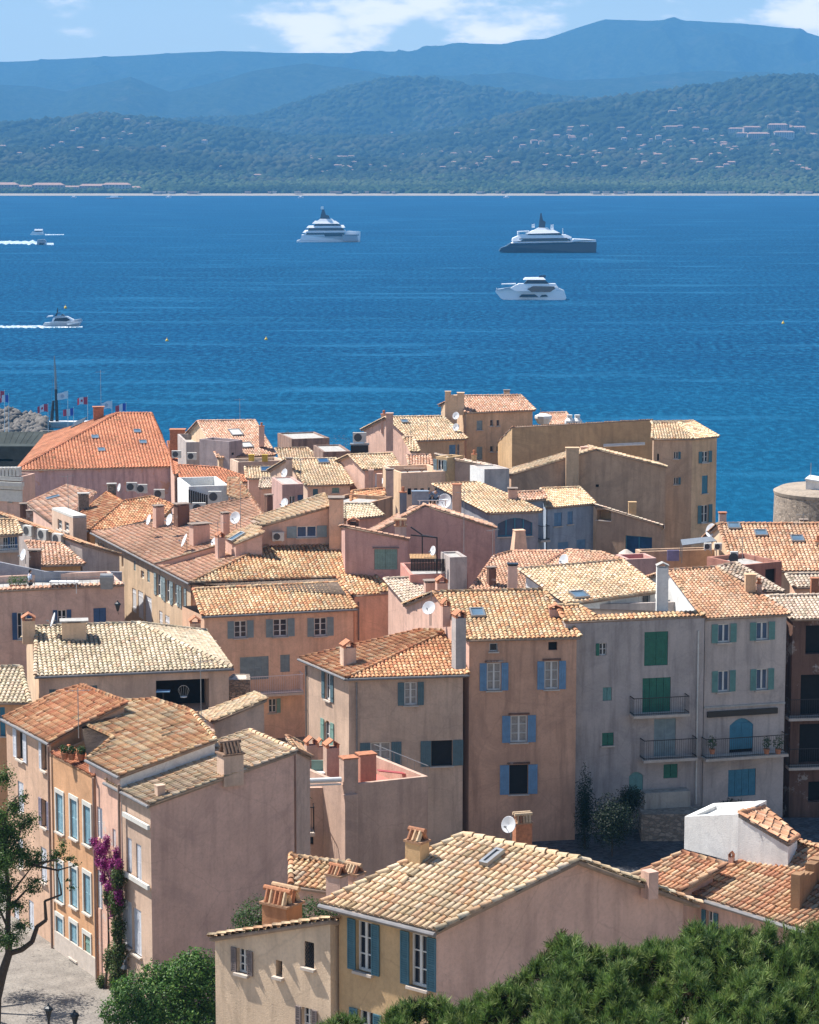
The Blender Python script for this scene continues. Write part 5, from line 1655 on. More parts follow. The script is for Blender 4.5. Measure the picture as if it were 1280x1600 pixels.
dish(Pd(714, 655, 243), 'upper dish on the white chimneys of the tall tan house', .45, (-.5, -.8, .3), .3); dish(Pd(714, 673, 243), 'lower dish on the white chimneys of the tall tan house', .45, (-.5, -.8, .3), .3)
H15 = simple('distant_roof_house', 'small pinkish roof peeking over the big tan wall', (845, 664), (897, 662), ((845, 646), (885, 645)), .3, 'pink', W_CREAM, 26, 'gable', D=262); H15.build()
q = thing('roof_tank', 'white faceted tank on the big tan wall', 'tank', Pd(849, 662, 252)); m_ = MB(); m_.lathe(Pd(849, 662, 252), [(.55, 0), (.85, .55), (.85, .8), (.4, 1.0)], 8); m_.build('shell', M_WHITE, q)
m_ = MB(); m_.bar(Pd(845, 656, 252), Pd(845, 638, 252), .03); m_.build('pipe', M_METAL, q)
for i, u in enumerate((890, 902)):
    q = MB(); q.lathe(Pd(u, 662, 256), [(.5, 0), (.5, .3), (.25, .6), (.3, .9)], 8); tag(q.build('roof_vent', M_WHITE), ('left', 'right')[i] + ' white roof vent over the big tan wall', 'vent')
# big tan wall building and its neighbours
a = Pd(800, 667, 236); b = Pd(1021, 655, 236)
T16 = House('big_tan_building', 'huge windowless ochre tan wall building by the sea with white rolled awning', 'building', [a, b, V3(b, 0, 9, -2.4), V3(a, -1.0, 9, -2.4)], [[a, b, V3(b, 0, 9, -2.4), V3(a, -1.0, 9, -2.4)]], 26, stucco('stucco_big_tan', (0.516, 0.346, 0.193), .3), pal='pink', inset=.02, caps=False); T16.build()
q = MB(); a = Pd(943, 697, 235.6); b = Pd(1008, 694, 235.6); q.bar(a, b, .10, n=8); q.bar(a + Zv * .15, b + Zv * .15, .05, n=6); tag(q.build('awning', M_WHITE), 'white rolled awning high on the huge tan wall', 'awning')
a = Pd(797, 742, 218); b = Pd(1043, 730, 218); pk = Pd(932, 702, 218)
bk = Vector((-.3, 5, -.32))
lp = [a, pk, pk + bk, a + bk]
H17 = House('tan_gable_house', 'long blank dark tan gable wall with one broad chimney, far right', 'house', [a, b, b + bk, a + bk], [[a, pk, pk + bk, a + bk], [pk, b, b + bk, pk + bk]], 26, W_TAND, 'pale', mid={0: [pk], 2: [pk + bk]}, inset=.12)
H17.win(0, 931, 757, 936, 761, None, frame=False, room=True, sill=False)
chimney(H17, None, 894, 765, 700, 20, .7, ang=0, style='plain', D=217.4, m=W_TAN); chimney(H17, None, 913, 718, 699, 11, 1, ang=0, style='plain', D=221, m=W_PINK); H17.build()
# corner block with bend
a = Pd(1019, 686, 226); b = Pd(1083, 688, 226); b.z = a.z; c = Pz(1124, 682, a.z)
f = SP(a, b, .3)
f0 = f(1060, 661); f1 = f(1020, 662)
H18 = House('corner_block', 'four storey tan corner house with blue shutters standing against the sea', 'house', [a, b, c, V3(f0, 1.5, 1.5), V3(f1, 0, 1.5)],
            [[a, b, f0, f1], [b, c, f0], [c, V3(f0, 1.5, 1.5), f0], [V3(f1, 0, 1.5), f1, f0, V3(f0, 1.5, 1.5)]], 26, W_TAND, 'pale', inset=.15)
H18.wallmats = {1: W_TAN}
H18.win(0, 1053, 706, 1060, 717, 'teal', rows=1, hinge=(0, 1)); H18.win(0, 1053, 746, 1060, 757, 'teal', rows=1, hinge=(0, 1)); H18.win(0, 1027, 709, 1030, 720, None, frame=False, room=True, sill=False)
H18.win(1, 1097, 705, 1107, 723, 'teal', rows=2); H18.win(1, 1097, 743, 1106, 771, 'cyan', 'closed'); H18.win(1, 1096, 789, 1107, 817, 'teal', rows=2)
H18.build()
# middle far: pinkish roof house with big arched window
p0 = Pd(763, 802, 196); p1 = Pz(848, 799, p0.z); f = SP(p0, p1, .18)
rL = f(676, 757); rR = f(746, 754)
H19 = House('arched_window_house', 'grey white house with pale tiles and wide arched blue window', 'house', [p0, p1, f(800, 776), rR, rL], [[p0, p1, f(800, 776), rR, rL]], 30, W_BLUE, 'pale', sp=.26, inset=.2)
H19.win(0, 778, 809, 832, 838, None, rows=1, cols=4, arch=True, glass=M_GLASSB, fm=SHUT['cyan'])
chimney(H19, None, 714, 795, 757, 14, 1, ang=0, style='plain', D=196, m=W_PEACH, capm=M_TERRA); chimney(H19, None, 801, 782, 762, 14, 1, ang=0, style='slab', D=200, m=W_PINK); H19.build()
dish(Pd(696, 786, 197) - Zv * .5, 'big white dish beside the peach chimney, far centre', .72, (-.35, -.85, .3), .6)
P20 = Pd(853, 794, 204); P21 = Pz(931, 787, P20.z); f = SP(P20, P21, .28)
H20 = House('blue_house', 'pale blue house with bright blue shutters under pale tiles', 'house', [P20, P21, f(906, 762), f(845, 764)], [[P20, P21, f(906, 762), f(845, 764)]], 28, stucco('stucco_sky', (0.281, 0.328, 0.395)), 'pale', inset=.15)
for (a, b, c, d) in ((866, 801, 878, 822), (887, 799, 895, 819), (872, 847, 888, 866), (901, 843, 915, 858)): H20.win(0, a, b, c, d, 'blue', 'closed')
H20.build()
S20 = simple('dark_edge_annex', 'narrow annex with pinkish tiles and small balcony left of the blue house', (806, 783), (854, 780), ((806, 770), (848, 768)), .28, 'pink', stucco('stucco_sky', (0.281, 0.328, 0.395)), 28, 'shed', D=203)
S20.balcony(0, 846, 822, 859, 844, .7); S20.build()
a = Pd(930, 789, 206); b = Pd(1036, 822, 203); bk = Vector((.5, 5, -1))
Rs = [a, b, b + bk, a + bk]
H21 = House('sloping_tan_house', 'tan wall sloping down to the right with wide blue window', 'house', Rs, [Rs], 28, W_TAND, 'greyt', inset=.12)
H21.win(0, 932, 797, 955, 813, None, frame=False, depth=.8, glass=W_YEL, sill=True); H21.win(0, 977, 838, 1019, 866, None, rows=1, cols=2, glass=M_GLASSB, fm=SHUT['cyan'], sill=False)
chimney(H21, None, 988, 810, 785, 12, .8, ang=0, style='plain', D=205, m=W_YEL); H21.build()
# long pink gable
a = Pd(575, 838, 184); b = Pd(776, 826, 186); pk = Pd(664, 790, 185); pk2 = Pd(690, 790, 185)
bk = Vector((-.2, 5, -.45))
H22 = House('long_pink_gable', 'wide blank pink gable wall in the far centre', 'house', [a, b, b + bk, a + bk], [[a, pk, pk + bk, a + bk], [pk, b, b + bk, pk + bk]], 30, stucco('stucco_pink_gable', (0.529, 0.326, 0.273), .3), 'pink', mid={0: [pk], 2: [pk + bk]}, inset=.1)
H22.build()
free_chimney('chimney_stack', 'blue grey chimney with dark pot on the left slope of the pink gable', [(630, 805, 762, 11, 1, 0, 'pot', 188)], stucco('stucco_slate', (0.176, 0.208, 0.256)))
free_chimney('chimney_stack', 'low chimney with terracotta tile hat before the pink gable', [(626, 838, 811, 18, .8, 0, 'double', 180)], W_GREY)
# peach terrace
PTc = flatbox('peach_terrace', 'peach roof terrace box with white rim and wooden table', (627, 739), (699, 736), 212, 5, W_PEACH, 30, .5)
PTc.wallmats = {3: W_CREAM}
for u0 in (640, 650, 660): PTc.win(0, u0 - 3, 763, u0 + 3, 773, None, frame=False, room=True, sill=False)
PTc.build()
SB2 = flatbox('terrace_stair_head', 'small peach stair head with glazed door on the peach terrace', (681, 713), (699, 715), 214, 2, W_YEL, 34, .2, cat='stair head'); SB2.win(0, 683, 718, 693, 735, 'grey', rows=1); SB2.build()
t = thing('table', 'wooden table with crossed legs on the peach terrace', 'table', Pd(648, 737, 214))
m_ = MB(); m_.box(Pd(648, 732, 214), Vector((.9, 0, 0)), Vector((0, .4, 0)), Zv * .03); m_.build('table_top', M_WOOD, t)
for i, sx in enumerate((-.6, .6)):
    m_ = MB(); c = Pd(648, 732, 214); m_.bar(c + Vector((sx - .25, 0, -.6)), c + Vector((sx + .25, 0, 0)), .035); m_.bar(c + Vector((sx + .25, .05, -.6)), c + Vector((sx - .25, .05, 0)), .035); m_.build('leg', M_WOOD, t)
TR = simple('small_tile_slope', 'short tan tiled slope and pink drum roof behind the peach terrace', (640, 727), (676, 727), ((636, 712), (672, 711)), .3, 'pink', W_PINK, 30, 'shed', D=222); TR.build()
TR2 = simple('short_steep_roof', 'short steep tan slope above the peach terrace', (642, 706), (656, 706), ((630, 683), (646, 683)), .5, 'tan', W_PINK, 30, 'shed', D=228); TR2.build()
RW = House('slanting_brown_house', 'brown pink wall falling to the right of the peach terrace', 'house', [Pd(700, 716, 214), Pd(782, 732, 212), Pd(776, 729, 219), Pd(699, 714, 221)],
           [[Pd(700, 716, 214), Pd(782, 732, 212), Pd(782, 732, 212) + Vector((-1, 7, -.5)), Pd(700, 716, 214) + Vector((-1, 7, -.5))]], 30, W_PINKD, 'greyt', inset=.05); RW.build()
GS = flatbox('small_grey_box', 'small grey white roof room with one dark window, far centre', (757, 733), (796, 732), 208, 3, W_GREY2, 34, .08, ang=10, cat='roof room')
GS.wallmats = {3: W_WHITE}; GS.win(3, 745, 744, 754, 756, None, frame=False, room=True, sill=False) if False else None
GS.build()
free_chimney('chimney_stack', 'thin yellow chimney with round top beside the big tan wall', [(741, 722, 704, 8, 1, 0, 'pot', 218)], W_YEL)
L25 = simple('little_orange_roof_house', 'little house with patchy orange tiles behind the attic chimney', (548, 786), (602, 774), ((550, 768), (600, 764)), .3, 'orange', W_BEIGE, 30, 'shed', D=200); L25.build()
L25b = flatbox('curved_wall_house', 'rough beige wall under the little orange roof', (570, 788), (614, 776), 196, 4, stucco('stucco_rough', (0.440, 0.262, 0.162), .8), 30, .3); L25b.build()
L26 = simple('rubble_roof_house', 'pale rubble coloured tile roof behind the mauve house', (538, 812), (600, 806), ((537, 788), (580, 788)), .25, 'straw', W_PINK, 30, 'shed', D=190); L26.build()
chimney(L26, None, 552, 828, 808, 17, .8, ang=0, style='gable', D=184, m=W_BROWN)
# mauve house
a = Pd(537, 822, 176); b = Pd(640, 843, 176); bk = Vector((-.4, 4, -.62))
Rs = [a, b, b + bk, a + bk]
H27 = House('mauve_house', 'mauve pink house with closed sage shutters right of the attic chimney', 'house', Rs, [Rs], 30, W_MAUVE, 'pink', inset=.1)
H27.win(0, 585, 858, 621, 890, 'sage', 'closed', louver=False, sill=False, lintel=SHUT['brown']); H27.build()
# dark screened terrace
T28 = flatbox('screened_terrace', 'pink roof terrace with black screens and pergola', (641, 898), (731, 896), 168, 5, stucco('stucco_rose', (0.538, 0.262, 0.212)), 30, .5)
T28.build()
t = thing('pergola', 'black metal pergola frame over the screened terrace', 'pergola', Pd(660, 895, 169))
m_ = MB(); A_ = Pd(642, 836, 169); B_ = Pd(683, 840, 169); A2_ = Pd(660, 836, 172)
for p in (B_, A2_): m_.bar(Vector((p.x, p.y, zat(896, 169))), p, .06, n=4)
m_.bar(A_, B_, .06, n=4); m_.bar(A_ + Vector((0, 3, .1)), A2_, .06, n=4); m_.bar(A2_, B_, .05, n=4); m_.build('frame', M_IRON, t)
t = thing('bamboo_screen', 'black screens with pale bamboo top on the pink terrace', 'screen', Pd(660, 895, 168.5))
m_ = MB()
for i in range(24): m_.box(Pd(643 + i * 2.4, 883, 168.3 + (i % 2) * .03), Vector((.045, 0, 0)), Vector((0, .02, 0)), Zv * .42)
m_.build('panel', M_BLACK, t)
m_ = MB()
for i in range(18): m_.bar(Pd(642 + i * 2.3, 873, 168.4), Pd(641 + i * 2.3, 866, 169.5), .04, n=5)
m_.build('bamboo_top', paint('bamboo', (.55, .33, .15), .8, .4, scale=9), t)
B28 = flatbox('roof_shed', 'grey roof shed with pale lid beside the black screens', (703, 871), (730, 870), 167, 2.5, W_GREY, 30, .1, cat='shed'); B28.build()
dish(Pd(680, 868, 168) - Zv * .3, 'dish in front of the pergola post', .4, (-.8, -.5, .2), .6)
antenna(Pd(725, 862, 168), 'tall reddish aerial against the long pink wall', 4.2, 3)
R28 = simple('shaded_tile_house', 'tiled roof half in shade between peach upper house and pink terrace', (650, 962), (700, 955), ((600, 905), (655, 903)), .3, 'greyt', W_PINK, 30, 'shed', D=163); R28.build()
free_chimney('chimney_stack', 'two pale pink chimneys with tile hats behind the tall house ridge', [(672, 934, 906, 17, 1, 10, 'slab', 155), (690, 930, 899, 17, 1, 10, 'gable', 154)], W_PINK)
# red broken roof behind tall house
e0 = Pd(735, 922, 166); e1 = Pz(835, 920, e0.z)
f = SP(e0, e1, .2)
RB = House('broken_roof_house', 'old house with patchy salmon roof and tall tapered chimney, centre right', 'house', [e0, e1, f(880, 862), f(800, 862), f(772, 870)], [[e0, e1, f(880, 862), f(800, 862), f(772, 870)]], 30, W_PINK, 'salmon', inset=.1); RB.build()
chimney(RB, None, 811, 866, 829, 26, .9, ang=15, style='plain', taper=.6, D=176, m=W_PEACH)
chimney(RB, None, 768, 910, 885, 12, 1, ang=15, style='slab', D=167, m=W_BROWN); chimney(RB, None, 801, 924, 880, 15, 1, ang=0, style='slab', D=160, m=W_PINK, capm=M_BLACK)
e0 = Pd(850, 884, 162); e1 = Pz(975, 876, e0.z); f = SP(e0, e1, .15)
RB2 = House('low_salmon_roof_house', 'low ridge of weathered salmon tiles behind the straw roof', 'house', [e0, e1, f(940, 864), f(886, 860)], [[e0, e1, f(940, 864), f(886, 860)]], 30, W_PINK, 'salmon', inset=.1); RB2.build()
dish(Pd(884, 884, 161) - Zv * .2, 'angular pale dish on the weathered salmon ridge', .5, (-.7, -.6, .3), .5)
# red terrace floor area right of straw roof
RG = flatbox('red_terrace_house', 'roof terrace with dark red awning between straw roof and white chimney', (980, 874), (1026, 872), 165, 2.2, W_MAUVE, 30, .5, deck=paint('red_cloth', (.45, .05, .03), .8)); RG.build()
WW = flatbox('long_parapet_house', 'long low parapet with lilac panel and small tile coping, right side', (1000, 862), (1140, 858), 178, 1.2, W_TAND, 30, .3, deck=M_GUT); 
WW.build()
q = MB(); q.box(Pd(1052, 868, 177.8), Vector((.42, 0, 0)), Vector((0, .06, 0)), Zv * .38); q.build('lilac_panel', paint('lilac_door', (.25, .24, .42)), WW.root)
m_ = thing('rolled_parasol', 'folded cream parasol on the red terrace', 'parasol', Pd(978, 876, 168)); q = MB(); q.lathe(Pd(978, 876, 168), [(.10, 0), (.55, .1), (.5, .5), (.12, .75)], 10); q.build('canopy', M_SILL, m_)
q = MB(); q.bar(Pd(978, 876, 168), Pd(978, 862, 168), .03); q.build('pole', M_METAL, m_)
# right: bright red tiled house
e0 = Pd(1132, 896, 178); e0.z = e0.z; e1 = Pz(1330, 890, e0.z)
e0 = Pd(1150, 893, 170); e1 = Pz(1330, 892, e0.z)
f = SP(e0, e1, .33); r0 = f(1122, 819); r1 = f(1330, 819)
H30 = House('skylight_red_house', 'broad pinkish red tiled house with three skylights in front of the stone tower', 'house', *[gable(e0, e1, r0, r1)[i] for i in (0, 1)], 28, W_CREAM, 'coral', sp=.27, course=.36, mid={1: [r1], 3: [r0]}, inset=.2)
for (u, v) in ((1147, 824), (1189, 835), (1246, 844)): skylight(H30, H30.roofs[0], u, v, .8, .8)
chimney(H30, None, 1278, 862, 838, 10, 1, ang=0, style='pot', D=174, m=W_CREAM); chimney(H30, None, 1129, 818, 800, 11, 1, ang=0, style='slab', D=184, m=W_GREY, capm=M_TERRA); chimney(H30, None, 1256, 822, 811, 12, 1, ang=0, style='slab', D=186, m=W_CREAM)
H30.build()
dish(Pd(1114, 836, 180) - Zv * .4, 'white dish left of the broad pinkish red roof', .6, (-.75, -.55, .3), .7)
q = thing('canvas_awning', 'grey sloping canvas awning left of the broad pinkish red roof', 'awning', Pd(1090, 856, 176))
m_ = MB(); P4 = [Pd(1066, 853, 175), Pd(1120, 846, 175), Pd(1112, 839, 177.5), Pd(1064, 844, 177.5)]; m_.prism(P4, (0, 0, .05)); m_.build('canvas', M_METAL, q)
m_ = MB()
for p in P4: m_.bar(p, p - Zv * 1.2, .03, n=5)
m_.build('poles', M_METAL, q)
for i, u in enumerate((1106, 1122)): aircon(Pd(u, 860, 174), ('left', 'right')[i] + ' small cream air conditioner under the canvas awning', 0, .5, .45)
e0 = Pd(1165, 880, 166); 
TG = flatbox('terracotta_porch', 'terracotta porch with dark openings under the broad red roof', (1163, 883), (1222, 877), 164, 4, stucco('stucco_terracotta', (0.357, 0.170, 0.128)), 30, .3, cat='porch')
TG.win(0, 1172, 891, 1180, 915, None, frame=False, room=True, sill=False); TG.win(0, 1196, 889, 1212, 918, None, frame=False, room=True, sill=False); TG.build()
GT = simple('grey_lane_roof_house', 'narrow grey tiled roof sliver beside the coral roofed grey house', (1195, 923), (1226, 925), ((1122, 886), (1150, 880)), .3, 'greyt', W_PINK, 30, 'shed', D=157); GT.build()
G3 = simple('pale_grey_roof_house', 'pale grey tile roof with terracotta kerb at the right edge', (1240, 918), (1330, 916), ((1228, 898), (1330, 896)), .3, 'greyt', W_PEACH, 30, 'shed', D=160); G3.build()
chimney(G3, None, 1273, 918, 904, 12, 1, ang=0, style='plain', D=158, m=M_TERRA)
AC3 = aircon(Pd(1147, 882, 165), 'white upright air conditioner on the round parapet, right side', 0, .5, .8)
# ================================================================ GROUND
def sstep(a, b, x):
    t = min(1, max(0, (x - a) / (b - a))); return t * t * (3 - 2 * t)
GP = [(-40, 52), (55, 47), (70, 44), (84, 42), (96, 36), (104, 33.0), (120, 30), (132, 28.7), (150, 30.2), (165, 30.5), (262, 29.5), (285, 26), (320, 18), (350, 10), (385, 3.2), (400, 1.0), (412, -1.5), (460, -2)]
def gz(x, y):
    for i in range(len(GP) - 1):
        if GP[i][0] <= y <= GP[i + 1][0]:
            t = (y - GP[i][0]) / (GP[i + 1][0] - GP[i][0]); z = GP[i][1] + (GP[i + 1][1] - GP[i][1]) * t; break
    else: z = GP[0][1] if y < GP[0][0] else GP[-1][1]
    k = (1 - sstep(-7.2, -6.2, x)) * (1 - sstep(122, 150, y)) * sstep(30, 60, y)
    z = z * (1 - k) + 32.85 * k
    return z
xs = np.concatenate([np.linspace(-420, -70, 16), np.linspace(-60, 60, 121), np.linspace(70, 420, 16)])
ys = np.concatenate([np.linspace(-40, 40, 5), np.linspace(44, 170, 127), np.linspace(175, 460, 96)])
V = np.array([[x, y, gz(x, y)] for y in ys for x in xs])
nx_ = len(xs)
F = np.array([[j * nx_ + i, j * nx_ + i + 1, (j + 1) * nx_ + i + 1, (j + 1) * nx_ + i] for j in range(len(ys) - 1) for i in range(nx_ - 1)])
m, nt, b = newmat('ground_earth')
v = coords(nt); n = nd(nt, 'ShaderNodeTexNoise', Scale=.4, Detail=8.0, Roughness=.7); nt.links.new(v, n.inputs['Vector'])
nt.links.new(mixc(nt, ramp(nt, n.outputs['Fac'], .35, .65), (.16, .13, .10, 1), (.24, .20, .15, 1)), b.inputs['Base Color']); b.inputs['Roughness'].default_value = .95
bump(nt, b, n.outputs['Fac'], .6, .1)
tag(numpy_mesh('ground', V, F, m), kind='structure')
# paved square at the lower left and the cobbled court
m, nt, b = newmat('pale_paving')
v = coords(nt, (1, 1, 1)); br = nd(nt, 'ShaderNodeTexVoronoi', Scale=5.5); br.feature = 'DISTANCE_TO_EDGE'; nt.links.new(v, br.inputs['Vector'])
n = nd(nt, 'ShaderNodeTexNoise', Scale=.9, Detail=8.0, Roughness=.7); nt.links.new(v, n.inputs['Vector'])
c_ = mixc(nt, ramp(nt, n.outputs['Fac'], .35, .65), (.17, .15, .13, 1), (.29, .26, .225, 1))
e_ = ramp(nt, br.outputs['Distance'], .01, .05, (.55, .55, .55, 1), (1, 1, 1, 1))
nt.links.new(mixc(nt, 1.0, c_, e_, 'MULTIPLY'), b.inputs['Base Color']); b.inputs['Roughness'].default_value = .9
bump(nt, b, e_, .5, .03)
q = MB(); q.face([(-40, 85, 32.95), (-10.8, 85, 32.95), (-10.8, 128, 32.95), (-40, 128, 32.95)])
tag(q.build('paved_square', m), kind='structure')
m, nt, b = newmat('dark_cobbles')
v = coords(nt); br = nd(nt, 'ShaderNodeTexVoronoi', Scale=4.0); nt.links.new(v, br.inputs['Vector'])
bw = nd(nt, 'ShaderNodeRGBToBW'); nt.links.new(br.outputs['Color'], bw.inputs['Color'])
nt.links.new(mixc(nt, bw.outputs['Val'], (.025, .027, .032, 1), (.11, .11, .12, 1)), b.inputs['Base Color']); bump(nt, b, br.outputs['Distance'], .8, .08)
q = MB(); q.face([(6, 131, 29.2), (26, 131, 29.2), (26, 147.5, 30.9), (6, 147.5, 30.9)])
tag(q.build('cobbled_court', m), kind='structure')
# rubble terrace wall and steps under the grey houses
a = Pd(1002, 1262, 144.0); b_ = Pd(1110, 1258, 144.0)
q = MB(); q.box(Vector(((a.x + b_.x) / 2, 144.6, 30.9)), Vector(((b_.x - a.x) / 2, 0, 0)), Vector((0, .9, 0)), Zv * 1.2)

tag(q.build('stone_wall', W_STONE), 'rubble stone wall at the foot of the grey court house', 'wall')
# ================================================================ SEA
m, nt, b = newmat('sea_water')
L = nt.links
tc = nd(nt, 'ShaderNodeTexCoord')
def wave(sx, sy, sc, det, rough=.6, rot=0):
    mp = nd(nt, 'ShaderNodeMapping'); mp.inputs['Scale'].default_value = (sx, sy, 1); mp.inputs['Rotation'].default_value = (0, 0, rad(rot)); L.new(tc.outputs['Object'], mp.inputs['Vector'])
    nn = nd(nt, 'ShaderNodeTexNoise', Scale=sc, Detail=det, Roughness=rough); L.new(mp.outputs['Vector'], nn.inputs['Vector']); return nn.outputs['Fac']
w1 = wave(.75, .34, .60, 6, .72, 8)      # wavelets a few metres long
w2 = wave(.010, .045, .9, 5, .6, 4)     # gust streaks
w3 = wave(.0022, .008, 1.0, 4, .6, -3)   # broad bands
w4 = wave(.12, .09, .6, 4, .6, 12)
c1 = mixc(nt, ramp(nt, w3, .35, .68), (.001, .031, .083, 1), (.002, .047, .118, 1))
c1 = mixc(nt, ramp(nt, w1, .48, .60, (0, 0, 0, 1), (.85, .85, .85, 1)), c1, (.010, .112, .215, 1))
c1 = mixc(nt, ramp(nt, w1, .36, .48, (.7, .7, .7, 1), (0, 0, 0, 1)), c1, (.001, .017, .055, 1))
c1 = mixc(nt, ramp(nt, w2, .56, .68, (0, 0, 0, 1), (.55, .55, .55, 1)), c1, (.025, .15, .28, 1))
c1 = mixc(nt, ramp(nt, w2, .34, .44, (.5, .5, .5, 1), (0, 0, 0, 1)), c1, (.001, .035, .10, 1))
# shallower turquoise near the village
sp_n = nd(nt, 'ShaderNodeSeparateXYZ'); L.new(tc.outputs['Object'], sp_n.inputs['Vector'])
mr = nd(nt, 'ShaderNodeMapRange'); mr.inputs['From Min'].default_value = 520; mr.inputs['From Max'].default_value = 900; mr.inputs['To Min'].default_value = .45; mr.inputs['To Max'].default_value = 0
L.new(sp_n.outputs['Y'], mr.inputs['Value'])
c1 = mixc(nt, mr.outputs['Result'], c1, (.002, .10, .18, 1))
ad = nd(nt, 'ShaderNodeMath'); ad.operation = 'ADD'; L.new(w1, ad.inputs[0]); L.new(w4, ad.inputs[1])
bump(nt, b, ad.outputs[0], .9, .9)
df = nd(nt, 'ShaderNodeBsdfDiffuse'); gl = nd(nt, 'ShaderNodeBsdfGlossy'); gl.inputs['Roughness'].default_value = .28; gl.inputs['Color'].default_value = (.35, .65, 1, 1)
mx = nd(nt, 'ShaderNodeMixShader'); mx.inputs['Fac'].default_value = .08
L.new(c1, df.inputs['Color'])
for n_ in (df, gl): L.new(b.inputs['Normal'].links[0].from_socket, n_.inputs['Normal'])
L.new(df.outputs['BSDF'], mx.inputs[1]); L.new(gl.outputs['BSDF'], mx.inputs[2]); L.new(mx.outputs['Shader'], nt.nodes['Material Output'].inputs['Surface'])
nt.nodes.remove(b)
q = MB(); q.face([(-5000, 330, 0), (5000, 330, 0), (5000, 6000, 0), (-5000, 6000, 0)])
tag(q.build('sea', m), kind='structure')

# ================================================================ FAR SHORE AND HILLS
def interp(tab, x):
    return float(np.interp(x, [a for a, b in tab], [b for a, b in tab]))
RIDGES = [
 (13500, 2600, 2500, [(-300, 110), (0, 97), (100, 92), (200, 87), (350, 79), (450, 82), (550, 82), (640, 80), (720, 68), (780, 70), (850, 60), (900, 42), (940, 30), (1000, 31), (1080, 32), (1180, 38), (1230, 44), (1290, 62), (1600, 60)]),
 (10500, 1500, 2000, [(-300, 120), (0, 130), (60, 132), (110, 142), (210, 120), (270, 142), (330, 130), (400, 110), (480, 97), (560, 108), (620, 118), (700, 118), (800, 112), (880, 125), (1000, 120), (1100, 110), (1280, 118), (1600, 130)]),
 (7800, 1300, 1300, [(-300, 200), (0, 205), (150, 200), (300, 188), (400, 184), (470, 160), (540, 138), (600, 125), (670, 123), (720, 132), (800, 145), (870, 152), (950, 158), (1100, 165), (1280, 165), (1600, 170)]),
 (6100, 1100, 1100, [(-300, 195), (0, 196), (100, 187), (170, 180), (240, 186), (350, 200), (460, 215), (560, 216), (640, 214), (700, 205), (760, 190), (850, 168), (950, 155), (1050, 140), (1150, 126), (1210, 121), (1290, 122), (1600, 130)]),
 (4900, 600, 700, [(-300, 240), (0, 236), (150, 232), (300, 240), (450, 252), (560, 250), (640, 255), (760, 246), (860, 236), (1000, 242), (1120, 235), (1290, 238), (1600, 240)]),
]
SH = Pz(640, 304.5, 1.0).y
print('shore distance', SH)
def hh(u, D):
    x = (u - CX) / FPX * D
    z = 1.0 + 5.0 * sstep(SH, SH + 60, D) + 8 * sstep(SH + 50, SH + 500, D)
    k = sstep(SH + 80, SH + 700, D)
    # ravines run down towards the shore
    rv = mnoise.fractal(Vector((x * .0021, D * .0008, 3.1)), .9, 2.1, 5)
    fine = mnoise.fractal(Vector((x * .006, D * .0045, 7.7)), .8, 2.2, 4)
    for Di, wf, wb, tab in RIDGES:
        top = zat(interp(tab, u), Di)
        t = (D - Di + 260 * rv * 0) / (wf if D < Di else wb)
        s = math.exp(-t * t * 1.3)
        off = abs(t)
        zz = top * s * (1 + .20 * rv * min(1, off * 1.6)) + top * .05 * fine * min(1, off * 2 + .06)
        zz -= top * .17 * abs(mnoise.noise(Vector((x * .0035, D * .0012, 5.5)))) * min(1, off * 4) * 2; z = max(z, zz * k + z * (1 - k)) if zz > z else z
    return z
us = np.linspace(-60, 1340, 421)
Ds = np.concatenate([np.linspace(SH - 30, SH + 700, 40), np.linspace(SH + 720, 6800, 130)[1:], np.linspace(6820, 15000, 120)])
V = []
for D in Ds:
    for u in us:
        z = hh(u, D) if D > SH else -1.5
        V.append(((u - CX) / FPX * D, D, z))
V = np.array(V); nu = len(us)
ii, jj = np.meshgrid(np.arange(nu - 1), np.arange(len(Ds) - 1))
a_ = (jj * nu + ii).ravel(); F = np.stack([a_, a_ + 1, a_ + nu + 1, a_ + nu], 1)
m, nt, b = newmat('wooded_hills'); L = nt.links
v = coords(nt)
n1 = nd(nt, 'ShaderNodeTexNoise', Scale=.004, Detail=8.0, Roughness=.65); L.new(v, n1.inputs['Vector'])
n2 = nd(nt, 'ShaderNodeTexVoronoi', Scale=.06); L.new(v, n2.inputs['Vector'])
n3 = nd(nt, 'ShaderNodeTexNoise', Scale=.03, Detail=8.0, Roughness=.75); L.new(v, n3.inputs['Vector'])
c_ = mixc(nt, ramp(nt, n3.outputs['Fac'], .38, .62), (.012, .026, .014, 1), (.075, .098, .042, 1))
c_ = mixc(nt, ramp(nt, n1.outputs['Fac'], .56, .72, (0, 0, 0, 1), (.7, .7, .7, 1)), c_, (.15, .13, .075, 1))
c_ = mixc(nt, ramp(nt, n2.outputs['Distance'], 0, .9, (0, 0, 0, 1), (.6, .6, .6, 1)), c_, (.012, .022, .014, 1))
L.new(c_, b.inputs['Base Color']); b.inputs['Roughness'].default_value = 1.0; b.inputs['Specular IOR Level'].default_value = 0
bump(nt, b, n3.outputs['Fac'], 1.0, 26.0)
tag(numpy_mesh('hills', V, F, m, smooth=True), kind='structure')
# beach
q = MB()
for i in range(60):
    u0, u1 = -40 + i * 23, -40 + (i + 1) * 23
    P_ = lambda u, D, z: ((u - CX) / FPX * D, D, z)
    w = 12 + 6 * mnoise.noise(Vector((i * .4, 0, 0)))
    q.face([P_(u0, SH - 6 + w * .4 - 8, .05), P_(u1, SH - 6 + w * .4 - 8, .05), P_(u1, SH + w, 3.2), P_(u0, SH + w, 3.2)])
tag(q.build('beach', paint('beach_sand', (.30, .26, .21), .95, .1)), kind='structure')
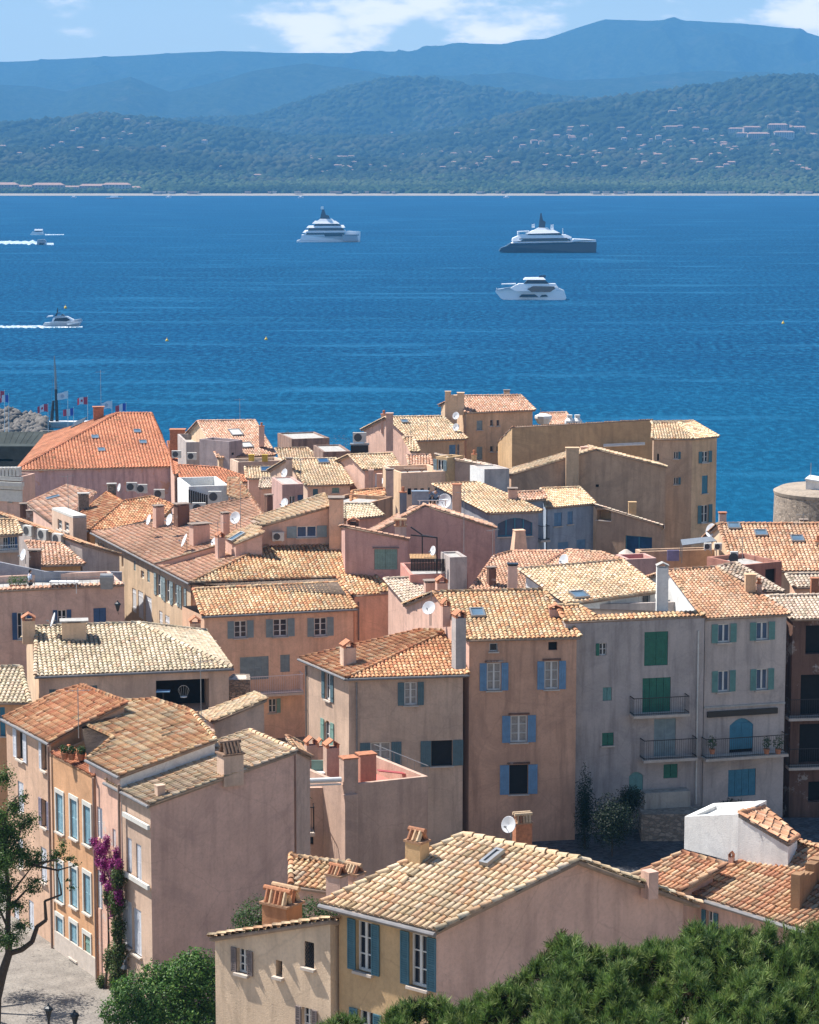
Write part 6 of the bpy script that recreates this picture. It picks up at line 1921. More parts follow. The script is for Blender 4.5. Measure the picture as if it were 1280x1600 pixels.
# woods: crowns one cannot count
rng = np.random.default_rng(12)
ocv = []; OCF = None
def crowns(name, n, dlo, dhi, rlo, rhi, cols, seed, zoff=.3, flat=.75):
    rng = np.random.default_rng(seed)
    V, F, T = [], [], []
    k = 0
    ph = (1 + 5 ** .5) / 2
    base = np.array([(0, 0, 1), (.9, 0, .35), (.28, .85, .35), (-.73, .53, .35), (-.73, -.53, .35), (.28, -.85, .35), (.73, .53, -.35), (-.28, .85, -.35), (-.9, 0, -.35), (-.28, -.85, -.35), (.73, -.53, -.35)])
    tri = [(0, 1, 2), (0, 2, 3), (0, 3, 4), (0, 4, 5), (0, 5, 1), (1, 6, 2), (2, 7, 3), (3, 8, 4), (4, 9, 5), (5, 10, 1), (2, 6, 7), (3, 7, 8), (4, 8, 9), (5, 9, 10), (1, 10, 6)]
    tri = np.array(tri)
    for i in range(n):
        u = rng.uniform(-50, 1330); D = dlo + (dhi - dlo) * rng.random() ** 1.3
        z = hh(u, D)
        r = rng.uniform(rlo, rhi) * (1 + .3 * (D - dlo) / 3000)
        x = (u - CX) / FPX * D
        V.append(base * (r, r, r * flat) * rng.uniform(.75, 1.25, (11, 1)) + (x, D, z + r * zoff))
        F.append(tri + k); k += 11
        pt_ = mnoise.noise(Vector((x * .006, D * .004, 1)))
        c = np.array(cols[min(len(cols) - 1, max(0, int((pt_ + .5) * len(cols) + rng.normal() * .7)))]) * rng.uniform(.7, 1.25)
        T.append(np.repeat(c[None], len(tri), 0))
    return tag(numpy_mesh(name, np.concatenate(V), np.concatenate(F), tintmat('crown_far', .95, .15, .8, 0, 0), np.concatenate(T)), kind='stuff')
crowns('shore_woods', 9000, SH + 22, SH + 520, 4.0, 7.5, [(.024, .040, .020), (.038, .062, .027), (.058, .082, .034), (.070, .092, .042)], 3)
crowns('hill_woods', 16000, SH + 400, 8200, 6, 12, [(.024, .036, .022), (.030, .044, .025), (.040, .055, .030), (.055, .062, .036)], 4, .1)
# ---- villas on the far shore
VW = [paint('villa_white', (.50, .46, .41), .9, .1), paint('villa_pink', (.44, .31, .24), .9, .1), paint('villa_cream', (.46, .38, .29), .9, .1)]
VR = paint('villa_roof', (.36, .22, .16), .9, .2, scale=.3)
VGL = paint('villa_window', (.05, .06, .08), .5)
def villa_proto(w, d, h, wm, stories=2):
    t = thing('villa', 'x', 'villa', (0, 0, 0))
    q = MB(); q.box((0, 0, h / 2 - 2), (w / 2, 0, 0), (0, d / 2, 0), (0, 0, h / 2 + 2)); q.build('wall', wm, t)
    q = MB()
    e = .6; A = [(-w / 2 - e, -d / 2 - e, h), (w / 2 + e, -d / 2 - e, h), (w / 2 + e, d / 2 + e, h), (-w / 2 - e, d / 2 + e, h), (-w / 2 + d * .3, 0, h + d * .2), (w / 2 - d * .3, 0, h + d * .2)]
    q.mesh(A, [(0, 1, 5, 4), (1, 2, 5), (2, 3, 4, 5), (3, 0, 4), (3, 2, 1, 0)]); q.build('roof', VR, t)
    q = MB()
    for s in range(stories):
        for i in range(int(w / 4)):
            q.box((-w / 2 + 2 + i * 4, -d / 2 - .03, 1.6 + s * 3), (.7, 0, 0), (0, .05, 0), (0, 0, .8))
    q.build('window_row', VGL, t)
    return t
def copy_tree(o, parent=None):
    c = o.copy(); COL.objects.link(c)
    if parent is not None: c.parent = parent
    for ch in list(o.children): copy_tree(ch, c)
    return c
protos = [villa_proto(14, 10, 5.5, VW[0]), villa_proto(20, 11, 6.5, VW[1]), villa_proto(26, 12, 4.5, VW[2], 1), villa_proto(34, 12, 9, VW[0], 3), villa_proto(40, 14, 9, VW[1], 3)]
used = set()
def march(u, v):
    d = ray(u, v)
    D = SH + 30
    while D < 9000:
        p = CAMP + d * (D / d.y)
        if hh(u, D) >= p.z: return Vector((p.x, D, hh(u, D)))
        D += 12
    return None
rv_ = random.Random(5)
def put_villa(kind, u, v, label, group, s=1.0, z=None, D=None):
    p = march(u, v) if D is None else Vector(((u - CX) / FPX * D, D, z))
    if p is None: return
    if kind in used: o = copy_tree(protos[kind])
    else: o = protos[kind]; used.add(kind)
    o.location = p + Vector((0, 0, 1.0 if D is None else 0)); o.rotation_euler = (0, 0, rad(rv_.uniform(-25, 25)) if D is None else 0); o.scale = (s, s, s)
    o['label'] = label; o['group'] = group
LB = {0: 'small white villa with tiled roof among trees on the far hillside', 1: 'pinkish villa with tiled roof among trees on the far hillside', 2: 'long low cream villa among trees on the far hillside'}
for (u0, u1, v0, v1, n) in ((475, 690, 234, 272, 22), (700, 880, 222, 262, 12), (800, 900, 196, 240, 6), (880, 1130, 200, 268, 64), (1130, 1278, 224, 270, 26), (600, 900, 205, 270, 22), (1000, 1278, 170, 205, 8), (0, 210, 186, 245, 24), (210, 320, 190, 235, 5), (330, 470, 235, 280, 5)):
    for i in range(n):
        k = rv_.choice((0, 0, 1, 1, 2)); put_villa(k, rv_.uniform(u0, u1), rv_.uniform(v0, v1), LB[k], 'villas on the far hillside', rv_.uniform(.45, .85))
for (u, v, k, s) in ((1150, 209, 3, .9), (1175, 207, 4, .9), (1215, 203, 4, 1.0), (1245, 208, 3, 1.1), (1185, 219, 4, 1.1), (1225, 217, 3, 1.2), (1262, 218, 4, 1.0), (1160, 214, 3, .7), (1050, 204, 4, .7)):
    put_villa(k, u, v, ('large white apartment block' if k == 3 else 'large pinkish apartment block') + ' high on the far hillside at the right', 'apartment blocks on the far hillside', s)
for i, (u, w) in enumerate(((8, 1.3), (44, 1.0), (80, 1.25), (118, .9), (150, 1.1), (186, 1.3), (208, .8))):
    put_villa(4 if i % 2 == 0 else 3, u, 0, ('pinkish' if i % 2 == 0 else 'white') + ' waterfront block on the far beach at the left', 'waterfront blocks on the far shore', w, z=4.5, D=SH + 60)
for i in range(52):
    u = rv_.choice((rv_.uniform(560, 1275), rv_.uniform(800, 1275), rv_.uniform(230, 640)))
    q = MB(); D = SH + 6 + rv_.uniform(0, 10); x = (u - CX) / FPX * D; w = rv_.uniform(2, 6)
    q.box((x, D, 4.6), (w, 0, 0), (0, 2, 0), (0, 0, 1.5)); q.box((x, D, 6.3), (w + .6, 0, 0), (0, 2.6, 0), (0, 0, .25))
    tag(q.build('beach_hut', VW[i % 3]), 'white beach pavilion in the row along the far sand', 'beach hut', 'beach pavilions on the far shore')
bpy.data.objects[protos[0].name]
# haze
q = MB(); q.box((0, 7600, 498), (9000, 0, 0), (0, 8000, 0), (0, 0, 501))
HZ = bpy.data.materials.new('haze_air'); HZ.use_nodes = True
nt = HZ.node_tree; nt.nodes.clear()
o_ = nt.nodes.new('ShaderNodeOutputMaterial'); pv = nt.nodes.new('ShaderNodeVolumePrincipled')
pv.inputs['Color'].default_value = (.15, .43, .76, 1); pv.inputs['Density'].default_value = 1.0e-4; pv.inputs['Anisotropy'].default_value = 0.0
nt.links.new(pv.outputs['Volume'], o_.inputs['Volume'])
hz = q.build('haze', HZ); tag(hz, kind='stuff')

# ================================================================ STONE TOWER
t = thing('stone_tower', 'round rubble stone sea tower with white rooftop hut at the right edge', 'tower', (0, 0, 0))
c = Pd(1296, 775, 300); R_ = 86 / FPX * 300; zt_ = zat(771, 300)
t.location = (c.x, c.y, 12)
q = MB(); prof = []
N = 48
q.lathe(Vector((c.x, c.y, 12)), [(R_ * 1.06, 0), (R_ * 1.0, zt_ - 12)], N); 
q.build('wall', stonem('tower_rubble', (.34, .27, .21), 2.6, (.36, .30, .24)), t)
q = MB(); q.lathe(Vector((c.x, c.y, zt_ - .02)), [(R_ * 1.01, 0), (R_ * 1.02, .35), (R_ * .9, .75), (R_ * .88, .76)], N); q.build('parapet', stucco('tower_mortar', (.34, .28, .22), .4), t)
q = MB(); X, Y = rotv(-18); cc = Vector((c.x - .8, c.y - 1, zt_ + 1.1))
q.box(cc, X * 1.9, Y * 1.6, Zv * .75); q.mesh([cc + X * a + Y * b + Zv * z for a, b, z in ((-2.0, -1.8, .75), (2.6, -1.8, .2), (2.6, 1.8, .2), (-2.0, 1.8, .75), (-2.0, -1.8, .95), (2.6, -1.8, .4), (2.6, 1.8, .4), (-2.0, 1.8, .95))],
   [(3, 2, 1, 0), (4, 5, 6, 7), (0, 1, 5, 4), (1, 2, 6, 5), (2, 3, 7, 6), (3, 0, 4, 7)]); q.build('roof_hut', W_WHITE, t)
q = MB(); q.bar(cc + Zv * .7 - X * 1.6, cc + Zv * 2.6 - X * 1.6, .04); q.build('mast', M_METAL, t)

# ================================================================ BREAKWATER, QUAY, FLAGS
rng = np.random.default_rng(9)
V, F, T = [], [], []; k = 0
ico = [(0, 0, 1), (.9, 0, .4), (.28, .85, .4), (-.73, .53, .4), (-.73, -.53, .4), (.28, -.85, .4), (.73, .53, -.4), (-.28, .85, -.4), (-.9, 0, -.4), (-.28, -.85, -.4), (.73, -.53, -.4), (0, 0, -1)]
ict = [(0, 1, 2), (0, 2, 3), (0, 3, 4), (0, 4, 5), (0, 5, 1), (1, 6, 2), (2, 7, 3), (3, 8, 4), (4, 9, 5), (5, 10, 1), (2, 6, 7), (3, 7, 8), (4, 8, 9), (5, 9, 10), (1, 10, 6), (11, 7, 6), (11, 8, 7), (11, 9, 8), (11, 10, 9), (11, 6, 10)]
for i in range(900):
    a = rng.random(); y = 606 + a * 48 + rng.normal() * 3
    x = -104 + 2 + (1 - a) * 12 + rng.normal() * 5
    xr = -88 + (1 - a) * 2
    x = rng.uniform(-125, -86 - a * 8)
    h = 3.6 * (1 - abs(x + 103) / 22) if x > -103 else 3.6
    h = max(.2, h * (.6 + .4 * a))
    r = rng.uniform(.7, 1.6)
    V.append(np.array(ico) * r * rng.uniform(.6, 1.25, (12, 1)) * rng.uniform(.7, 1.3, 3) + (x, y, h)); F.append(np.array(ict) + k); k += 12
    T.append(np.repeat((np.array((.175, .16, .145)) * rng.uniform(.55, 1.25))[None], 20, 0))
tag(numpy_mesh('breakwater_rocks', np.concatenate(V), np.concatenate(F), tintmat('boulder', .95, .3, 1.2), np.concatenate(T)), kind='stuff')
q = MB(); q.box((-84, 606, 1.0), (20, 0, 0), (0, 5, 0), (0, 0, 1.5)); q.box((-76, 611.5, 2.2), (12, 0, 0), (0, .5, 0), (0, 0, 1.2))
tag(q.build('quay', paint('quay_stone', (.19, .17, .15), .95, .3)), kind='structure')
FR, FW, FB = paint('flag_red', (.60, .03, .07), .7, .1), paint('flag_white', (.75, .75, .78), .7, .05), paint('flag_blue', (.03, .08, .42), .7, .1)
def flagpole(u, vt, vb, kind, label, sz=1.0, D=600):
    p0 = Pd(u, 664, D); p1 = Pd(u, vt, D)
    t = thing('flagpole', label, 'flag', Vector((p0.x, D, 3.2)), 'flags on the harbour mole')
    q = MB(); q.bar(Vector((p0.x, D, 3.2)), p1, .09, n=6, r2=.05); q.build('pole', M_WHITE, t)
    W, Hh = 2.5 * sz, 1.8 * sz
    q = MB(); nx = 15
    r = random.Random(int(u))
    ph = r.uniform(0, 6)
    def P(i, j):
        s = i / nx; return Vector((p1.x - s * W, D + .25 * math.sin(ph + s * 7) * s, p1.z - .25 - j * Hh / 6 - s * s * .55 * sz - .10 * math.sin(ph + s * 6) + .15 * s * j * .3))
    for i in range(nx):
        for j in range(6):
            if kind == 'fr': mi = 2 if i < 5 else (1 if i < 10 else 0)
            elif kind == 'red': mi = 0 if (i < 6 or i > 11) else 1; mi = 1 if (kind == 'red' and 6 <= i <= 11 and not (7 <= i <= 9 and 2 <= j <= 3)) else 0
            else: mi = 1
            q.face([P(i, j), P(i, j + 1), P(i + 1, j + 1), P(i + 1, j)], mi)
    if kind == 'white':
        c = (P(7, 3) + P(8, 3)) / 2
        q.mesh([c + Vector((math.cos(a) * .45, -.3, math.sin(a) * .45)) for a in [i * math.pi / 4 for i in range(8)]], [tuple(range(8))], 3)
    q.build('flag', [FR, FW, FB, paint('flag_mark', (.50, .50, .58), .7)], t)
flagpole(7, 609, 660, 'red', 'red and white flag at the far left, taller pole')
flagpole(13.5, 615, 660, 'fr', 'blue white red flag at the far left, shorter pole')
flagpole(75, 630, 665, 'red', 'red and white flag left of the bare mast')
flagpole(106, 610, 664, 'white', 'plain white flag right of the bare mast')
flagpole(115, 636, 664, 'fr', 'blue white red flag below the plain white flag')
flagpole(137, 618, 664, 'red', 'red and white flag left of the salmon hall chimney')
flagpole(175, 625, 664, 'white', 'white flag just behind the salmon hall ridge')
flagpole(197, 629, 664, 'fr', 'blue white red flag behind the salmon hall ridge')
t = thing('sailing_boat', 'tall bare mast of a sailing boat moored behind the zinc roof', 'sailing boat', Pz(90, 668, 0))
D = t.location.y
q = MB(); b0 = Pd(89.5, 664, D); q.bar(b0, Pd(87.5, 608, D), .42, n=8, r2=.36); q.build('lower_mast', M_IRON, t)
q = MB(); q.bar(Pd(87.5, 608, D), Pd(85, 556, D), .33, n=8, r2=.10); q.build('mast', M_METAL, t)
q = MB(); q.bar(Pd(80, 666, D), Pd(83.5, 626, D), .5, n=8, r2=.3); q.bar(Pd(80, 640, D), Pd(90, 641, D), .12); q.build('boom', M_IRON, t)
q = MB(); q.bar(Pd(78, 664, D), Pd(84.5, 560, D), .03, n=4); q.bar(Pd(98, 664, D), Pd(85.5, 560, D), .03, n=4); q.build('stay', M_METAL, t)
q = MB(); cx = b0.x; q.mesh([(cx - 9, D - 1.6, 1.6), (cx + 7, D - 1.6, 1.6), (cx + 10, D, 2.0), (cx + 7, D + 1.6, 1.6), (cx - 9, D + 1.6, 1.6), (cx - 8, D - 1, -.2), (cx + 7, D - .6, -.2), (cx + 7, D + .6, -.2), (cx - 8, D + 1, -.2)],
  [(0, 1, 2, 3, 4), (0, 5, 6, 1), (1, 6, 2), (2, 7, 3), (2, 6, 7), (3, 7, 8, 4), (4, 8, 5, 0), (5, 8, 7, 6)]); q.build('hull', M_WHITE, t)

# ================================================================ BOATS
BW_ = paint('gelcoat_white', (.96, .96, .96), .3, .03); BN = paint('hull_navy', (.010, .024, .055), .25, .1); BG = glassm('boat_glass', (.012, .018, .03), .1); BGR = paint('hull_grey', (.42, .47, .53), .35, .1)
def boat(name, label, cat, wl, D, ox, parts, group=None):
    """side profiles in photo pixels turned into metres at the boat's own distance; wl = waterline row"""
    D = Pz(640, wl, 0).y
    s = D / FPX * 1.0025
    X0 = (ox - CX) * D / FPX
    t = thing(name, label, cat, (X0, D, 0), group)
    for (pn, mat, poly, w0, w1, bow) in parts:
        P2 = [((x - ox) * s, (wl - y) * s) for x, y in poly]
        q = MB(); n = len(P2)
        zs = [z for x, z in P2]; zmin, zmax = min(zs), max(zs)
        xs_ = [x for x, z in P2]; xm, xM = min(xs_), max(xs_)
        def hw(x, z):
            w = w0 + (w1 - w0) * ((z - zmin) / (zmax - zmin + 1e-6))
            if bow:
                tt = (x - xm) / (xM - xm) if bow > 0 else (xM - x) / (xM - xm)
                w *= max(.03, (1 - max(0, (tt - .45) / .55) ** 2.0))
            return w
        # refine outline so that the bow curves
        Q = []
        for i in range(n):
            a, b = P2[i], P2[(i + 1) % n]; k = max(1, int(math.hypot(b[0] - a[0], b[1] - a[1]) / ((xM - xm) / 10)))
            for j in range(k): Q.append((a[0] + (b[0] - a[0]) * j / k, a[1] + (b[1] - a[1]) * j / k))
        A = [Vector((X0 + x, D - hw(x, z), z)) for x, z in Q]; B = [Vector((X0 + x, D + hw(x, z), z)) for x, z in Q]
        from mathutils.geometry import tessellate_polygon
        tri = tessellate_polygon([[Vector((x, z, 0)) for x, z in Q]])
        N_ = len(Q)
        V = A + B; F = [tuple(f) for f in tri] + [tuple(i + N_ for i in f[::-1]) for f in tri] + [(i, (i + 1) % N_, N_ + (i + 1) % N_, N_ + i) for i in range(N_)]
        q.mesh(V, F); q.build(pn, mat, t)
    return t
k_ = lambda L_: [(440 + x / 2.4615, 300 + y / 2.4615) for x, y in L_]
boat('motor_yacht', 'white superyacht with stacked tapering decks, left of the two large yachts', 'yacht', 378.0, 0, 467, [
 ('hull', BW_, k_([(60, 194), (62, 186), (78, 182), (80, 164), (245, 163), (250, 150), (303, 152), (304, 160), (302, 194)]), 5.4, 4.6, 1),
 ('bow_shade', BGR, k_([(238, 164), (300, 162), (299, 188), (238, 188)]), 5.05, 5.3, 1),  # shade on the white bow side, put in as a grey panel
 ('hull_window', BG, k_([(165, 160), (170, 170), (235, 170), (235, 160)]), 5.3, 5.3, 0),
 ('main_deck', BG, k_([(88, 163), (92, 154), (240, 154), (244, 163)]), 4.9, 4.7, 0),
 ('deck', BW_, k_([(84, 156), (92, 147), (246, 146), (250, 155)]), 5.2, 3.54, 0),
 ('upper_windows', BG, k_([(104, 147), (110, 136), (236, 136), (242, 147)]), 4.4, 4.2, 0),
 ('deck', BW_, k_([(98, 138), (106, 130), (240, 128), (246, 137)]), 4.8, 3.26, 0),
 ('bridge_windows', BG, k_([(128, 130), (134, 122), (216, 121), (232, 130)]), 3.8, 3.4, 0),
 ('deck', BW_, k_([(120, 122), (130, 112), (210, 112), (224, 122)]), 4.2, 2.86, 0),
 ('sun_deck', BW_, k_([(138, 113), (150, 104), (195, 104), (206, 113)]), 3.0, 2.04, 0),
 ('mast', BN, k_([(150, 105), (158, 70), (166, 68), (172, 88), (184, 92), (188, 105)]), 1.2, .5, 0),
 ('radar_dome', BW_, k_([(153, 68), (153, 58), (163, 56), (164, 68)]), .8, .6, 0),
 ('aft_stair', BW_, k_([(72, 182), (100, 150), (106, 150), (82, 184)]), 5.1, 5.1, 0)])
boat('motor_yacht', 'largest yacht with dark navy hull and white upper decks, right side', 'yacht', 394.5, 0, 782, [
 ('hull', BN, k_([(834, 227), (842, 214), (860, 208), (880, 196), (1205, 190), (1208, 196), (1206, 237), (870, 233)]), 5.4, 6.6, 1),
 ('bulwark', BW_, k_([(1110, 191), (1118, 180), (1205, 184), (1206, 192)]), 6.4, 6.6, 1),
 ('deck', BW_, k_([(880, 197), (892, 188), (1118, 184), (1118, 192)]), 6.2, 4.22, 0),
 ('saloon_windows', BG, k_([(905, 190), (912, 178), (1092, 176), (1108, 186)]), 5.6, 5.4, 0),
 ('deck', BW_, k_([(884, 188), (886, 178), (915, 165), (1090, 164), (1110, 172), (1110, 178), (930, 178), (915, 188)]), 6.0, 4.08, 0),
 ('bridge_windows', BG, k_([(940, 165), (955, 156), (1060, 155), (1075, 165)]), 4.6, 4.2, 0),
 ('deck', BW_, k_([(935, 160), (965, 148), (1045, 147), (1066, 157), (1040, 158), (960, 160)]), 5.0, 3.40, 0),
 ('sun_deck', BW_, k_([(965, 149), (985, 138), (1020, 138), (1035, 148)]), 3.0, 2.04, 0),
 ('mast', BN, k_([(986, 138), (992, 84), (996, 82), (1002, 110), (1012, 116), (1010, 138)]), .9, .4, 0),
 ('radar_dome', BW_, k_([(960, 138), (960, 126), (971, 124), (971, 138)]), .9, .8, 0),
 ('radar_dome', BW_, k_([(1032, 146), (1032, 128), (1043, 126), (1043, 146)]), .9, .8, 0),
 ('aft_awning', BW_, k_([(905, 165), (905, 152), (950, 150), (950, 153), (912, 155), (911, 165)]), 4.0, 4.0, 0),
 ('foremast', BW_, k_([(1077, 170), (1077, 140), (1079, 140), (1079, 170)]), .2, .1, 0)])
boat('motor_yacht', 'smaller white motor yacht with dark side windows, bow pointing left', 'yacht', 468.0, 0, 778, [
 ('hull', BW_, k_([(822, 384), (824, 377), (905, 366), (1050, 364), (1084, 378), (1092, 404), (1088, 413), (856, 416), (842, 408)]), 3.6, 3.0, -1),
 ('hull_window', BG, k_([(912, 402), (922, 392), (972, 392), (985, 402)]), 3.5, 3.6, 0),
 ('hull_window', BG, k_([(992, 402), (998, 394), (1015, 393), (1022, 400)]), 3.5, 3.6, 0),
 ('superstructure', BW_, k_([(878, 370), (912, 352), (1052, 352), (1062, 366), (1050, 380), (900, 380)]), 3.3, 2.24, 0),
 ('saloon_window', BG, k_([(942, 372), (965, 361), (1045, 362), (1050, 370), (1030, 383), (960, 383)]), 3.35, 3.2, 0),
 ('fly_windows', BG, k_([(930, 352), (945, 336), (1008, 335), (1026, 352)]), 2.3, 1.9, 0),
 ('hard_top', BW_, k_([(928, 337), (936, 329), (1005, 328), (1014, 337)]), 2.5, 1.70, 0),
 ('radar', BN, k_([(988, 329), (990, 321), (1014, 320), (1014, 329)]), .8, .6, 0),
 ('sunshade', BW_, k_([(846, 357), (846, 353), (900, 351), (900, 355)]), 1.6, 1.6, 0),
 ('rail', BGR, k_([(826, 377), (826, 370), (828, 370), (829, 374), (880, 366), (881, 368)]), 2.2, 2.2, 0)])
z_ = lambda L_: [(x / 4.573, 330 + y / 4.573) for x, y in L_]
boat('speed_boat', 'grey motor cruiser with flybridge speeding right with a white wake', 'boat', 510.5, 0, 72, [
 ('hull', BGR, z_([(308, 822), (320, 796), (470, 786), (585, 768), (592, 780), (570, 815), (555, 826)]), 1.5, 2.1, 1),
 ('hull_stripe', BW_, z_([(480, 800), (585, 784), (575, 796), (490, 810)]), 2.0, 2.1, 1),
 ('superstructure', BW_, z_([(372, 792), (384, 762), (484, 750), (530, 774), (535, 784), (500, 792)]), 1.5, 1.0, 0),
 ('windows', BG, z_([(388, 784), (400, 764), (480, 757), (508, 776), (480, 784)]), 1.52, 1.2, 0),
 ('flybridge', BGR, z_([(392, 762), (396, 748), (455, 744), (470, 754)]), 1.2, 1.0, 0),
 ('screen', BG, z_([(440, 746), (448, 734), (456, 736), (468, 748)]), 1.0, .8, 0),
 ('radar_arch', BN, z_([(396, 750), (408, 724), (432, 722), (432, 728), (416, 730), (406, 750)]), 1.1, 1.0, 0),
 ('awning', BW_, z_([(336, 758), (345, 748), (380, 745), (380, 752)]), 1.2, 1.2, 0),
 ('mast', M_IRON, z_([(408, 722), (412, 690), (416, 690), (418, 722)]), .08, .06, 0)])
boat('speed_boat', 'small grey boat racing right, drawing the long upper wake', 'boat', 382.5, 0, 62, [
 ('hull', BGR, z_([(278, 240), (282, 205), (330, 200), (345, 215), (335, 240)]), 2.0, 2.6, 1), ('windows', BN, z_([(295, 238), (300, 225), (330, 225), (325, 240)]), 2.6, 2.7, 0)])
boat('speed_boat', 'small white cabin boat heading left with a faint wake, top left of the bay', 'boat', 367.0, 0, 52, [
 ('hull', BW_, z_([(230, 165), (245, 148), (320, 146), (322, 168), (240, 170)]), 1.8, 2.6, -1), ('windows', BN, z_([(262, 148), (270, 138), (316, 138), (318, 148)]), 2.0, 1.8, 0), ('hard_top', BW_, z_([(262, 138), (264, 128), (320, 128), (320, 138)]), 2.2, 1.50, 0)])
boat('distant_boat', 'tiny grey boat with low cabin close to the far shore, left', 'boat', 310.5, 0, 168, [('hull', BGR, [(168, 311), (170, 308.5), (196, 308.5), (193, 311)], 3, 4, 1), ('cabin', BW_, [(175, 308.5), (177, 306), (187, 306), (188, 308.5)], 3, 2.5, 0)])
for u, tx in ((119, 'leftmost'), (266, 'second'), (471, 'third'), (790, 'rightmost')):
    boat('distant_boat', tx + ' of the tiny white boats close to the far shore', 'boat', 309.2, 0, u, [('hull', BW_, [(u - 4, 309.5), (u - 4, 307.5), (u + 5, 307.2), (u + 4, 309.5)], 2.5, 3, 1), ('cabin', BW_, [(u - 2, 307.5), (u - 1, 305.8), (u + 2, 306), (u + 2, 307.5)], 2, 2, 0)])
# wakes
m, nt, b = newmat('foam'); v = coords(nt, (.25, .8, 1)); n = nd(nt, 'ShaderNodeTexNoise', Scale=1.0, Detail=7.0, Roughness=.7); nt.links.new(v, n.inputs['Vector'])
nt.links.new(mixc(nt, ramp(nt, n.outputs['Fac'], .40, .62), (.02, .16, .28, 1), (.80, .83, .85, 1)), b.inputs['Base Color']); b.inputs['Roughness'].default_value = .8
FOAM = m
def wake(name, u0, u1, vc, hw0, hw1, seed):
    q = MB(); n = 60; top, bot = [], []
    for i in range(n + 1):
        s = i / n; u = u0 + (u1 - u0) * s; h = hw0 + (hw1 - hw0) * s
        a = h * (1 + 1.1 * mnoise.noise(Vector((i * .35, seed, 0)))); c = h * (1 + 1.1 * mnoise.noise(Vector((i * .35, seed, 9))))
        A, B = Pz(u, vc - a, .05), Pz(u, vc + c, .05); top.append(A); bot.append(B)
    for i in range(n):
        m0, m1 = (top[i] + bot[i]) / 2 + Zv * .3, (top[i + 1] + bot[i + 1]) / 2 + Zv * .3
        q.face([bot[i], bot[i + 1], m1, m0]); q.face([m0, m1, top[i + 1], top[i]])
    tag(q.build(name, FOAM), kind='stuff')
wake('wake_foam', -60, 66, 378.8, 1.8, 2.6, 1); wake('wake_foam', 73, 84, 381, 1.6, 1.6, 2)
wake('wake_foam', -60, 76, 510.3, 1.4, 1.9, 3); wake('bow_foam', 76, 129, 510.5, 1.6, .8, 4); wake('wake_foam', 70, 100, 366.5, .8, .3, 5)
YB = paint('buoy_yellow', (.75, .48, .02), .5, .1)
for (u, v, lb) in ((261, 533, 'leftmost yellow buoy on the open water'), (416, 531, 'yellow buoy right of centre left, below the white superyacht'), (1224, 506, 'larger yellow buoy at the far right of the bay'), (102.5, 482, 'orange marker just behind the grey motor cruiser')):
    p = Pz(u, v, 0); q = MB(); r = 2.2 * p.y / FPX; q.lathe(p - Zv * .2, [(r, 0), (r * 1.1, r), (r * .8, r * 1.6), (r * .25, r * 2.0), (r * .2, r * 3.0)], 10); tag(q.build('buoy', YB), lb, 'buoy')
# ================================================================ TREES AND PLANTS
BARK = paint('bark', (.075, .055, .04), .95, .4, scale=8)
# branchy tree at the lower left
DT = 97.0
t = thing('broadleaf_tree', 'leafy tree with dark crooked trunk at the lower left corner', 'tree', Vector((Pd(0, 1530, DT).x, DT, 32.9)))
q = MB(); U = lambda u, v, D=DT: Pd(u, v, D)
q.tube([Vector((U(-14, 1600).x, DT, 32.85)), U(-6, 1560), U(4, 1520), U(14, 1490), U(12, 1450), U(14, 1400), U(8, 1340), U(4, 1290)], [.24, .21, .18, .15, .11, .09, .06, .03], n=8)
q.tube([U(14, 1490), U(34, 1484), U(50, 1472), U(58, 1448), U(72, 1438), U(70, 1408), U(96, 1398)], [.12, .11, .10, .085, .07, .05, .035], n=8)
q.tube([U(96, 1398), U(94, 1382), U(90, 1368), U(93, 1355)], [.04, .03, .02, .01], n=6)
for (a, b, c) in (((14, 1400), (34, 1375), (52, 1352)), ((14, 1420), (40, 1392), (62, 1382)), ((8, 1340), (28, 1310), (38, 1285)), ((12, 1450), (-10, 1400), (-24, 1360)), ((52, 1352), (80, 1345), (100, 1340)), ((52, 1352), (90, 1360), (118, 1352)), ((4, 1290), (14, 1262), (30, 1240))):
    q.tube([U(*a), U(*b), U(*c)], [.06, .04, .015], n=6)
q.build('trunk', BARK, t)
bl = [(U(u, v, DT + dy), (rx, rx * 1.1, rz)) for (u, v, dy, rx, rz) in ((-15, 1330, 0, .9, 1.2), (8, 1300, .4, .65, .7), (12, 1345, -.5, .7, .6), (22, 1260, 0, .35, .5), (36, 1290, .3, .4, .35), (-8, 1400, .4, .8, .8), (10, 1390, .2, .5, .5),
      (28, 1330, -.3, .45, .4), (46, 1350, .2, .45, .3), (60, 1335, .5, .35, .25), (48, 1385, 0, .4, .2), (90, 1335, .2, .28, .3), (98, 1330, 0, .2, .25), (106, 1375, 0, .18, .1), (118, 1350, 0, .25, .12), (30, 1445, .3, .4, .25), (10, 1470, -.4, .5, .35), (-10, 1460, .3, .7, .6), (36, 1250, 0, .2, .25), (0, 1215, .4, .35, .5), (60, 1390, .1, .3, .15), (-5, 1275, 0, .5, .4), (20, 1415, -.3, .35, .3))]
leaf_cloud('crown', bl + [(c_ + Vector((.25 * math.sin(i * 2.1), .3 * math.cos(i * 1.7), .25 * math.sin(i * 3.3))), (r_[0] * 1.35, r_[1] * 1.35, r_[2] * 1.3)) for i, (c_, r_) in enumerate(bl)], 34000, .085, [(.05, .10, .018), (.085, .15, .025), (.035, .07, .016)], t, 41, shell=.1)
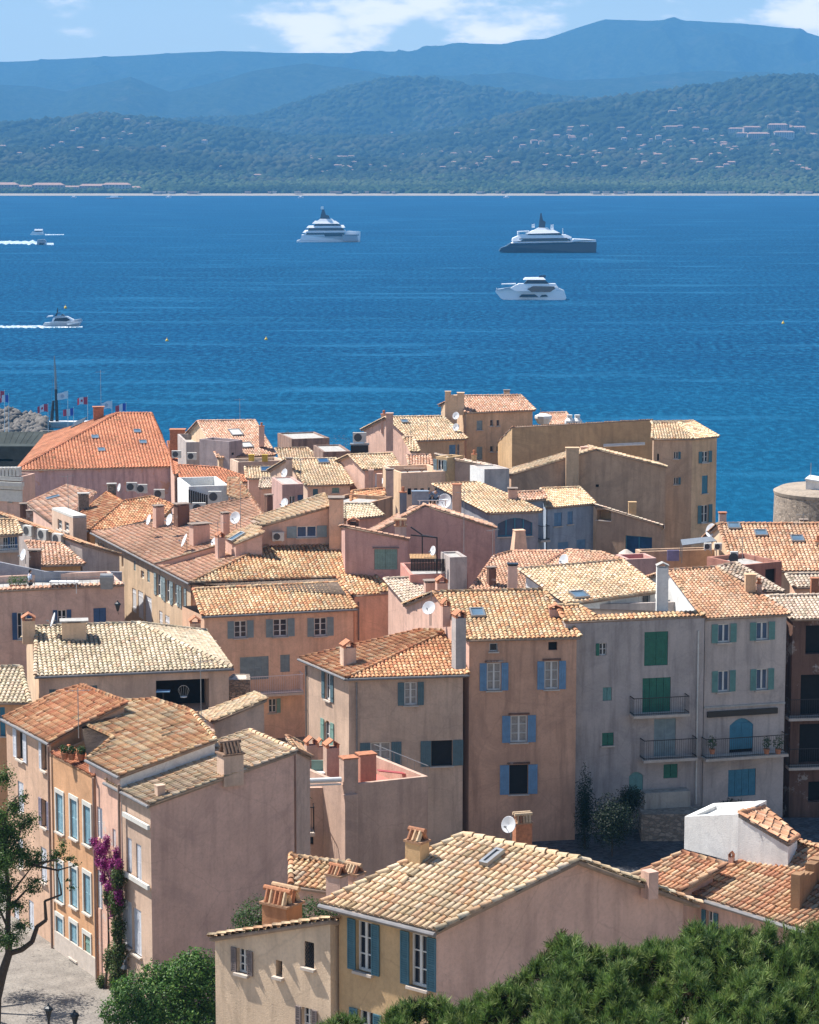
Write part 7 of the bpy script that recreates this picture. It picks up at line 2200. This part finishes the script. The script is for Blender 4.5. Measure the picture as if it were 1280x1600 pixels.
# plane tree just left of the view, its crown shading the square
t = thing('broadleaf_tree', 'tree whose pale green leaf tips reach in at the bottom left corner', 'tree', Vector((-21.5, 108, 32.9)))
q = MB(); q.tube([Vector((-21.5, 108, 32.85)), Vector((-21.3, 108, 36)), Vector((-21.8, 108.3, 38.5))], [.3, .24, .15], n=8)
for i in range(7):
    a = i * .9; q.tube([Vector((-21.4, 108, 36.2)), Vector((-21.4 + 1.6 * math.cos(a), 108 + 1.6 * math.sin(a), 38)), Vector((-21.4 + 3.2 * math.cos(a), 108 + 3.2 * math.sin(a), 39.2))], [.12, .08, .03], n=6)
q.build('trunk', BARK, t)
leaf_cloud('crown', [(Vector((-21.4 + 2.6 * math.cos(i * .8) * (1 + .3 * (i % 2)), 108 + 2.8 * math.sin(i * .8), 38.6 + .9 * (i % 3))), (1.3, 1.3, .8)) for i in range(8)] + [(Vector((-19.2, 105, 36.6)), (1.2, 1.2, .7))], 12000, .13, [(.07, .14, .02), (.11, .19, .03)], t, 44, shell=.2)
# round bushy tree
t = thing('broadleaf_tree', 'round bright green tree in front of the blank grey gable', 'tree', Vector((Pd(250, 1560, 97).x, 97, 32.9)))
q = MB(); q.tube([Vector((t.location.x, 97, 32.85)), Vector((t.location.x + .1, 97, 35)), Vector((t.location.x - .2, 97.2, 36.6))], [.22, .18, .1], n=8); q.build('trunk', BARK, t)
bl = [(U(u, v - 14, 97 + dy), (r * 1.1, r, r * .95)) for (u, v, dy, r) in ((215, 1570, 0, .95), (250, 1580, -.5, 1.1), (290, 1545, 0, 1.0), (310, 1530, .6, .85), (325, 1570, 0, .9), (180, 1595, 0, .6), (270, 1610, -.8, 1.2), (330, 1620, -.4, 1.1), (215, 1620, -.6, 1.0), (300, 1520, .8, .6), (240, 1540, .4, .6), (345, 1540, .9, .6), (190, 1560, .3, .45), (270, 1535, .4, .6))]
leaf_cloud('crown', bl, 42000, .11, [(.045, .11, .016), (.07, .16, .025), (.03, .075, .015), (.11, .19, .035)], t, 42, shell=.62, lump=.5)
# dark bushes behind the sunlit house
for i, (u, v, r, D, lb) in enumerate(((405, 1432, .85, 86, 'dark shrub left of the double tile chimney of the sunlit house'), (489, 1432, .75, 84, 'dark shrub right of the double tile chimney of the sunlit house'))):
    c = Pd(u, v, D); t = thing('shrub', lb, 'shrub', Vector((c.x, D, c.z - 2.4)))
    q = MB(); q.bar(Vector((c.x, D, c.z - 4)), c, .08, n=6); q.build('stem', BARK, t)
    leaf_cloud('foliage', [(c, (r, r, r * .9)), (c + Vector((.5, 0, .2)), (r * .6, r * .6, r * .5)), (c + Vector((-.5, 0, -.3)), (r * .7, r * .7, r * .8)), (c - Zv * 1.3, (r, r, r))], 5000, .08, [(.03, .065, .015), (.05, .095, .02)], t, 50 + i)
# court shrubs
for i, (u, v, rx, rz, D, n, lb) in enumerate(((914, 1265, .6, 2.6, 142.5, 5000, 'tall thin dark shrub against the corner of the tall house'), (957, 1282, 1.5, 1.5, 141.0, 12000, 'broad dark shrub in the shaded court'), (985, 1248, .8, .8, 142.5, 4000, 'small dark bush beside the pale stair landing'), (1145, 1262, .9, .5, 143, 2500, 'low dark mound at the foot of the light grey house'))):
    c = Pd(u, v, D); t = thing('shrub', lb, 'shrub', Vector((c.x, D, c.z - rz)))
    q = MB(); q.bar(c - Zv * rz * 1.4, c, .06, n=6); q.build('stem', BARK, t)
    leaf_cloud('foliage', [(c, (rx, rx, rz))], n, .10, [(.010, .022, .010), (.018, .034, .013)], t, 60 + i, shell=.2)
# bougainvillea on the pink street house
nn_ = Vector((ex.y, -ex.x, 0)); 
if nn_.dot(Vector((-1, -1, 0))) < 0: nn_ = -nn_
def onst(u, v, off=.25): return Pp(u, v, F0 + nn_ * off, nn_)
t = thing('climbing_plant', 'magenta flowering climber with green lower stems on the pink street house', 'climbing plant', Vector((onst(172, 1530).x, onst(172, 1530).y, 32.9)))
q = MB()
for (a, b, c, d) in (((176, 1545), (180, 1450), (172, 1380), (160, 1330)), ((165, 1545), (170, 1470), (168, 1400), (176, 1340)), ((184, 1540), (186, 1450), (182, 1360), (180, 1325))):
    q.tube([onst(*a), onst(*b), onst(*c), onst(*d)], [.07, .05, .03, .015], n=6)
q.build('stem', BARK, t)
def flat_blobs(L_): return [(onst(u, v, .3), (rx, rx * 1.0, rz)) for (u, v, rx, rz) in L_]
leaf_cloud('foliage', flat_blobs([(184, 1372, .38, .6), (182, 1410, .42, .7), (184, 1450, .38, .8), (186, 1490, .40, .8), (183, 1525, .45, .7), (172, 1500, .35, .7), (168, 1400, .25, .6), (160, 1535, .3, .4), (190, 1540, .4, .4)]), 15000, .10, [(.045, .085, .015), (.06, .10, .02), (.09, .09, .03)], t, 71, shell=.1)
leaf_cloud('flowers', flat_blobs([(147, 1316, .25, .25), (158, 1328, .38, .38), (166, 1318, .22, .5), (164, 1350, .35, .45), (176, 1355, .3, .45), (182, 1335, .2, .4), (172, 1385, .3, .3), (155, 1345, .22, .4), (186, 1350, .22, .3), (168, 1410, .18, .3), (180, 1375, .34, .5), (186, 1400, .25, .5), (162, 1372, .22, .4), (176, 1425, .2, .4)]), 10500, .085, [(.22, .015, .13), (.30, .03, .19), (.14, .01, .09)], t, 72, shell=.1)
# foreground pine
OUT = [(440, 1680), (480, 1625), (520, 1604), (560, 1594), (600, 1584), (640, 1580), (700, 1570), (745, 1562), (790, 1546), (830, 1524), (860, 1492), (880, 1466), (905, 1470), (925, 1494), (960, 1484), (1000, 1484), (1050, 1474), (1100, 1452), (1140, 1446), (1180, 1452), (1215, 1444), (1260, 1452), (1300, 1448), (1400, 1450)]
t = thing('pine_tree', 'large umbrella pine with upright green needle tufts filling the bottom right foreground', 'tree', Vector((3.0, 46, 47.6)))
q = MB(); q.tube([Vector((3, 46, 47.4)), Vector((3.2, 46.2, 50)), Vector((3.6, 46.4, 52.5))], [.35, .28, .2], n=9)
rngp = np.random.default_rng(77)
for i in range(14):
    u = 560 + i * 55; D = 44 + (i % 3) * 1.3; e = Pd(u, interp(OUT, u) + 190, D)
    q.tube([Vector((3.6, 46.4, 52.3)), (Vector((3.6, 46.4, 52.3)) + e) / 2 - Zv * .3, e], [.12, .08, .03], n=6)
q.build('trunk', BARK, t)
def needles(name, n, lo, hi, nb, L_, Wd, cols, seed, dep, par, spread=.55):
    rng = np.random.default_rng(seed)
    u = rng.uniform(450, 1380, n * 2); s = rng.random(n * 2)
    top = np.interp(u, [a for a, b in OUT], [b for a, b in OUT])
    D = 50 - s * 8.5
    lum = np.array([mnoise.noise(Vector((a * .018, b * 1.1, 3))) for a, b in zip(u, D)])
    lum2 = np.array([mnoise.noise(Vector((a * .05, b * 3.0, 8))) for a, b in zip(u, D)])
    v = top + 6 + s * 250 - lum * 84 - lum2 * 50 + dep
    v = np.maximum(v, top + rng.uniform(-10, 14, len(u)))
    k = (v < 1690); u, v, D, lum2, lum = u[k][:n], v[k][:n], D[k][:n], lum2[k][:n], lum[k][:n]; n = len(u)
    th = PITCH - np.arctan((800 - v) / FPX)
    P = np.stack([(u - CX) / FPX * D * 1.02, D, CAMH - np.tan(th) * D], 1)
    ax = rng.normal(size=(n, 3)) * .38; ax[:, 2] = 1; ax /= np.linalg.norm(ax, axis=1)[:, None]
    P = np.repeat(P, nb, 0); A = np.repeat(ax, nb, 0); m_ = n * nb
    d = A + rng.normal(size=(m_, 3)) * spread; d /= np.linalg.norm(d, axis=1)[:, None]
    stem = rng.random((m_, 1)) * .16
    P = P + A * (stem - .10)
    side = np.cross(d, rng.normal(size=(m_, 3))); side /= np.linalg.norm(side, axis=1)[:, None]
    L2 = L_ * rng.uniform(.6, 1.2, (m_, 1))
    V = np.stack([P - side * Wd, P + side * Wd, P + d * L2 + side * Wd * .35, P + d * L2 - side * Wd * .35], 1).reshape(-1, 3)
    F = np.arange(m_ * 4).reshape(-1, 4)
    c = np.array(cols)[rng.integers(0, len(cols), n)] * rng.uniform(.75, 1.25, (n, 1)); c = np.repeat(c, nb, 0) * rng.uniform(.8, 1.2, (m_, 1))
    return numpy_mesh(name, V, F, leafmat(), c, par)
cr = needles('crown', 13500, 0, 0, 22, .17, .0068, [(.085, .15, .034), (.14, .215, .05), (.055, .10, .028), (.21, .265, .08)], 5, 0, t, .5)
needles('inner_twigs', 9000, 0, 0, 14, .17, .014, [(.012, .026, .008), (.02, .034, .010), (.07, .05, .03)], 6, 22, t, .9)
# ================================================================ LAMPS, PEOPLE, SMALL THINGS
M_LAMP = paint('lamp_black', (.02, .025, .03), .4, .1)
def lantern(p, par, s=1.0):
    q = MB(); q.lathe(p, [(.06 * s, 0), (.15 * s, .34 * s), (.20 * s, .36 * s), (.17 * s, .44 * s), (.07 * s, .50 * s), (.02 * s, .60 * s)], 6); q.build('lantern', M_LAMP, par)
for u, v, D, lb in ((76, 1592, 98, 'left black street lantern on the square'), (117, 1602, 96.5, 'right black street lantern on the square')):
    p = Pd(u, v, D); t = thing('street_lamp', lb, 'street lamp', Vector((p.x, D, 32.95)), 'street lamps on the square')
    q = MB(); q.bar(Vector((p.x, D, 32.95)), p, .05, n=8); q.lathe(Vector((p.x, D, 32.95)), [(.14, 0), (.12, .5), (.06, .6)], 8); q.build('pole', M_LAMP, t)
    lantern(p, t, 1.05)
p = onst(196, 1498, .7); w0 = onst(205, 1486, 0)
t = thing('wall_lamp', 'black wall lantern on a scrolled bracket at the grey gable corner', 'lamp', w0)
q = MB(); q.bar(w0, Vector((p.x, p.y, w0.z)), .02, n=5); q.bar(w0 - Zv * .3, Vector((p.x, p.y, w0.z)) * .6 + w0 * .4, .02, n=5); q.build('bracket', M_LAMP, t)
q = MB(); q.lathe(Vector((p.x, p.y, w0.z - .38)), [(.02, .38), (.08, .3), (.10, .15), (.22, 0), (.20, .0)], 10); q.build('shade', M_LAMP, t)
p = Pd(184, 955, 165.5); t = thing('wall_lamp', 'black lantern on the wall at the right end of the blue shuttered house', 'lamp', p); lantern(p, t, 1.2)
q = MB(); q.bar(p, p + Vector((0, .5, -.3)), .02, n=5); q.build('bracket', M_LAMP, t)
SKIN = paint('skin', (.42, .24, .16), .6, .1); HAIR = paint('dark_hair', (.015, .012, .01), .7, .2)
def skin_body(name, joints, edges, mat, par):
    """one continuous body grown with the Skin modifier; joints: name -> (point, radius)"""
    names = list(joints); me = bpy.data.meshes.new(name)
    o_ = world_loc(par)
    me.from_pydata([tuple(Vector(joints[n][0])) for n in names], [(names.index(a), names.index(b)) for a, b in edges], [])
    ob = bpy.data.objects.new(name, me); COL.objects.link(ob); ob.parent = par
    md = ob.modifiers.new('skin', 'SKIN'); md.use_smooth_shade = True
    for i, n in enumerate(names):
        r = joints[n][1]; me.skin_vertices[0].data[i].radius = (r, r) if not isinstance(r, tuple) else r
    me.skin_vertices[0].data[0].use_root = True
    ss = ob.modifiers.new('sub', 'SUBSURF'); ss.levels = 1; ss.render_levels = 1
    me.materials.append(mat)
    return ob
def person(p, rot, label, shirt, pants, pose='stand', s=1.0, hair=HAIR):
    t = thing('person', label, 'person', p); t.rotation_euler = (0, 0, rad(rot)); t.scale = (s, s, s)
    if pose == 'stand':
        J = {'pelvis': ((0, 0, .95), (.15, .11)), 'waist': ((0, 0, 1.12), (.135, .10)), 'chest': ((0, 0, 1.32), (.165, .115)), 'neckb': ((0, 0, 1.47), (.07, .07)), 'neck': ((0, 0, 1.54), .052),
             'hl': ((.09, 0, .88), .09), 'kl': ((.11, -.03, .48), .062), 'al': ((.11, .02, .09), .04), 'tl': ((.11, -.13, .03), .035), 'hr': ((-.09, 0, .88), .09), 'kr': ((-.11, -.06, .48), .062), 'ar': ((-.11, .0, .09), .04), 'tr': ((-.11, -.15, .03), .035),
             'sl': ((.18, 0, 1.42), .06), 'el': ((.25, .03, 1.13), .042), 'wl': ((.24, -.14, .92), .03), 'ml': ((.23, -.2, .86), .032), 'sr': ((-.18, 0, 1.42), .06), 'er': ((-.26, .02, 1.13), .042), 'wr': ((-.22, -.16, .94), .03), 'mr': ((-.21, -.22, .88), .032)}
        hd = Vector((0, -.02, 1.66))
    else:
        J = {'pelvis': ((0, 0, .50), (.16, .13)), 'waist': ((0, .02, .68), (.14, .11)), 'chest': ((0, .03, .90), (.17, .12)), 'neckb': ((0, .02, 1.05), (.07, .07)), 'neck': ((0, .01, 1.12), .052),
             'hl': ((.09, -.04, .50), .09), 'kl': ((.13, -.45, .50), .065), 'al': ((.13, -.47, .10), .042), 'tl': ((.13, -.62, .04), .035), 'hr': ((-.09, -.04, .50), .09), 'kr': ((-.13, -.45, .50), .065), 'ar': ((-.13, -.42, .10), .042), 'tr': ((-.13, -.57, .04), .035),
             'sl': ((.18, .02, 1.0), .06), 'el': ((.27, -.04, .74), .042), 'wl': ((.2, -.26, .62), .03), 'ml': ((.18, -.33, .60), .032), 'sr': ((-.18, .02, 1.0), .06), 'er': ((-.27, -.04, .74), .042), 'wr': ((-.2, -.26, .62), .03), 'mr': ((-.18, -.33, .60), .032)}
        hd = Vector((0, 0, 1.24))
    E = [('pelvis', 'waist'), ('waist', 'chest'), ('chest', 'neckb'), ('neckb', 'neck'), ('pelvis', 'hl'), ('hl', 'kl'), ('kl', 'al'), ('al', 'tl'), ('pelvis', 'hr'), ('hr', 'kr'), ('kr', 'ar'), ('ar', 'tr'), ('chest', 'sl'), ('sl', 'el'), ('el', 'wl'), ('wl', 'ml'), ('chest', 'sr'), ('sr', 'er'), ('er', 'wr'), ('wr', 'mr')]
    body = skin_body('body', J, E, SKIN, t)
    def part(nm, keys, edges, mat, grow):
        skin_body(nm, {k: (J[k][0], tuple(x + grow for x in (J[k][1] if isinstance(J[k][1], tuple) else (J[k][1],) * 2))) for k in keys}, edges, mat, t)
    part('shirt', ['chest', 'waist', 'pelvis', 'sl', 'sr', 'el', 'er'], [('chest', 'waist'), ('waist', 'pelvis'), ('chest', 'sl'), ('chest', 'sr'), ('sl', 'el'), ('sr', 'er')], shirt, .018)
    part('trousers', ['pelvis', 'hl', 'hr', 'kl', 'kr', 'al', 'ar'], [('pelvis', 'hl'), ('pelvis', 'hr'), ('hl', 'kl'), ('hr', 'kr'), ('kl', 'al'), ('kr', 'ar')], pants, .014)
    # head with nose, brow, ears; hair cap
    V, F = [], []
    n, mm = 14, 10
    for j in range(mm + 1):
        ph = math.pi * j / mm
        for i in range(n):
            a = 2 * math.pi * i / n
            x, y, z = .078 * math.sin(ph) * math.sin(a), -.095 * math.sin(ph) * math.cos(a), .118 * math.cos(ph)
            if z < 0: x *= 1 - .25 * (-z / .118); y *= (1 - .12 * (-z / .118))
            if i == 0 and 4 <= j <= 6: y -= .02 + (.008 if j == 6 else 0)
            if i in (3, 4, 10, 11) and j == 5: x *= 1.12
            V.append(hd + Vector((x, y, z)))
    for j in range(mm):
        for i in range(n): F.append((j * n + i, (j + 1) * n + i, (j + 1) * n + (i + 1) % n, j * n + (i + 1) % n))
    q = MB(); q.mesh(V, F); h_ = q.build('head', SKIN, t, smooth=True, origin=(0, 0, 0)); 
    V2 = [hd + (v - hd) * 1.10 + Vector((0, .012, .012)) for v in V[:(5 * n)]]; V2 = [v if (v.y > hd.y - .05 or v.z > hd.z + .05) else v + Vector((0, .02, .03)) for v in V2]
    q = MB(); q.mesh(V2, [f for f in F if max(f) < 5 * n]); 
    back_ = [hd + (v - hd) * 1.08 + Vector((0, .012, 0)) for v in V[4 * n:8 * n]]
    q.mesh(back_, [f for j in range(3) for f in [(j * n + i, (j + 1) * n + i, (j + 1) * n + i + 1, j * n + i + 1) for i in range(4, 10)]]); q.build('hair', hair, t, smooth=True, origin=(0, 0, 0))
    # hands: palm, four fingers and a thumb each
    for sx in (-1, 1):
        k = J['ml' if sx > 0 else 'mr'][0]; c = Vector(k); q = MB()
        q.box(c + Vector((0, -.01, -.01)), (.038, 0, 0), (0, .012, 0), (0, 0, .045))
        for f_ in range(4):
            L_ = (.065, .075, .07, .055)[f_]; a = c + Vector((-.03 + f_ * .02, -.01, -.05)); q.bar(a, a + Vector((0, -.012, -L_ * .6)), .009, n=5); q.bar(a + Vector((0, -.012, -L_ * .6)), a + Vector((0, -.03, -L_)), .008, n=5, r2=.006)
        a = c + Vector((-sx * .036, -.015, -.01)); q.bar(a, a + Vector((-sx * .03, -.025, -.04)), .010, n=5, r2=.008)
        q.build('hand', SKIN, t, origin=(0, 0, 0))
    return t
ls_ = paint('shirt_pale_blue', (.50, .60, .75), .8, .1); dj = paint('trousers_dark', (.03, .035, .05), .8, .1)
def at_floor(u, v, D): return Pd(u, v, D)
zt_b = Pd(40, 920, 168).z
person(Vector((Pd(47, 905, 168.5).x, 168.5, zat(923, 168.5) - .35)), 120, 'man in pale shirt standing beside the plants on the roof terrace', ls_, dj, 'stand', 1.0)
t = thing('bench', 'low white bench for the two seated people on the far roof', 'bench', Vector((Pd(676, 790, 187).x, 187, zat(790, 187))))
q = MB(); c = Vector((Pd(676, 790, 187).x, 187, zat(790, 187))); q.box(c + Zv * .42, (1.1, 0, 0), (0, .25, 0), Zv * .03); q.build('seat', M_WHITE, t)
for sx in (-1, 1): q = MB(); q.box(c + Vector((sx * .95, 0, .19)), (.05, 0, 0), (0, .22, 0), Zv * .20); q.build('leg', M_WHITE, t)
blu = paint('shirt_grey_blue', (.13, .20, .30), .8, .15)
person(Vector((Pd(670, 790, 187).x, 187.0, c.z)), 180, 'left of two people in grey blue tops seated on the far roof', blu, dj, 'sit')
person(Vector((Pd(681, 790, 187).x, 187.0, c.z)), 175, 'right of two people in grey blue tops seated on the far roof', blu, dj, 'sit')
t = thing('storage_box', 'grey blue box beside the two seated people on the far roof', 'box', Vector((Pd(657, 788, 187).x, 187, c.z)))
q = MB(); q.box(c + Vector((-.9, .1, .55)), (.62, 0, 0), (0, .3, 0), Zv * .5); q.box(c + Vector((-.9, .1, 1.07)), (.66, 0, 0), (0, .34, 0), Zv * .03); q.build('body', paint('box_bluegrey', (.20, .25, .32), .6), t)
person(Vector((Pd(1026, 1362, 133.5).x, 133.5, 29.25)), 60, 'person in pink top walking through the shaded court', paint('top_pink', (.60, .33, .36), .8), dj, 'stand')
# roof terrace furniture on the blue shutter house
zf = Pd(40, 925, 168).z - .4
t = thing('table', 'long white table on the roof terrace of the blue shuttered house', 'table', Vector((Pd(100, 915, 168).x, 168, zf)))
c = Vector((Pd(100, 909, 168).x, 168, zat(909, 168))); q = MB(); q.box(c, (.95, 0, 0), (0, .4, 0), Zv * .03); q.build('table_top', M_WHITE, t)
for sx in (-1, 1):
    for sy in (-1, 1): q = MB(); q.bar(c + Vector((sx * .85, sy * .3, 0)), c + Vector((sx * .85, sy * .3, -.75)), .03, n=5); q.build('leg', M_WHITE, t)
t = thing('barbecue', 'steel barbecue with rounded lid at the right of the roof terrace', 'barbecue', Vector((Pd(167, 912, 168).x, 168, zf)))
c = Vector((Pd(167, 906, 168).x, 168, zat(906, 168))); q = MB(); q.box(c, (.45, 0, 0), (0, .3, 0), Zv * .22); q.box(c - Zv * .4, (.4, 0, 0), (0, .26, 0), Zv * .2); q.build('body', M_METAL, t)
q = MB(); q.bar(c + Zv * .2 - Vector((.42, 0, 0)), c + Zv * .2 + Vector((.42, 0, 0)), .24, n=14); q.build('lid', M_METAL, t)
for i, u in enumerate((20, 29, 38)):
    pot_plant(Vector((Pd(u, 915, 168).x, 167.8, zat(920, 168))), ('leftmost', 'middle', 'rightmost')[i] + ' leafy bush beside the man on the roof terrace', .35, .6, 80 + i, True, [(.07, .13, .03), (.10, .16, .05)])
q = MB()
a = Pd(-20, 905, 166.6); b = Pd(190, 900, 166.6)
for i in range(18): p_ = a.lerp(b, i / 17); q.bar(p_ - Zv * .6, p_, .015, n=4)
q.bar(a, b, .015, n=4); q.bar(a - Zv * .3, b - Zv * .3, .01, n=4)
tag(q.build('railing', M_METAL), 'thin metal railing along the roof terrace of the blue shuttered house', 'railing')
# veranda furniture under the arch, plants on the small balcony of the corner house
t = thing('table', 'blue topped table under the arched veranda', 'table', Pd(255, 1108, 147.5)); c = Pd(255, 1080, 147.2)
q = MB(); q.box(c, (.40, 0, 0), (0, .3, 0), Zv * .03); q.build('table_top', SHUT['blue'], t); q = MB(); q.bar(c, c - Zv * 1.0, .05); q.build('leg', M_IRON, t)
t = thing('garden_chair', 'white wire armchair under the arched veranda', 'chair', Pd(287, 1095, 147.3)); c = Pd(287, 1082, 147.3)
q = MB()
for i in range(7):
    a = math.pi * i / 6; q.bar(c + Vector((.32 * math.cos(a), 0, .32 * math.sin(a) + .1)), c + Vector((.18 * math.cos(a), .1, -.25)), .014, n=4)
for i in range(8):
    a, b = math.pi * i / 8, math.pi * (i + 1) / 8; q.bar(c + Vector((.32 * math.cos(a), 0, .32 * math.sin(a) + .1)), c + Vector((.32 * math.cos(b), 0, .32 * math.sin(b) + .1)), .018, n=4)
q.build('frame', M_METAL, t); q = MB(); q.lathe(c - Zv * .28, [(.2, 0), (.2, .04)], 10); q.build('seat', M_WHITE, t)
for i, (u, v) in enumerate(((101, 1176), (112, 1177), (127, 1178))):
    pot_plant(Pd(u, v + 10, 113.8), ('left', 'middle', 'right')[i] + ' dark potted plant on the recessed balcony above the orange house', .25, .35, 90 + i)
t = thing('garden_chair', 'pale green folding chair on the small terrace beside the pink chimneys', 'chair', Pd(497, 1216, 130)); c = Pd(497, 1207, 130)
q = MB(); q.box(c, (.35, 0, 0), (0, .3, 0), Zv * .03); q.build('seat', M_WHITE, t); q = MB(); q.box(c + Vector((0, .3, .3)), (.35, 0, 0), (0, .03, .0), Zv * .28); q.build('backrest', SHUT['sage'], t)
t = thing('sun_lounger', 'red sun lounger folded on the sunken pink terrace', 'sun lounger', Pd(612, 1212, 129.5)); c = Pd(612, 1209, 129.6)
q = MB(); q.box(c + Zv * .1, (.7, .1, -.10), (-.05, .2, 0), Zv * .02); q.build('seat', paint('red_canvas', (.40, .08, .08), .8), t); q = MB(); q.bar(c - Vector((.8, 0, -.1)), c - Vector((.9, 0, .35)), .02); q.bar(c + Vector((.8, 0, 0)), c + Vector((.8, 0, -.25)), .02); q.build('legs', M_METAL, t)

for (u, v, D, h_, lb) in ((641, 690, 238, 2.2, 'left thin aerial over the tan roof with two tall chimneys'), (668, 688, 238, 1.9, 'right thin aerial over the tan roof with two tall chimneys'), (107, 806, 205, 3.4, 'aerial beside the stone chimney on the brown orange hip roof'),
        (470, 752, 225, 2.0, 'aerial on the ridge of the larger tan house'), (770, 880, 172, 2.4, 'aerial beside the patchy salmon roof'), (1160, 880, 168, 1.8, 'aerial over the terracotta porch'), (1255, 850, 178, 2.2, 'aerial on the broad pinkish red roof')):
    antenna(Pd(u, v, D), lb, h_, 4, (u * 7) % 60)
